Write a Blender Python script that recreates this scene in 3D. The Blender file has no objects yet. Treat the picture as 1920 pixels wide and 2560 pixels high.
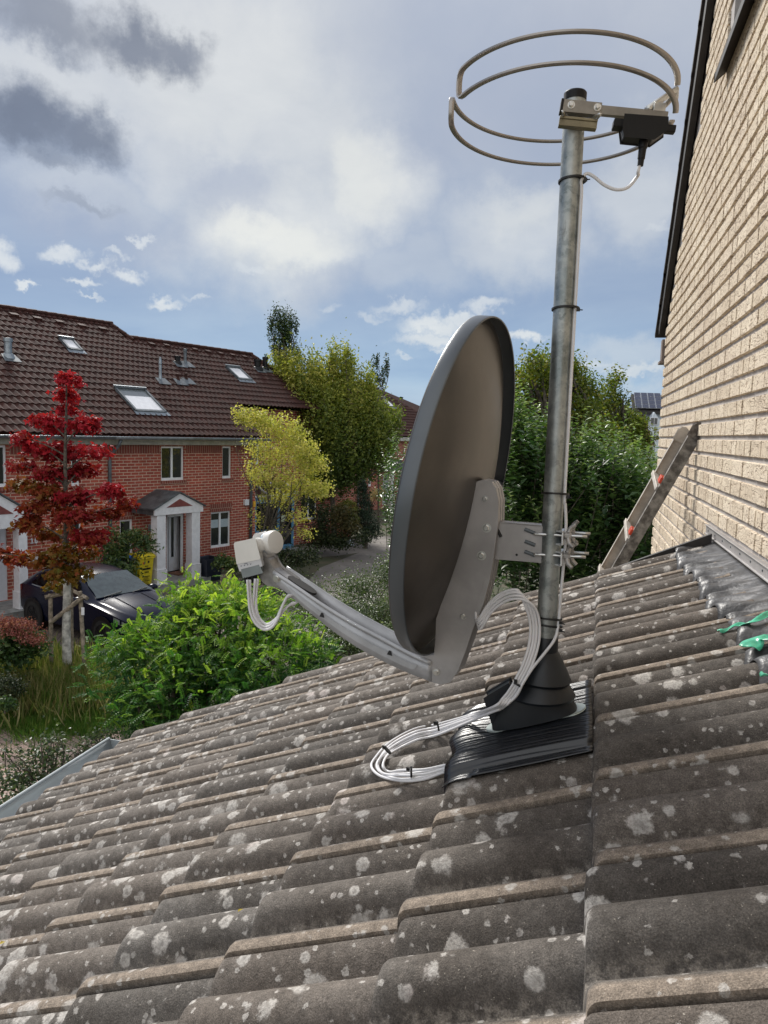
import bpy, math, random
import numpy as np
from math import radians as R, sin, cos, pi

# ------------------------------------------------------------------ camera
FPX = 1880.0; CX, CY = 960.0, 1280.0            # focal length and centre in pixels of the 1920x2560 picture
RHO = math.atan(.03)
_yh = 1095 + .03*(CX-1457)
TH = math.atan((CY-_yh)*cos(RHO)/FPX)
_k = np.array([0, cos(TH), -sin(TH)]); _r = np.array([1., 0, 0]); _d = np.cross(_k, _r)
if _d[2] > 0: _d = -_d
_i = cos(RHO)*_r - sin(RHO)*_d; _j = sin(RHO)*_r + cos(RHO)*_d
_v = ((1457-CX)/FPX)*_i + ((1095-CY)/FPX)*_j + _k
YAW = math.atan2(_v[0], _v[1])
_RZ = np.array([[cos(YAW), -sin(YAW), 0], [sin(YAW), cos(YAW), 0], [0, 0, 1]])
CI, CJ, CK = _RZ@_i, _RZ@_j, _RZ@_k
CAM = np.array([0, 0, 4.8])
from mathutils import Matrix, Vector
scn = bpy.context.scene
cd = bpy.data.cameras.new("camera"); co = bpy.data.objects.new("camera", cd)
scn.collection.objects.link(co); scn.camera = co
m = Matrix(((CI[0], -CJ[0], -CK[0], CAM[0]), (CI[1], -CJ[1], -CK[1], CAM[1]), (CI[2], -CJ[2], -CK[2], CAM[2]), (0, 0, 0, 1)))
co.matrix_world = m
cd.sensor_fit = 'VERTICAL'; cd.sensor_height = 36.0; cd.lens = 36.0*FPX/2560; cd.clip_start = .05; cd.clip_end = 3000
scn.render.resolution_x, scn.render.resolution_y = 768, 1024

def ray(x, y): return ((x-CX)/FPX)*CI + ((y-CY)/FPX)*CJ + CK
def U(x, y, d): return CAM + ray(x, y)*d                      # a point seen at a pixel, d metres deep
def hit(x, y, n, dd):
    r = ray(x, y); n = np.array(n, float); return CAM + r*((dd-n@CAM)/(n@r))
def G(x, y, z=0): return hit(x, y, (0, 0, 1), z)

# ------------------------------------------------------------------ light
scn.view_settings.view_transform = 'Standard'; scn.view_settings.look = 'None'
scn.view_settings.gamma = 1; scn.view_settings.exposure = 0.55
SUNDIR = ray(560, 330); SUNDIR = SUNDIR/np.linalg.norm(SUNDIR)
SUNDIR = np.array([-.50, .56, .66]); SUNDIR /= np.linalg.norm(SUNDIR)
sl = bpy.data.lights.new("sun", 'SUN'); sl.energy = 3.2; sl.angle = R(16); sl.color = (1, .96, .9)
so = bpy.data.objects.new("sun", sl); scn.collection.objects.link(so)
so.rotation_euler = Vector(SUNDIR).to_track_quat('Z', 'Y').to_euler()
W = bpy.data.worlds.new("World"); scn.world = W; W.use_nodes = True
try: W.cycles.sampling_method = 'MANUAL'; W.cycles.sample_map_resolution = 512
except Exception: pass

class NT:
    def __init__(s, t): s.t = t; s.n = t.nodes; s.l = t.links
    def new(s, ty, **kw):
        n = s.n.new(ty)
        for k, v in kw.items():
            if k.startswith('i_'): n.inputs[k[2:]].default_value = v
            else: setattr(n, k, v)
        return n
    def put(s, a, b):
        if hasattr(a, 'is_linked') or isinstance(a, bpy.types.NodeSocket): s.l.new(a, b)
        else:
            try: b.default_value = a
            except Exception: b.default_value = (a, a, a) if isinstance(a, (int, float)) else tuple(a)+(1,)
    def math(s, op, a, b=None, c=None, clamp=False):
        n = s.new('ShaderNodeMath', operation=op, use_clamp=clamp); s.put(a, n.inputs[0])
        if b is not None: s.put(b, n.inputs[1])
        if c is not None: s.put(c, n.inputs[2])
        return n.outputs[0]
    def vmath(s, op, a, b=None, out=0):
        n = s.new('ShaderNodeVectorMath', operation=op); s.put(a, n.inputs[0])
        if b is not None: s.put(b, n.inputs[3] if op == 'SCALE' else n.inputs[1])
        return n.outputs[out]
    def mix(s, f, a, b, ty='MIX'):
        n = s.new('ShaderNodeMixRGB', blend_type=ty); s.put(f, n.inputs[0])
        for v, i in ((a, 1), (b, 2)):
            if isinstance(v, bpy.types.NodeSocket): s.l.new(v, n.inputs[i])
            else: n.inputs[i].default_value = tuple(v)[:3]+(1,)
        return n.outputs[0]
    def noise(s, vec, scale, detail=4, rough=.55, dist=0, out=0):
        n = s.new('ShaderNodeTexNoise'); n.inputs['Scale'].default_value = scale; n.inputs['Detail'].default_value = detail
        n.inputs['Roughness'].default_value = rough; n.inputs['Distortion'].default_value = dist
        if vec is not None: s.l.new(vec, n.inputs['Vector'])
        return n.outputs[out]
    def ramp(s, f, stops, interp='LINEAR'):
        n = s.new('ShaderNodeValToRGB'); r = n.color_ramp; r.interpolation = interp
        while len(r.elements) < len(stops): r.elements.new(.5)
        for e, (p, c) in zip(r.elements, stops):
            e.position = p; e.color = (c, c, c, 1) if isinstance(c, (int, float)) else tuple(c)+(1,)
        s.l.new(f, n.inputs[0]); return n.outputs[0]
    def smooth(s, f, a, b):
        n = s.new('ShaderNodeMapRange', interpolation_type='SMOOTHSTEP', clamp=True); s.put(f, n.inputs[0])
        n.inputs[1].default_value = a; n.inputs[2].default_value = b; return n.outputs[0]

def build_world():
    t = NT(W.node_tree); t.n.clear()
    g = t.new('ShaderNodeTexCoord').outputs['Generated']
    d = t.vmath('NORMALIZE', g)
    sx = t.new('ShaderNodeSeparateXYZ'); t.l.new(d, sx.inputs[0]); x, y, z = sx.outputs
    az = t.math('ARCTAN2', x, y); el = t.math('ARCSINE', z)
    cb = t.new('ShaderNodeCombineXYZ'); t.l.new(az, cb.inputs[0]); t.l.new(el, cb.inputs[1]); ae = cb.outputs[0]
    # cloud deck coordinates: direction projected on a flat deck
    zz = t.math('ADD', t.math('MAXIMUM', z, 0.0), .22)
    dk = t.new('ShaderNodeCombineXYZ'); t.l.new(t.math('DIVIDE', x, zz), dk.inputs[0]); t.l.new(t.math('DIVIDE', y, zz), dk.inputs[1])
    n1 = t.noise(dk.outputs[0], 1.1, 6, .55, .3); n2 = t.noise(dk.outputs[0], 3.2, 8, .6, .2)
    warp = t.vmath('SCALE', t.vmath('SUBTRACT', t.noise(ae, 9, 7, .62, 0, 1), (.5, .5, .5)), .16)
    aw = t.vmath('ADD', ae, warp)
    warp2 = t.vmath('SCALE', t.vmath('SUBTRACT', t.noise(ae, 30, 7, .62, 0, 1), (.5, .5, .5)), .06)
    aw2 = t.vmath('ADD', ae, warp2)
    def blobs(vec, L, soft=1.0):
        acc = None
        for px, py, rx, ry, s in L:
            r = ray(px, py); r = r/np.linalg.norm(r); a = math.atan2(r[0], r[1]); e = math.asin(r[2])
            kx = rx/FPX/cos(e)*.97; ky = ry/FPX
            q = t.vmath('MULTIPLY', t.vmath('SUBTRACT', vec, (a, e, 0)), (1/kx, 1/ky, 0))
            l = t.vmath('LENGTH', q, None, 1)
            v = t.math('MULTIPLY', t.smooth(l, 1.25*soft, .25), s)
            acc = v if acc is None else t.math('MAXIMUM', acc, v)
        return acc
    # base: Nishita blue below, grey-lilac veil above
    sky = t.new('ShaderNodeTexSky', sky_type='NISHITA'); sky.sun_disc = False
    sky.sun_elevation = math.asin(SUNDIR[2]); sky.sun_rotation = math.atan2(SUNDIR[0], SUNDIR[1]); sky.air_density = 1; sky.dust_density = .6; sky.ozone_density = 2
    hue = t.ramp(el, [(0, (.44, .56, .70)), (.07, (.31, .45, .63)), (.17, (.29, .38, .53)), (.35, (.39, .44, .53)), (.55, (.50, .54, .61)), (1, (.46, .49, .57))])
    veil = t.ramp(n1, [(.35, (.84, .89, .98)), (.62, (1.18, 1.14, 1.10))])
    base = t.mix(1, hue, veil, 'MULTIPLY')
    glow = blobs(aw, [(690, 560, 330, 190, .9), (640, 560, 150, 90, 1), (560, 170, 470, 260, .9), (760, 340, 260, 200, .8), (930, 430, 180, 170, .85), (470, 380, 200, 160, .65),
                      (1280, 590, 230, 130, .62), (1010, 650, 260, 100, .35), (1590, 480, 150, 140, .6), (150, 180, 260, 90, .75), (230, 470, 220, 90, .45), (800, 260, 220, 120, .6), (1580, 900, 160, 50, .4)])
    base = t.mix(glow, base, t.mix(n2, (.54, .57, .60), (.90, .90, .86)))
    gl2 = blobs(aw, [(720, 590, 190, 60, .5), (900, 440, 90, 100, .4), (1330, 520, 100, 70, .25)])
    base = t.mix(gl2, base, (.92, .91, .82))
    patch = blobs(aw, [(560, 460, 120, 80, .5), (1090, 250, 120, 150, .35), (1330, 200, 260, 170, .4), (850, 700, 180, 60, .3), (250, 560, 260, 80, .5), (1000, 120, 240, 120, .3)])
    base = t.mix(patch, base, (.36, .41, .53))
    dark = blobs(aw, [(330, 80, 130, 60, .95), (440, 95, 100, 50, .9), (130, 40, 150, 60, .75), (70, 300, 150, 80, 1), (200, 320, 100, 70, .95), (-150, 290, 150, 90, .9), (110, 380, 90, 30, .6), (200, 500, 80, 18, .35)])
    base = t.mix(t.math('MULTIPLY', dark, .9), base, t.mix(n2, (.075, .095, .14), (.19, .22, .29)))
    puff = blobs(aw2, [(160, 640, 50, 20, .9), (235, 668, 42, 14, .8), (290, 640, 34, 10, .6), (205, 705, 44, 11, .8), (320, 690, 42, 17, .85), (5, 640, 34, 34, .9), (415, 750, 48, 14, .95), (70, 722, 30, 9, .9),
                       (350, 598, 30, 10, .8), (620, 678, 45, 13, .55), (500, 740, 30, 8, .5), (1000, 768, 65, 20, .7), (1085, 815, 100, 24, 1), (1080, 845, 110, 20, .9), (1150, 800, 70, 20, .9), (1215, 768, 60, 20, .75), (1310, 838, 75, 16, .95),
                       (1120, 870, 70, 10, .7), (930, 790, 40, 12, .5), (1470, 905, 70, 12, .6), (1590, 920, 110, 12, .6), (820, 770, 30, 12, .4), (1640, 570, 50, 9, .35), (1010, 893, 30, 8, .5), (230, 740, 30, 6, .6)])
    base = t.mix(puff, base, t.mix(n2, (.56, .61, .67), (.86, .87, .85)))
    bk = t.smooth(t.vmath('DOT_PRODUCT', d, tuple(float(c) for c in (-CK+np.array([0, 0, .35]))), 1), .1, .9)
    base = t.mix(bk, base, (1.15, 1.15, 1.15))  # unseen sky behind the camera brightened, added fill for surfaces facing it
    b1 = t.new('ShaderNodeBackground', i_Strength=.1); t.l.new(sky.outputs[0], b1.inputs[0])
    b2 = t.new('ShaderNodeBackground', i_Strength=.67); t.l.new(base, b2.inputs[0])
    ms = t.new('ShaderNodeMixShader'); ms.inputs[0].default_value = .92; t.l.new(b1.outputs[0], ms.inputs[1]); t.l.new(b2.outputs[0], ms.inputs[2])
    t.l.new(ms.outputs[0], t.new('ShaderNodeOutputWorld').inputs[0])
build_world()

# ------------------------------------------------------------------ helpers
rnd = random.Random(7); npr = np.random.default_rng(7)
COL = scn.collection
def prop(o, label=None, cat=None, group=None, kind=None):
    if label: o['label'] = label
    if cat: o['category'] = cat
    if group: o['group'] = group
    if kind: o['kind'] = kind
    return o
def thing(name, loc, label, cat, group=None):
    o = bpy.data.objects.new(name, None); COL.objects.link(o); o.location = tuple(float(c) for c in loc); o.empty_display_size = .1
    return prop(o, label, cat, group)
def worldloc(o):
    p = Vector((0, 0, 0))
    while o: p += Vector(o.location); o = o.parent
    return p
def link(name, me, mat, parent=None, smooth=False, bevel=0, sub=0, solid=0, auto=None, segs=2):
    o = bpy.data.objects.new(name, me); COL.objects.link(o)
    if mat: me.materials.append(mat)
    if parent is not None:
        o.parent = parent; o.location = -worldloc(parent)
    if smooth or auto is not None:
        me.shade_smooth()
        if auto is not None:
            try: me.set_sharp_from_angle(angle=R(auto))
            except Exception: pass
    if solid:
        q = o.modifiers.new('solid', 'SOLIDIFY'); q.thickness = solid; q.offset = 0
    if bevel:
        q = o.modifiers.new('bevel', 'BEVEL'); q.width = bevel; q.segments = segs; q.limit_method = 'ANGLE'; q.angle_limit = R(35)
    if sub:
        q = o.modifiers.new('sub', 'SUBSURF'); q.levels = sub; q.render_levels = sub
    return o
class MB:
    def __init__(s): s.v = []; s.f = []; s.c = []
    def add(s, vs, fs, c=0.0):
        b = len(s.v); s.v += [tuple(float(q) for q in p) for p in vs]; s.f += [tuple(b+i for i in f) for f in fs]; s.c += [c]*len(vs)
        return s
    def box(s, c, size, ax=None, cc=0.0):
        c = np.array(c, float); A = np.eye(3) if ax is None else np.array(ax, float)
        h = np.array(size)/2; vs = []
        for dx in (-1, 1):
            for dy in (-1, 1):
                for dz in (-1, 1): vs.append(c+A[0]*dx*h[0]+A[1]*dy*h[1]+A[2]*dz*h[2])
        F_ = [(0, 1, 3, 2), (4, 6, 7, 5), (0, 4, 5, 1), (2, 3, 7, 6), (0, 2, 6, 4), (1, 5, 7, 3)]
        if np.linalg.det(A) < 0: F_ = [f[::-1] for f in F_]
        return s.add(vs, F_, cc)
    def box2(s, lo, hi, cc=0.0):
        lo = np.array(lo, float); hi = np.array(hi, float); return s.box((lo+hi)/2, hi-lo, None, cc)
    def prism(s, poly, ext, cc=0.0):             # 3D polygon extruded by a vector
        poly = [np.array(p, float) for p in poly]; e = np.array(ext, float); n = len(poly)
        nn = sum(np.cross(poly[i]-poly[0], poly[(i+1) % n]-poly[0]) for i in range(n))
        if nn@e > 0: poly = poly[::-1]
        vs = poly+[p+e for p in poly]
        fs = [tuple(range(n)), tuple(range(2*n-1, n-1, -1))]+[(i, n+i, n+(i+1) % n, (i+1) % n)[::-1] for i in range(n)]
        return s.add(vs, [f for f in fs], cc)
    def tube(s, path, r, n=8, cc=0.0, cap=True, prof=None):
        P = [np.array(p, float) for p in path]; m_ = len(P); rr = r if hasattr(r, '__len__') else [r]*m_
        T = [P[min(i+1, m_-1)]-P[max(i-1, 0)] for i in range(m_)]; T = [q/(np.linalg.norm(q)+1e-12) for q in T]
        a = np.cross(T[0], (0, 0, 1)); a = a if np.linalg.norm(a) > .1 else np.cross(T[0], (1, 0, 0)); a /= np.linalg.norm(a)
        vs = []
        for i in range(m_):
            a = a-T[i]*(a@T[i]); a /= np.linalg.norm(a)+1e-12; b = np.cross(T[i], a)
            for k in range(n):
                if prof: pa, pb = prof[k]; vs.append(P[i]+a*pa+b*pb)
                else: vs.append(P[i]+(a*cos(2*pi*k/n)+b*sin(2*pi*k/n))*rr[i])
        fs = [(i*n+k, i*n+(k+1) % n, (i+1)*n+(k+1) % n, (i+1)*n+k) for i in range(m_-1) for k in range(n)]
        if cap: fs += [tuple(range(n))[::-1], tuple((m_-1)*n+k for k in range(n))]
        return s.add(vs, fs, cc)
    def lathe(s, prof, c, axis=(0, 0, 1), n=24, cc=0.0, sx=1.0, sy=1.0, xdir=None):
        ax = np.array(axis, float); ax /= np.linalg.norm(ax)
        a = np.array(xdir, float) if xdir is not None else np.cross(ax, (0, 1, 0))
        if np.linalg.norm(a) < .1: a = np.cross(ax, (1, 0, 0))
        a -= ax*(a@ax); a /= np.linalg.norm(a); b = np.cross(ax, a); c = np.array(c, float)
        vs = [c+ax*h+(a*cos(2*pi*k/n)*sx+b*sin(2*pi*k/n)*sy)*r for r, h in prof for k in range(n)]
        m_ = len(prof)
        fs = [(i*n+k, i*n+(k+1) % n, (i+1)*n+(k+1) % n, (i+1)*n+k) for i in range(m_-1) for k in range(n)]
        fs += [tuple(range(n))[::-1], tuple((m_-1)*n+k for k in range(n))]
        return s.add(vs, fs, cc)
    def grid(s, P, cc=0.0, flip=False):          # P[i][j] points
        P = np.asarray(P, float); a, b = P.shape[:2]
        q = [(i*b+j, i*b+j+1, (i+1)*b+j+1, (i+1)*b+j) for i in range(a-1) for j in range(b-1)]
        if flip: q = [f[::-1] for f in q]
        return s.add(P.reshape(-1, 3), q, cc)
    def build(s, name, mat, parent=None, **kw):
        me = bpy.data.meshes.new(name); me.from_pydata(s.v, [], s.f); me.update()
        at = me.attributes.new('rnd', 'FLOAT', 'POINT'); at.data.foreach_set('value', np.array(s.c, dtype=np.float32))
        return link(name, me, mat, parent, **kw)
def catmull(P, n=8):
    P = [np.array(p, float) for p in P]; P = [2*P[0]-P[1]]+P+[2*P[-1]-P[-2]]; out = []
    for i in range(1, len(P)-2):
        for k in range(n):
            t = k/n; out.append(.5*((2*P[i])+(-P[i-1]+P[i+1])*t+(2*P[i-1]-5*P[i]+4*P[i+1]-P[i+2])*t*t+(-P[i-1]+3*P[i]-3*P[i+1]+P[i+2])*t**3))
    out.append(P[-2]); return out

# ------------------------------------------------------------------ materials
def mat(name, col, rough=.6, metal=0, var=.12, vscale=8, bump=0, bscale=60, col2=None, spec=None, coat=0):
    M = bpy.data.materials.new(name); M.use_nodes = True; t = NT(M.node_tree); b = t.n['Principled BSDF']
    g = t.new('ShaderNodeTexCoord').outputs['Object']
    n = t.noise(g, vscale, 5, .6)
    c2 = col2 if col2 is not None else tuple(c*(1-var*2) for c in col)
    c1 = col if col2 is not None else tuple(min(1, c*(1+var)) for c in col)
    t.l.new(t.mix(t.smooth(n, .35, .68), c2, c1), b.inputs['Base Color'])
    b.inputs['Roughness'].default_value = rough; b.inputs['Metallic'].default_value = metal
    if spec is not None: b.inputs['Specular IOR Level'].default_value = spec
    if coat: b.inputs['Coat Weight'].default_value = coat; b.inputs['Coat Roughness'].default_value = .05
    if bump:
        bp = t.new('ShaderNodeBump'); bp.inputs['Strength'].default_value = bump; bp.inputs['Distance'].default_value = .01
        t.l.new(t.noise(g, bscale, 4, .6), bp.inputs['Height']); t.l.new(bp.outputs[0], b.inputs['Normal'])
    return M
def leafmat(name, cols, rough=.5, trans=.25, spec=.4):
    M = bpy.data.materials.new(name); M.use_nodes = True; t = NT(M.node_tree); b = t.n['Principled BSDF']
    a = t.new('ShaderNodeAttribute', attribute_name='rnd').outputs['Fac']
    n = len(cols); c = t.ramp(a, [(i/(n-1), q) for i, q in enumerate(cols)])
    t.l.new(c, b.inputs['Base Color']); b.inputs['Roughness'].default_value = rough; b.inputs['Specular IOR Level'].default_value = spec
    tr = t.new('ShaderNodeBsdfTranslucent'); t.l.new(t.mix(1, c, (1.3, 1.5, .7), 'MULTIPLY'), tr.inputs[0])
    ms = t.new('ShaderNodeMixShader'); ms.inputs[0].default_value = trans
    t.l.new(b.outputs[0], ms.inputs[1]); t.l.new(tr.outputs[0], ms.inputs[2]); t.l.new(ms.outputs[0], t.n['Material Output'].inputs[0])
    return M
MT = {}
MT['white'] = mat('white_paint', (.74, .75, .78), .45, var=.04)
MT['pvc'] = mat('white_pvc', (.80, .82, .84), .3, var=.03)
MT['zinc'] = mat('zinc_sheet', (.30, .34, .37), .4, .6, var=.12, vscale=6)
MT['darkzinc'] = mat('weathered_zinc', (.13, .15, .165), .5, .3, var=.15)
MT['cable'] = mat('white_cable', (.72, .72, .74), .38, var=.03)
MT['black'] = mat('black_plastic', (.006, .006, .007), .45, var=.1, spec=.3)
MT['tie'] = mat('black_tie', (.01, .01, .01), .5)
MT['steel'] = mat('bright_steel', (.62, .62, .60), .28, .95, var=.08)
MT['alu'] = mat('painted_bracket_grey', (.40, .39, .39), .42, .25, var=.10, vscale=7)
MT['arm'] = mat('painted_arm_silver', (.48, .49, .51), .38, .3, var=.10, vscale=7)
MT['wood'] = mat('weathered_wood', (.30, .25, .19), .8, var=.25, vscale=14, bump=.4)
MT['darkwood'] = mat('dark_stained_board', (.022, .019, .018), .6, var=.2, vscale=10)
MT['bark'] = mat('tree_bark', (.10, .085, .065), .9, var=.3, vscale=20, bump=.5, bscale=40)
MT['palebark'] = mat('pale_painted_bark', (.50, .49, .45), .8, var=.25, vscale=9, bump=.4, bscale=30)
MT['glass'] = mat('window_glass', (.012, .016, .018), .06, 0, var=.2, spec=.8)
MT['interior'] = mat('dark_interior', (.02, .02, .02), .8)

def link_bricks(name, cols, mortar, bw, bh, ms, uvec, bump=.6, rough=.85, stain=None):
    M = bpy.data.materials.new(name); M.use_nodes = True; t = NT(M.node_tree); b = t.n['Principled BSDF']
    g = t.new('ShaderNodeTexCoord').outputs['Object']
    u = t.vmath('DOT_PRODUCT', g, uvec, 1); sp = t.new('ShaderNodeSeparateXYZ'); t.l.new(g, sp.inputs[0])
    cb = t.new('ShaderNodeCombineXYZ'); t.l.new(u, cb.inputs[0]); t.l.new(sp.outputs[2], cb.inputs[1])
    br = t.new('ShaderNodeTexBrick'); t.l.new(cb.outputs[0], br.inputs['Vector'])
    br.inputs['Scale'].default_value = 1; br.inputs['Brick Width'].default_value = bw; br.inputs['Row Height'].default_value = bh
    br.inputs['Mortar Size'].default_value = ms; br.inputs['Mortar Smooth'].default_value = .15; br.inputs['Bias'].default_value = 0
    br.inputs['Color1'].default_value = tuple(cols[0])+(1,); br.inputs['Color2'].default_value = tuple(cols[1])+(1,); br.inputs['Mortar'].default_value = tuple(mortar)+(1,)
    n = t.noise(g, 1.3, 5, .6); n2 = t.noise(g, 30, 4, .6)
    c = t.mix(1, br.outputs['Color'], t.ramp(n, [(.3, .78), (.7, 1.15)]), 'MULTIPLY')
    c = t.mix(1, c, t.ramp(n2, [(.25, .8), (.75, 1.15)]), 'MULTIPLY')
    t.l.new(c, b.inputs['Base Color']); b.inputs['Roughness'].default_value = rough
    bp = t.new('ShaderNodeBump', invert=True); bp.inputs['Strength'].default_value = bump; bp.inputs['Distance'].default_value = .012
    t.l.new(br.outputs['Fac'], bp.inputs['Height']); t.l.new(bp.outputs[0], b.inputs['Normal'])
    return M
AZF = R(20.65); FV = np.array([sin(AZF), cos(AZF), 0]); NV = np.array([cos(AZF), -sin(AZF), 0]); ZV = np.array([0, 0, 1.])
DF = float(G(404, 1473)@NV - 1.1)
MT['brick'] = link_bricks('red_brick', ((.42, .090, .056), (.29, .062, .043)), (.62, .48, .37), .27, .0893, .009, tuple(FV+NV))
MT['soldier'] = link_bricks('red_soldier_brick', ((.25, .06, .042), (.20, .047, .035)), (.40, .29, .22), .0893, .30, .008, tuple(FV+NV))

def tilemat():
    M = bpy.data.materials.new('weathered_concrete_tile'); M.use_nodes = True; t = NT(M.node_tree); b = t.n['Principled BSDF']
    g = t.new('ShaderNodeTexCoord').outputs['Object']
    lip = t.new('ShaderNodeAttribute', attribute_name='lip').outputs['Fac']
    dust = t.new('ShaderNodeAttribute', attribute_name='dust').outputs['Fac']
    tr = t.new('ShaderNodeAttribute', attribute_name='rnd').outputs['Fac']
    sp = t.new('ShaderNodeSeparateXYZ'); t.l.new(g, sp.inputs[0])
    big = t.noise(g, 5, 5, .6); fine = t.noise(g, 420, 3, .7); med = t.noise(g, 60, 5, .65)
    c = t.mix(t.smooth(big, .3, .7), (.070, .061, .053), (.125, .114, .103))
    c = t.mix(t.math('MULTIPLY', tr, .55), c, (.155, .13, .11))
    c = t.mix(t.smooth(sp.outputs[0], .1, -1.2), c, t.mix(1, c, (1.35, 1.38, 1.40), 'MULTIPLY'))
    c = t.mix(t.math('MULTIPLY', lip, .9), c, t.mix(med, (.20, .163, .130), (.285, .238, .192)))
    dn = t.math('MULTIPLY', dust, t.smooth(med, .42, .6))
    c = t.mix(t.math('MULTIPLY', dn, .5), c, (.30, .27, .23))
    c = t.mix(1, c, t.ramp(fine, [(.3, .55), (.5, 1.0), (.68, 1.5)]), 'MULTIPLY')
    c = t.mix(1, c, t.ramp(med, [(.3, .72), (.7, 1.28)]), 'MULTIPLY')
    # pale grains
    c = t.mix(t.smooth(t.noise(g, 260, 2, .5), .70, .76), c, (.42, .38, .32))
    # lichen rosettes
    w = t.vmath('ADD', g, t.vmath('SCALE', t.vmath('SUBTRACT', t.noise(g, 90, 5, .75, 0, 1), (.5, .5, .5)), .016))
    clus = t.noise(g, 4.5, 3, .6)
    wb = t.vmath('ADD', w, t.vmath('SCALE', t.vmath('SUBTRACT', t.noise(g, 26, 6, .75, 0, 1), (.5, .5, .5)), .045))
    def spots(scale, thr, rad, off):
        vo = t.new('ShaderNodeTexVoronoi', voronoi_dimensions='3D'); vo.inputs['Scale'].default_value = scale
        t.l.new(t.vmath('ADD', wb if scale < 18 else w, off), vo.inputs['Vector'])
        cs = t.new('ShaderNodeSeparateXYZ'); t.l.new(vo.outputs['Color'], cs.inputs[0])
        r = t.math('MULTIPLY', cs.outputs[1], rad)
        inside = t.smooth(t.math('SUBTRACT', r, vo.outputs['Distance']), -.03, .10)
        gate = t.smooth(t.math('ADD', t.math('ADD', cs.outputs[0], t.math('MULTIPLY', t.math('SUBTRACT', clus, .5), 1.3)), t.math('MULTIPLY', t.smooth(sp.outputs[0], .1, -1.0), .22)), thr, thr+.02)
        ring = t.ramp(t.math('DIVIDE', vo.outputs['Distance'], t.math('ADD', r, .001)), [(0, .80), (.3, .9), (.5, 1.05), (.8, 1.15), (1, .95)])
        return t.math('MULTIPLY', inside, gate), ring
    tint = t.ramp(t.noise(g, 9, 3, .6), [(.35, (.56, .53, .49)), (.55, (.48, .46, .43)), (.7, (.52, .46, .43))])
    for sc, th, ra, of, st in ((15, .50, .44, (0, 0, 0), .9), (25, .50, .44, (3.3, 1.2, 5), .85), (10, .74, .36, (1.3, 7.2, 2), .8), (60, .66, .42, (8.3, 1.2, 5), .85)):
        msk, ring = spots(sc, th, ra, of)
        msk = t.math('MULTIPLY', msk, t.ramp(t.noise(g, 150, 3, .7), [(.32, .35), (.6, 1)]))
        c = t.mix(t.math('MULTIPLY', msk, st), c, t.mix(1, tint, ring, 'MULTIPLY'))
    t.l.new(c, b.inputs['Base Color']); b.inputs['Roughness'].default_value = .88; b.inputs['Specular IOR Level'].default_value = .25
    bp = t.new('ShaderNodeBump'); bp.inputs['Strength'].default_value = .55; bp.inputs['Distance'].default_value = .004
    t.l.new(t.math('ADD', t.noise(g, 300, 3, .7), t.math('MULTIPLY', med, 1.0)), bp.inputs['Height']); t.l.new(bp.outputs[0], b.inputs['Normal'])
    return M
MT['tile'] = tilemat()

# ------------------------------------------------------------------ ground (setting)
def sheet(name, pts, z, m, kind='structure'):
    mb = MB(); P = [(p[0], p[1], z) for p in pts]
    a = sum(P[i][0]*P[(i+1) % len(P)][1]-P[(i+1) % len(P)][0]*P[i][1] for i in range(len(P)))
    if a < 0: P = P[::-1]
    mb.add(P, [tuple(range(len(P)))]); o = mb.build(name, m); return prop(o, kind=kind)
def gp(*L): return [G(x, y) for x, y in L]
def sn(s, n, z=0): return FV*s+NV*(DF+n)+ZV*z
MT['soil'] = mat('garden_soil', (.085, .075, .045), .95, var=.3, vscale=1.2, bump=.8, bscale=12, col2=(.045, .055, .025))
MT['path'] = mat('worn_grey_path', (.215, .195, .175), .9, var=.15, vscale=1.5, bump=.4, bscale=40, col2=(.15, .135, .12))
def pavermat(name, c1, c2, mor, bw, bh, rot, moss=0):
    M = bpy.data.materials.new(name); M.use_nodes = True; t = NT(M.node_tree); b = t.n['Principled BSDF']
    g = t.new('ShaderNodeTexCoord').outputs['Object']
    mp = t.new('ShaderNodeMapping'); mp.inputs['Rotation'].default_value = (0, 0, rot); t.l.new(g, mp.inputs[0])
    br = t.new('ShaderNodeTexBrick'); t.l.new(mp.outputs[0], br.inputs['Vector']); br.inputs['Scale'].default_value = 1
    br.inputs['Brick Width'].default_value = bw; br.inputs['Row Height'].default_value = bh; br.inputs['Mortar Size'].default_value = .008; br.inputs['Bias'].default_value = 0
    br.inputs['Color1'].default_value = c1+(1,); br.inputs['Color2'].default_value = c2+(1,); br.inputs['Mortar'].default_value = mor+(1,)
    n = t.noise(g, .9, 6, .65)
    c = t.mix(1, br.outputs[0], t.ramp(n, [(.3, .75), (.7, 1.15)]), 'MULTIPLY')
    if moss: c = t.mix(t.math('MULTIPLY', t.smooth(t.noise(g, 2.2, 6, .7), .52, .64), moss), c, (.09, .12, .03))
    t.l.new(c, b.inputs['Base Color']); b.inputs['Roughness'].default_value = .9
    bp = t.new('ShaderNodeBump', invert=True); bp.inputs['Strength'].default_value = .6; bp.inputs['Distance'].default_value = .01
    t.l.new(br.outputs['Fac'], bp.inputs['Height']); t.l.new(bp.outputs[0], b.inputs['Normal'])
    return M
MT['drive'] = pavermat('brick_driveway', (.20, .155, .135), (.155, .125, .11), (.06, .055, .045), .21, .105, AZF+.78)
MT['pave'] = pavermat('pink_pavers', (.44, .31, .26), (.36, .27, .235), (.13, .12, .07), .21, .105, .4, .5)
sheet('ground', [(-400, -60), (400, -60), (400, 900), (-400, 900)], 0, MT['soil'])
sheet('driveway', [sn(-6, -1.5), sn(-6, 7.1), sn(7.2, 7.2), sn(8.6, 7.0), sn(12.2, 6.7), sn(14.2, 5.0), sn(15.0, 3.2), sn(14.2, .05), sn(14.2, -1.5)], .004, MT['drive'])
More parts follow.
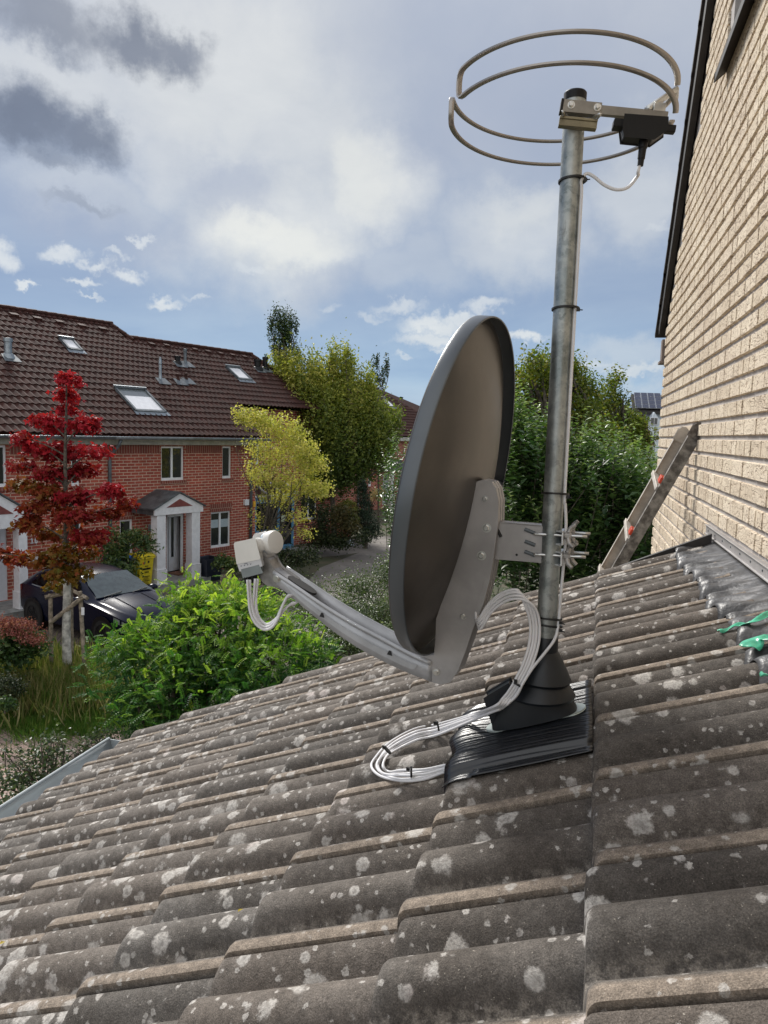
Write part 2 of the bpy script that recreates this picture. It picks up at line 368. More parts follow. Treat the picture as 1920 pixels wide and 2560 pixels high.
sheet('pavement', [G(-500, 1850), G(-60, 1760), G(60, 1785), G(220, 1850), G(300, 1800), G(330, 2300), (-2, 1), (-9, 1), G(-900, 2100)], .008, MT['pave'])
sheet('path', gp((700, 1620), (690, 1540), (745, 1480), (800, 1420), (890, 1385), (985, 1352), (1100, 1330), (1250, 1322), (1250, 1345), (1080, 1375), (1000, 1420), (960, 1480), (900, 1560), (850, 1640)), .008, MT['path'])
sheet('forecourt', [sn(17.5, 0), sn(19.2, -1.4), sn(28, -1.5), sn(30, 3.2), sn(26, 1.4), sn(22.4, 1.0), sn(20.5, .2)], .004, MT['path'])

# ------------------------------------------------------------------ our lean-to roof
X1, Z1, BETA = .06, 4.163, R(24.5); TB = math.tan(BETA); PITCH = .309; GY0, GW = .83, .30; VY = 3.76
def plane_z(x): return Z1-TB*(X1-x)
_tp = [(0, .0425), (.02, .0455), (.06, .0468), (.10, .044), (.14, .037), (.18, .026), (.21, .014), (.24, .004), (.28, .0), (.34, .0), (.365, .006), (.385, .018), (.41, .030), (.44, .039), (.48, .0450), (.53, .0475), (.58, .046), (.62, .041), (.655, .033),
       (.685, .022), (.71, .010), (.73, .002), (.76, .0), (.79, .0), (.82, .008), (.85, .0185), (.88, .0265), (.91, .032), (.94, .0355), (.968, .0372), (.977, .022), (1.0, .020)]
_tt = np.array([p[0] for p in _tp]); _th = np.array([p[1] for p in _tp])*1.2
def prof(t): return np.interp(t, _tt, _th)
_PPH = .052
def roof_z(x, y, k=None):                                        # top of the tiles under a point
    t = ((y-GY0) % GW)/GW
    if x > X1: return plane_z(X1)-_PPH+float(prof(t))+(x-X1)*.335
    k = math.ceil((X1-x)/PITCH); xf = X1-PITCH*k; v = (x-xf)
    return plane_z(xf)-_PPH+float(prof(t))+v*(TB-.095)
def build_roof():
    root = thing('lean_to_building', (-1, 2, 0), 'low extension whose weathered concrete tile roof fills the foreground, with zinc gutter and lead flashing', 'building')
    V = []; Fc = []; lip = []; dust = []; rn = []
    Y0 = GY0-GW*5
    for k in range(0, 9):
        xf = X1-PITCH*k; L = (.46 if k == 0 else PITCH+.05); sl = (.335 if k == 0 else TB-.095)
        for j in range(0, 16):
            y0 = Y0+GW*(j-0); t_ = _tt if y0+GW <= VY+.05 else _tt[_tt <= .80]
            if y0 > VY: continue
            if k == 1 and 1.70 < y0+.1 < 1.75: pass
            jx = npr.normal(0, .0035); jz = npr.normal(0, .0012); jt = npr.normal(0, .004); tr = npr.random()
            skew = .018*(y0-1.5) if k == 0 else 0
            us = [(-.001, None), (0, .84), (.003, .93), (.008, .98), (.018, 1.0), (L*.5, 1.0), (L, 1.0)]
            b = len(V)
            for u, s in us:
                for t in t_:
                    h = float(prof(t)); y = y0+t*GW; x = xf+jx+skew+max(u, 0)
                    zb = plane_z(xf)-_PPH+jz+(sl+jt)*max(u, 0)
                    if s is None: z = zb+h*.80-.034; x -= .001
                    else: z = zb+h*(s if h > .012 else 1)-(0 if u > .006 else .0015)
                    V.append((x, y+jt*.3*u, z)); lip.append(1.0 if (t <= .07) else (.0)); dust.append(1.0 if h < .008 and .2 < t < .95 else 0.0); rn.append(tr)
            n = len(t_)
            for a in range(len(us)-1):
                for c in range(n-1): Fc.append((b+a*n+c, b+(a+1)*n+c, b+(a+1)*n+c+1, b+a*n+c+1))
            # lip side wall (dark gap) and outer side
            for tcol, hh in ((0, .020), (n-1, .03)):
                if tcol == n-1 and len(t_) == len(_tt): continue
                e = len(V)
                for a in range(1, len(us)):
                    x, y, z = V[b+a*n+tcol]; V.append((x, y, z-.018 if tcol == 0 else z-.05)); lip.append(0.); dust.append(0.); rn.append(tr)
                for a in range(len(us)-2):
                    q = (b+(a+1)*n+tcol, b+(a+2)*n+tcol, e+a+1, e+a); Fc.append(q[::-1] if tcol == 0 else q)
    me = bpy.data.meshes.new('roof_tiles'); me.from_pydata(V, [], Fc); me.update()
    for nm, d in (('lip', lip), ('dust', dust), ('rnd', rn)):
        me.attributes.new(nm, 'FLOAT', 'POINT').data.foreach_set('value', np.array(d, dtype=np.float32))
    link('roof_tiles', me, MT['tile'], root, auto=40)
    # structure beneath
    mb = MB(); xe = X1-PITCH*8
    mb.prism([(xe+.03, Y0, plane_z(xe+.03)-.12), (.60, Y0, plane_z(.60)-.16), (.60, Y0, 1.5), (xe+.25, Y0, 1.5), (xe+.25, Y0, plane_z(xe)-.3)], (0, VY-.06-Y0, 0))
    mb.build('roof_deck', MT['darkwood'], root)
    MT['render'] = mat('rendered_wall', (.42, .38, .31), .9, var=.1)
    MB().box2((xe+.3, Y0+.02, 0), (.60, VY-.12, 1.5)).build('wall', MT['render'], root)
    MB().prism([(xe+.02, VY-.055, plane_z(xe)-.13), (.6, VY-.055, plane_z(.6)-.17), (.6, VY-.055, plane_z(.6)-.03), (xe+.02, VY-.055, plane_z(xe)-.03)], (0, .03, 0)).build('verge_board', MT['darkwood'], root)
    # gutter: half round with rolled outer bead
    gx, gz, gr = xe-.085, plane_z(xe)-.075, .085
    P = []
    for y in np.linspace(Y0, VY-.05, 12):
        P.append([(gx+gr*cos(a), y, gz+gr*sin(a)) for a in np.linspace(pi, 2*pi, 13)])
    g = MB().grid(np.array(P)); gu = g.build('gutter', MT['zincg'], root, smooth=True, solid=.0015)
    MB().tube([(gx-gr-.006, Y0, gz+.004), (gx-gr-.006, VY-.05, gz+.004)], .009, 10).build('rolled_bead', MT['zincg'], gu, smooth=True)
    MB().prism([(gx+gr*cos(a), VY-.05, gz+gr*sin(a)) for a in np.linspace(pi, 2*pi, 13)], (0, .003, 0)).build('end_cap', MT['zincg'], gu)
    # lead flashing dressed over the top course
    xs = np.linspace(0, 1, 16); ys = np.arange(Y0, VY+.02, .0125); P = []
    for y in ys:
        t = ((y-GY0) % GW)/GW; h = float(prof(t)); fr = .425+.010*sin(y*9)+.004*sin(y*31+1)+.10*h
        row = []
        for q in xs:
            x = fr+(.617-fr)*q; w = max(0, 1-q*1.15)**1.2
            zt = plane_z(X1)-_PPH+(x-X1)*.335+.012; z = zt+h*w+.030*(1-w)-(.010 if q == 0 else .003 if q < .08 else 0)+ (.003*sin(y*31+x*40)+.0015*sin(y*57))*(1 if q > .15 else .2)*(1-q)
            row.append((x, y+max(0, y-3.5)*.72*q, z))
        P.append(row)
    lead = MB().grid(np.array(P)); lead.build('lead_flashing', MT['lead'], root, smooth=True, solid=.002)
    return root
MT['zincg'] = mat('gutter_zinc', (.40, .44, .46), .5, .3, var=.08, vscale=3)
def leadmat():
    M = mat('lead_flashing', (.075, .075, .078), .62, .0, var=.2, vscale=9, bump=.5, bscale=25); t = NT(M.node_tree); b = t.n['Principled BSDF']
    g = t.new('ShaderNodeTexCoord').outputs['Object']
    mp = t.new('ShaderNodeMapping'); mp.inputs['Scale'].default_value = (6, 14, 6); t.l.new(g, mp.inputs[0])
    s = t.smooth(t.noise(mp.outputs[0], 1.1, 6, .7, 1.0), .48, .72)
    sp = t.new('ShaderNodeSeparateXYZ'); t.l.new(g, sp.inputs[0])
    s = t.math('MULTIPLY', s, t.smooth(sp.outputs[0], .42, .50))
    old = b.inputs['Base Color'].links[0].from_socket
    t.l.new(t.mix(t.math('MULTIPLY', s, .8), old, (.27, .27, .275)), b.inputs['Base Color'])
    t.l.new(t.ramp(s, [(0, .42), (1, .7)]), b.inputs['Roughness']); return M
MT['lead'] = leadmat()
LEAN = build_roof()

# ------------------------------------------------------------------ pale brick gable house on the right
XW = .62; CY_ = 6.78
def rake(y): return 5.80+(CY_-y)*1.0
def yellowmat(mortar=False):
    M = bpy.data.materials.new('pale_yellow_brick' if not mortar else 'grey_mortar'); M.use_nodes = True; t = NT(M.node_tree); b = t.n['Principled BSDF']
    g = t.new('ShaderNodeTexCoord').outputs['Object']; b.inputs['Roughness'].default_value = .9; b.inputs['Specular IOR Level'].default_value = .2
    if mortar:
        t.l.new(t.mix(t.noise(g, 40, 4, .6), (.36, .335, .32), (.50, .47, .45)), b.inputs['Base Color']); return M
    r = t.new('ShaderNodeAttribute', attribute_name='rnd').outputs['Fac']
    mp = t.new('ShaderNodeMapping'); mp.inputs['Scale'].default_value = (9, 10, 30); t.l.new(g, mp.inputs[0])
    cmb = t.new('ShaderNodeCombineXYZ'); t.l.new(t.math('MULTIPLY', r, 37.), cmb.inputs[0])
    v = t.vmath('ADD', mp.outputs[0], cmb.outputs[0])
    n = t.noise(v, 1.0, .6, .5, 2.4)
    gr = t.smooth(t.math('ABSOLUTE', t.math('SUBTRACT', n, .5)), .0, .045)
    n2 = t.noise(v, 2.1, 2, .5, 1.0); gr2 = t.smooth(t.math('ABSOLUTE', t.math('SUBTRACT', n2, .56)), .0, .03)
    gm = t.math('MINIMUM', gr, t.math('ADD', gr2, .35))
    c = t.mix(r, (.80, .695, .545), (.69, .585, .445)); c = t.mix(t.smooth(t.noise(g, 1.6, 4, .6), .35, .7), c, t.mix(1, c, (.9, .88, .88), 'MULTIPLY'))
    c = t.mix(gm, t.mix(1, c, (.52, .46, .43), 'MULTIPLY'), c)  # shade of the grooves painted into the brick colour, besides the bump
    t.l.new(c, b.inputs['Base Color'])
    bp = t.new('ShaderNodeBump'); bp.inputs['Strength'].default_value = .65; bp.inputs['Distance'].default_value = .007
    t.l.new(gm, bp.inputs['Height']); t.l.new(bp.outputs[0], b.inputs['Normal']); return M
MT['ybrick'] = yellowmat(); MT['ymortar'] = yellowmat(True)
def build_yellow():
    root = thing('brick_gable_house', (XW+3, 3, 0), 'tall pale yellow brick gable wall with dark verge rising on the right', 'house')
    WY0, WY1, WZ0 = 2.6, 4.42, 6.79                                # window opening
    m = MB(); yb = -1.2
    wl = [(XW+.012, yb, 0), (XW+.012, CY_, 0), (XW+.012, CY_, rake(CY_)), (XW+.012, WY1, rake(WY1)), (XW+.012, WY1, WZ0), (XW+.012, WY0, WZ0), (XW+.012, WY0, rake(WY0)), (XW+.012, yb, rake(yb))]
    m.prism(wl, (.3, 0, 0)); m.box2((XW+.312, yb, 0), (XW+6, CY_, 5.4)); m.box2((XW+.25, WY0, WZ0), (XW+.31, WY1, rake(WY1)))
    w = m.build('gable_wall', MT['ymortar'], root)
    b = MB(); z0 = 4.9868-.0834*60; ch = .0834
    for k in range(28, 132):
        z = z0+k*ch; y = CY_ - rnd.uniform(0, .12)*(k % 2)
        y = CY_
        first = True
        while y > yb:
            L = rnd.choice([.105, .11, .17, .20, .22, .235]) if not first else (.11 if k % 2 else .22); first = False
            y2 = y-L; mg = .0035; zb, zt = z+.0085, z+ch-.0085
            ym = (y+y2)/2
            if rake(y)-.02 > zt and not (y > WY0 and y2 < WY1 and zt > WZ0-.03) and not (y < 4.0 and zt < 4.30):
                pr = .012+rnd.uniform(-.0015, .002); e = .004
                o = len(b.v); xo = XW+.012-pr
                vs = [(XW+.014, y2+mg, zb), (XW+.014, y-mg, zb), (XW+.014, y-mg, zt), (XW+.014, y2+mg, zt), (xo, y2+mg+e, zb+e), (xo, y-mg-e, zb+e), (xo, y-mg-e, zt-e), (xo, y2+mg+e, zt-e)]
                b.add(vs, [(4, 7, 6, 5), (0, 4, 5, 1), (1, 5, 6, 2), (2, 6, 7, 3), (3, 7, 4, 0)], rnd.random())
            y = y2
    for f_i in range(len(b.f)): pass
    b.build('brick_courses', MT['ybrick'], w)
    # far corner return and window reveal
    # verge: dark boards and overlapping edge tiles
    v = MB(); d = np.array([0, -1, 1])/math.sqrt(2); nr = np.array([0, 1, 1])/math.sqrt(2)
    A = np.array([.575, CY_+.10, rake(CY_+.10)]); Lr = 7.0
    v.prism([A-nr*.02, A+d*Lr-nr*.02, A+d*Lr+nr*.10, A+nr*.10], (.042, 0, 0)); v.build('verge_board', MT['darkwood'], root)
    v = MB()
    for i in range(24):
        p = A+d*(.30*i-.12)+nr*.098+np.array([-.018, 0, 0]); v.prism([p, p+d*.34, p+d*.34+nr*.022, p+nr*.045], (.26, 0, 0))
    v.build('verge_tiles', mat('dark_verge_tile', (.035, .028, .026), .7, var=.2), root)
    MB().prism([A+np.array([.05, 0, 0])-nr*.02, A+np.array([.05, 0, 0])+d*Lr-nr*.02, A+np.array([.05, 0, 0])+d*Lr+nr*.09, A+np.array([.05, 0, 0])+nr*.09], (6, 0, 0)).build('roof', MT['darkwood'], root)
    MB().box2((.60, CY_+.0, 5.46), (.66, CY_+.12, 5.64)).box2((.585, CY_-.02, 5.44), (.68, CY_+.13, 5.46)).build('eaves_end', mat('eaves_stone', (.2, .16, .14), .8), root)
    # window
    wr = MB().prism([(XW-.055, WY0-.08, 6.68), (XW+.02, WY0-.08, 6.745), (XW+.02, WY0-.08, 6.79), (XW-.055, WY0-.08, 6.725)], (0, WY1-WY0+.12, 0)).build('window_sill', MT['darkwood'], root, bevel=.003)
    wf = MB()
    wf.box2((XW+.10, WY1-.07, WZ0), (XW+.16, WY1, 8.2)).box2((XW+.10, WY0, WZ0), (XW+.16, WY0+.07, 8.2)).box2((XW+.10, WY0, WZ0), (XW+.16, WY1, WZ0+.07)); wf = wf.build('window_frame', MT['darkwood'], root)
    MB().box2((XW+.13, WY0+.07, WZ0+.07), (XW+.14, WY1-.07, 8.3)).build('pane', MT['glass'], wf)
    # aluminium flashing strip with screws along the wall
    zs = 4.348; st = MB().box2((XW-.006, -1.2, zs+.004), (XW+.013, 3.98, zs+.044)).box2((XW-.012, -1.2, zs), (XW+.012, 3.98, zs+.005)).box2((XW-.013, -1.2, zs+.043), (XW+.010, 3.98, zs+.047))
    so_ = st.build('flashing_strip', MT['strip'], root, bevel=.001)
    for i in range(22):
        y = 3.9-.19*i; MB().lathe([(.0045, 0), (.0045, .002), (.002, .003)], (XW-.006, y, zs+.024), (-1, 0, 0), 8).build('screw', MT['darkzinc'], so_)
    return root
MT['strip'] = mat('aluminium_strip', (.50, .48, .47), .45, .5, var=.06)
YELLOW = build_yellow()

# ------------------------------------------------------------------ mast, sealing boot, clamps
PX, PY = -.06, 1.85; PR = .0243
def galvmat():
    M = bpy.data.materials.new('galvanised_steel'); M.use_nodes = True; t = NT(M.node_tree); b = t.n['Principled BSDF']
    g = t.new('ShaderNodeTexCoord').outputs['Object']
    vo = t.new('ShaderNodeTexVoronoi'); vo.inputs['Scale'].default_value = 90; t.l.new(t.vmath('ADD', g, t.vmath('SCALE', t.noise(g, 30, 4, .6, 0, 1), .05)), vo.inputs['Vector'])
    n = t.noise(g, 14, 6, .65)
    c = t.mix(t.smooth(n, .35, .65), (.19, .215, .215), (.36, .38, .37)); hs = t.new('ShaderNodeHueSaturation', i_Saturation=0.0); t.l.new(vo.outputs['Color'], hs.inputs['Color']); c = t.mix(.35, c, hs.outputs[0], 'SOFT_LIGHT')
    mp = t.new('ShaderNodeMapping'); mp.inputs['Scale'].default_value = (40, 40, 7); t.l.new(g, mp.inputs[0])
    c = t.mix(t.math('MULTIPLY', t.smooth(t.noise(mp.outputs[0], 1, 5, .7), .55, .72), .55), c, (.13, .12, .11))
    t.l.new(c, b.inputs['Base Color']); b.inputs['Metallic'].default_value = .75
    t.l.new(t.ramp(n, [(.3, .32), (.7, .52)]), b.inputs['Roughness'])
    bp = t.new('ShaderNodeBump'); bp.inputs['Strength'].default_value = .12; bp.inputs['Distance'].default_value = .002; t.l.new(t.noise(g, 120, 3, .6), bp.inputs['Height']); t.l.new(bp.outputs[0], b.inputs['Normal'])
    return M
MT['galv'] = galvmat()
ZB = 4.10; ZT = 5.565
def build_mast():
    root = thing('antenna_mast', (PX, PY, ZB), 'galvanised steel mast tube standing on the tiled roof with a dark end cap', 'mast')
    MB().lathe([(PR, 0), (PR, ZT-ZB)], (PX, PY, ZB), n=40).build('tube', MT['galv'], root, smooth=False, auto=30)
    MB().lathe([(PR+.0012, 0), (PR+.0015, .016), (PR-.001, .019), (PR-.004, .020)], (PX, PY, ZT-.002), n=40).build('end_cap', MT['black'], root, auto=30)
    return root
MAST = build_mast()
def tie(name, c, axis, r, label, group, w=.0045, tail=None):
    mb = MB(); ax = np.array(axis, float); ax /= np.linalg.norm(ax)
    rx, ry = (r if hasattr(r, '__len__') else (r, r))
    mb.lathe([(1-.0, -w/2), (1+.0015/max(rx, .001), -w/2), (1+.0015/max(rx, .001), w/2), (1, w/2)], (0, 0, 0), (0, 0, 1), 28)
    V = []
    a = np.cross(ax, (0, 1, 0)) if abs(ax[1]) < .9 else np.cross(ax, (1, 0, 0)); a /= np.linalg.norm(a); b_ = np.cross(ax, a)
    for x, y, z in mb.v: V.append(tuple(np.array(c)+a*x*rx+b_*y*ry+ax*z))
    mb.v = V
    if tail is not None:
        tl = np.array(tail, float); q = np.array(c)+tl/np.linalg.norm(tl)*(rx+.002); mb.box(q+tl/np.linalg.norm(tl)*.003, (.008, .006, .007))
        mb.tube([q, q+tl], [.0016, .0014], 6)
    o = mb.build(name, MT['tie']); prop(o, label, 'cable tie', group); return o
GT = 'black cable ties round the mast and cables'
mz = lambda y, x=1400: float(hit(x, y, (0, 1, 0), PY)[2])
dirE = np.array([.9, -.3, -.12])
for i, (py, px, lb, dx) in enumerate([(453, 1428, 'uppermost black cable tie on the mast, just under the ring antenna', .0), (773, 1410, 'black cable tie on the mast level with the top of the dish', .0), (1234, 1383, 'black cable tie on the mast just above the dish bracket', .0),
                                  (1544, 1368, 'upper of two close black cable ties low on the mast', .0), (1561, 1366, 'lower of two close black cable ties low on the mast, holding the cable bundle', -.004)]):
    t_ = tie('cable_tie', (PX+.004+dx, PY-.001, mz(py, px)), (.03*(i-2), .1, 1), (PR+.0065+(.006 if i == 4 else 0), PR+.003), lb, GT, tail=np.array([.012, -.008, -.002]))

def build_boot():
    q = lambda x, y: roof_z(x, y)
    root = thing('mast_roof_seal', (PX, PY, ZB-.05), 'black rubber cone and pleated flashing sheet sealing the foot of the mast', 'roof seal')
    c = np.array([PX, PY, 0])
    # pleated sheet draped over the tiles
    xs = np.linspace(-.272, .058, 22); ys = np.linspace(1.575, 2.06, 300); P = []
    for x in xs:
        row = []
        for y in ys:
            t = ((y-GY0) % GW)/GW; h = float(prof(t)); h2 = float(prof((((y+.012)-GY0) % GW)/GW)); hh = max(h, h2, .5*(h+h2))
            base = plane_z(X1-PITCH)-_PPH+(x-(X1-PITCH))*(TB-.095)
            flat = .052; w = 1 if (y < 1.66) else max(0, 1-(y-1.66)/.04)
            hz = hh*w+flat*(1-w) if y < 1.98 else hh*((y-1.98)/.08)+flat*(1-(y-1.98)/.08)
            pl = .0034*abs(sin(y*pi/.0125+.5*sin(x*14)+.4*sin(y*37)))+.0010*sin(y*2*pi/.031)
            edge = -.012*max(0, (-.25-x)/.022) if x < -.25 else 0
            row.append((x+.006*sin(y*40)*(x < -.2)+.012*sin(y*9.)*(x < -.2), y, base+hz+.013+pl+edge))
        P.append(row)
    MB().grid(np.array(P), flip=True).build('pleated_sheet', MT['foil'], root, smooth=True, solid=.0015)
    up = np.array([-sin(R(20)), 0, cos(R(20))]); e1 = np.array([cos(R(20)), 0, sin(R(20))])
    cs = np.array([PX-.015, PY-.005, q(PX-.015, PY)+.0]); cs[2] = plane_z(X1-PITCH)+(cs[0]-(X1-PITCH))*(TB-.095)+.019
    # pale metal base plate (rounded slot) showing at both ends
    pts = [cs+e1*(sgn*.088+.038*cos(a))+np.array([0, 1, 0])*.038*sin(a) for sgn, A0 in ((1, -90), (-1, 90)) for a in np.radians(np.linspace(A0, A0+180, 12))]
    MB().prism(pts, up*.004).build('base_plate', mat('pale_zinc_plate', (.52, .58, .55), .4, .3), root, bevel=.001)
    # hood body: oblong skirt rising into the cone
    st = []
    for hgt, lx, ly, ox in ((.004, .108, .056, -.002), (.02, .104, .055, -.002), (.05, .090, .053, .004), (.085, .070, .050, .012)):
        st.append([cs+up*hgt+e1*(ox+sx_*lx*abs(cos(a))**.8*(1 if cos(a) >= 0 else 1)*np.sign(cos(a)+1e-9))+np.array([0, 1, 0])*ly*np.sign(sin(a)+1e-9)*abs(sin(a))**.6 for a, sx_ in [(2*pi*i/40, 1) for i in range(41)]])
    MB().grid(np.array(st), flip=False).build('skirt', MT['rubber'], root, auto=40)
    MB().prism([cs-e1*.10+up*.004-np.array([0, .03, 0]), cs-e1*.10+up*.085-np.array([0, .03, 0]), cs-e1*.035+up*.105-np.array([0, .03, 0]), cs-e1*.02+up*.004-np.array([0, .03, 0])], (0, .05, 0)).build('cable_hood', MT['rubber'], root, bevel=.004)
    # two stacked cones
    z0 = cs[2]
    MB().lathe([(.079, .058), (.0815, .064), (.080, .067), (.062, .096), (.05, .105), (.03, .11)], (PX, PY, z0), (-.05, 0, 1), 48).build('lower_cone', MT['rubber'], root, auto=35)
    MB().lathe([(.064, .098), (.0672, .103), (.065, .107), (.041, .158), (.034, .170), (.030, .174), (.0295, .206), (.0275, .210)], (PX, PY, z0), (0, 0, 1), 48).build('upper_cone', MT['rubber'], root, auto=35)
    return root
MT['rubber'] = mat('black_rubber', (.010, .013, .017), .42, var=.15, vscale=12, spec=.45)
MT['foil'] = mat('black_glossy_foil', (.012, .014, .018), .30, .0, var=.15, vscale=30, spec=.7)
BOOT = build_boot()

# ------------------------------------------------------------------ satellite dish
DC = np.array([-.276, 1.877, 4.661]); _a = R(-82.9); _e = R(8.54)
DN = np.array([sin(_a)*cos(_e), cos(_a)*cos(_e), sin(_e)]); DW = np.array([cos(_a), -sin(_a), 0]); DU = np.cross(DW, DN); DU = DU if DU[2] > 0 else -DU
def dp(n, u, w=0): return DC+DN*n+DU*u+DW*w
def dhit(x, y, w): return hit(x, y, DW, float((DC+DW*w)@DW))
def rounded(pts, it=2):
    P = [np.array(p, float) for p in pts]
    for _ in range(it):
        Q = []
        for i in range(len(P)):
            a, b = P[i], P[(i+1) % len(P)]; Q += [a*.75+b*.25, a*.25+b*.75]
        P = Q
    return P
def bolt(mb, c, ax, r=.008, h=.006, hexa=True):
    mb.lathe([(r*1.5, 0), (r*1.5, .0015)], c, ax, 20); mb.lathe([(r, .0015), (r, .0015+h*.8), (r*.8, .0015+h)], c, ax, 6 if hexa else 16)
def build_dish():
    root = thing('satellite_dish', dp(-.15, -.1), 'large dark grey satellite dish seen from behind, clamped to the galvanised mast', 'satellite dish')
    N_, Mr = 120, 16; Wd, Hd = .815/2, .85/2
    T = np.linspace(0, 2*pi, N_+1)[:-1]
    def ring(r, n): return [DC+DW*Wd*r*cos(t)+DU*Hd*r*sin(t)+DN*n for t in T]
    rings = [ring(1.0, .031)]+[ring(r, .031-.004-.058*(1-(r/.95)**2)) for r in np.linspace(.95, .02, Mr)]
    P = np.array([q+[q[0]] for q in rings])
    rf = MB().grid(P).build('reflector', MT['dishback'], root, smooth=True, solid=.0016)
    lipr = [ring(.945, .026), ring(.965, .033), ring(.985, .034), ring(.997, .033), ring(1.0, .028), ring(1.004, 0), ring(1.001, -.003), ring(.994, -.001)]
    MB().grid(np.array([q+[q[0]] for q in lipr])).build('rim', MT['dishrim'], rf, smooth=True, solid=.0012)
    # bracket fin behind the reflector: two cheeks and a ribbed spine
    near = [(-.029, .027), (-.031, -.039), (-.030, -.084), (-.026, -.131), (-.019, -.182), (-.012, -.236), (-.003, -.287), (.004, -.333), (-.004, -.386), (-.008, -.43), (.03, -.442), (.06, -.452), (.06, -.492), (-.014, -.498), (-.038, -.497), (-.060, -.484), (-.074, -.451), (-.083, -.397), (-.092, -.33), (-.105, -.26), (-.1085, -.20), (-.107, -.144), (-.101, -.056), (-.092, -.007), (-.080, .022), (-.067, .035), (-.045, .036)]
    cheek = lambda w, th: [dp(n, u, w) for n, u in near]
    for w in (-.036, .033): MB().prism(cheek(w, 0), DW*.003).build('bracket_cheek', MT['alu'], root, bevel=.002)
    sp_ = [(-.045, .0355), (-.067, .0345), (-.080, .0215), (-.092, -.007), (-.1005, -.056), (-.1065, -.144), (-.108, -.20), (-.1045, -.26), (-.0945, -.31)]
    for kk in range(5):
        w0 = -.033+.0132*kk; G_ = np.array([[dp(n+.0012*(kk % 2), u, w0+.001), dp(n+.0012*(kk % 2), u, w0+.0122)] for n, u in sp_]); MB().grid(G_).build('spine_rib', MT['alu'], root, solid=.003)
    # raised field on the near cheek
    fld = rounded([dp(n, u, -.0365) for n, u in [(-.036, .02), (-.037, -.07), (-.028, -.17), (-.012, -.27), (-.008, -.31), (-.078, -.32), (-.097, -.22), (-.100, -.13), (-.094, -.04), (-.080, .012), (-.06, .026)]], 2)
    MB().prism(fld, -DW*.0018).build('raised_panel', MT['alu'], root, bevel=.0015)
    bm = MB()
    for n, u in ((-.060, -.007),): bolt(bm, dp(n, u, -.038), -DW, .0055, .004, False)
    bm.build('rivet', MT['steel'], root, auto=30)
    for n, u in ((-.078, -.076), (-.079, -.146)): b_ = MB(); bolt(b_, dp(n, u, -.038), -DW, .0078, .006); b_.build('hex_bolt', MT['steel'], root, auto=30)
    for n, u in ((-.062, -.307), (-.021, -.469)): b_ = MB(); bolt(b_, dp(n, u, -.0365), -DW, .0062, .004, False); b_.build('rivet', MT['steel'], root, auto=30)
    # feed arm: open U channel
    top = [(.484, -.327), (.41, -.350), (.315, -.381), (.224, -.405), (.137, -.423), (.051, -.441), (-.004, -.447)]
    bot = [(.470, -.362), (.404, -.391), (.306, -.434), (.214, -.465), (.126, -.484), (.042, -.495), (-.014, -.4975)]
    arm = MB()
    tpc = catmull([(a, b, 0) for a, b in top], 4); bpc = catmull([(a, b, 0) for a, b in bot], 4)
    for w in (-.036, .033):
        poly = [dp(p[0], p[1], w) for p in tpc]+[dp(p[0], p[1], w) for p in bpc[::-1]]
        V = [dp(p[0], p[1], w) for p in tpc]+[dp(p[0], p[1], w) for p in bpc]; n_ = len(tpc)
        arm.grid(np.array([[dp(p[0], p[1], w) for p in tpc], [dp(p[0], p[1], w+.0) for p in bpc]]))
    arm.grid(np.array([[dp(p[0], p[1]+.002, -.036) for p in bpc], [dp(p[0], p[1]+.002, .033) for p in bpc]]))
    # folded lips outwards on both top edges
    for w, o in ((-.036, -.006), (.033, .006)):
        arm.grid(np.array([[dp(p[0], p[1], w) for p in tpc], [dp(p[0], p[1]+.002, w+o*.5) for p in tpc], [dp(p[0], p[1]-.001, w+o) for p in tpc], [dp(p[0], p[1]-.007, w+o) for p in tpc]]))
    am = arm.build('feed_arm', MT['arm'], root, auto=50, solid=.0022)
    mid = [(a*.6+c*.4, b*.55+d*.45-.002) for (a, b), (c, d) in zip(top, bot)][1:6]; lo = [(a*.25+c*.75, b*.25+d*.75) for (a, b), (c, d) in zip(top, bot)][1:6]
    rp = rounded([dp(n, u, -.0375) for n, u in [(.432, -.358)]+mid[0:]+[(.03, -.462)]+[(.035, -.476)]+lo[::-1]+[(.428, -.367)]], 2)
    MB().prism(rp, -DW*.0022).build('pressed_rib', MT['arm'], am, bevel=.0015)
    for n, u in ((.318, -.409), (.110, -.456)):
        MB().prism([dp(n-.008, u-.005, -.0402), dp(n+.007, u-.005, -.0402), dp(n+.003, u+.007, -.0402), dp(n-.002, u+.007, -.0402)], -DW*.0012).build('clip_slot', MT['interior'], am)
    b_ = MB(); bolt(b_, dp(.471, -.344, -.037), -DW, .0085, .006, False); b_.build('arm_bolt', MT['steel'], am, auto=30)
    MB().prism(rounded([dp(.455, -.346, w_) for w_ in (-.02, .02)]+[dp(.365, -.372, w_) for w_ in (.02, -.02)], 2), DU*.006).build('cable_opening', MT['interior'], am)
    # cast end piece and feed clamp
    ep = rounded([dp(*p, -.026) for p in [(.43, -.352), (.462, -.340), (.492, -.331), (.508, -.316), (.520, -.300), (.556, -.303), (.553, -.325), (.535, -.352), (.510, -.372), (.476, -.368), (.44, -.372)]], 1)
    MB().prism(ep, DW*.052).build('arm_end_casting', MT['cast'], root, bevel=.006, segs=3)
    h1 = rounded([dp(*p, -.022) for p in [(.520, -.306), (.556, -.304), (.560, -.285), (.574, -.262), (.572, -.245), (.558, -.236), (.546, -.248), (.540, -.275), (.524, -.292)]], 2)
    MB().prism(h1, DW*.044).build('feed_clamp', MT['holder'], root, bevel=.003)
    MB().box(dp(.548, -.297, -.024), (.018, .026, .004), (DN, DU, DW)).build('clamp_nut_plate', MT['holder'], root, bevel=.002)
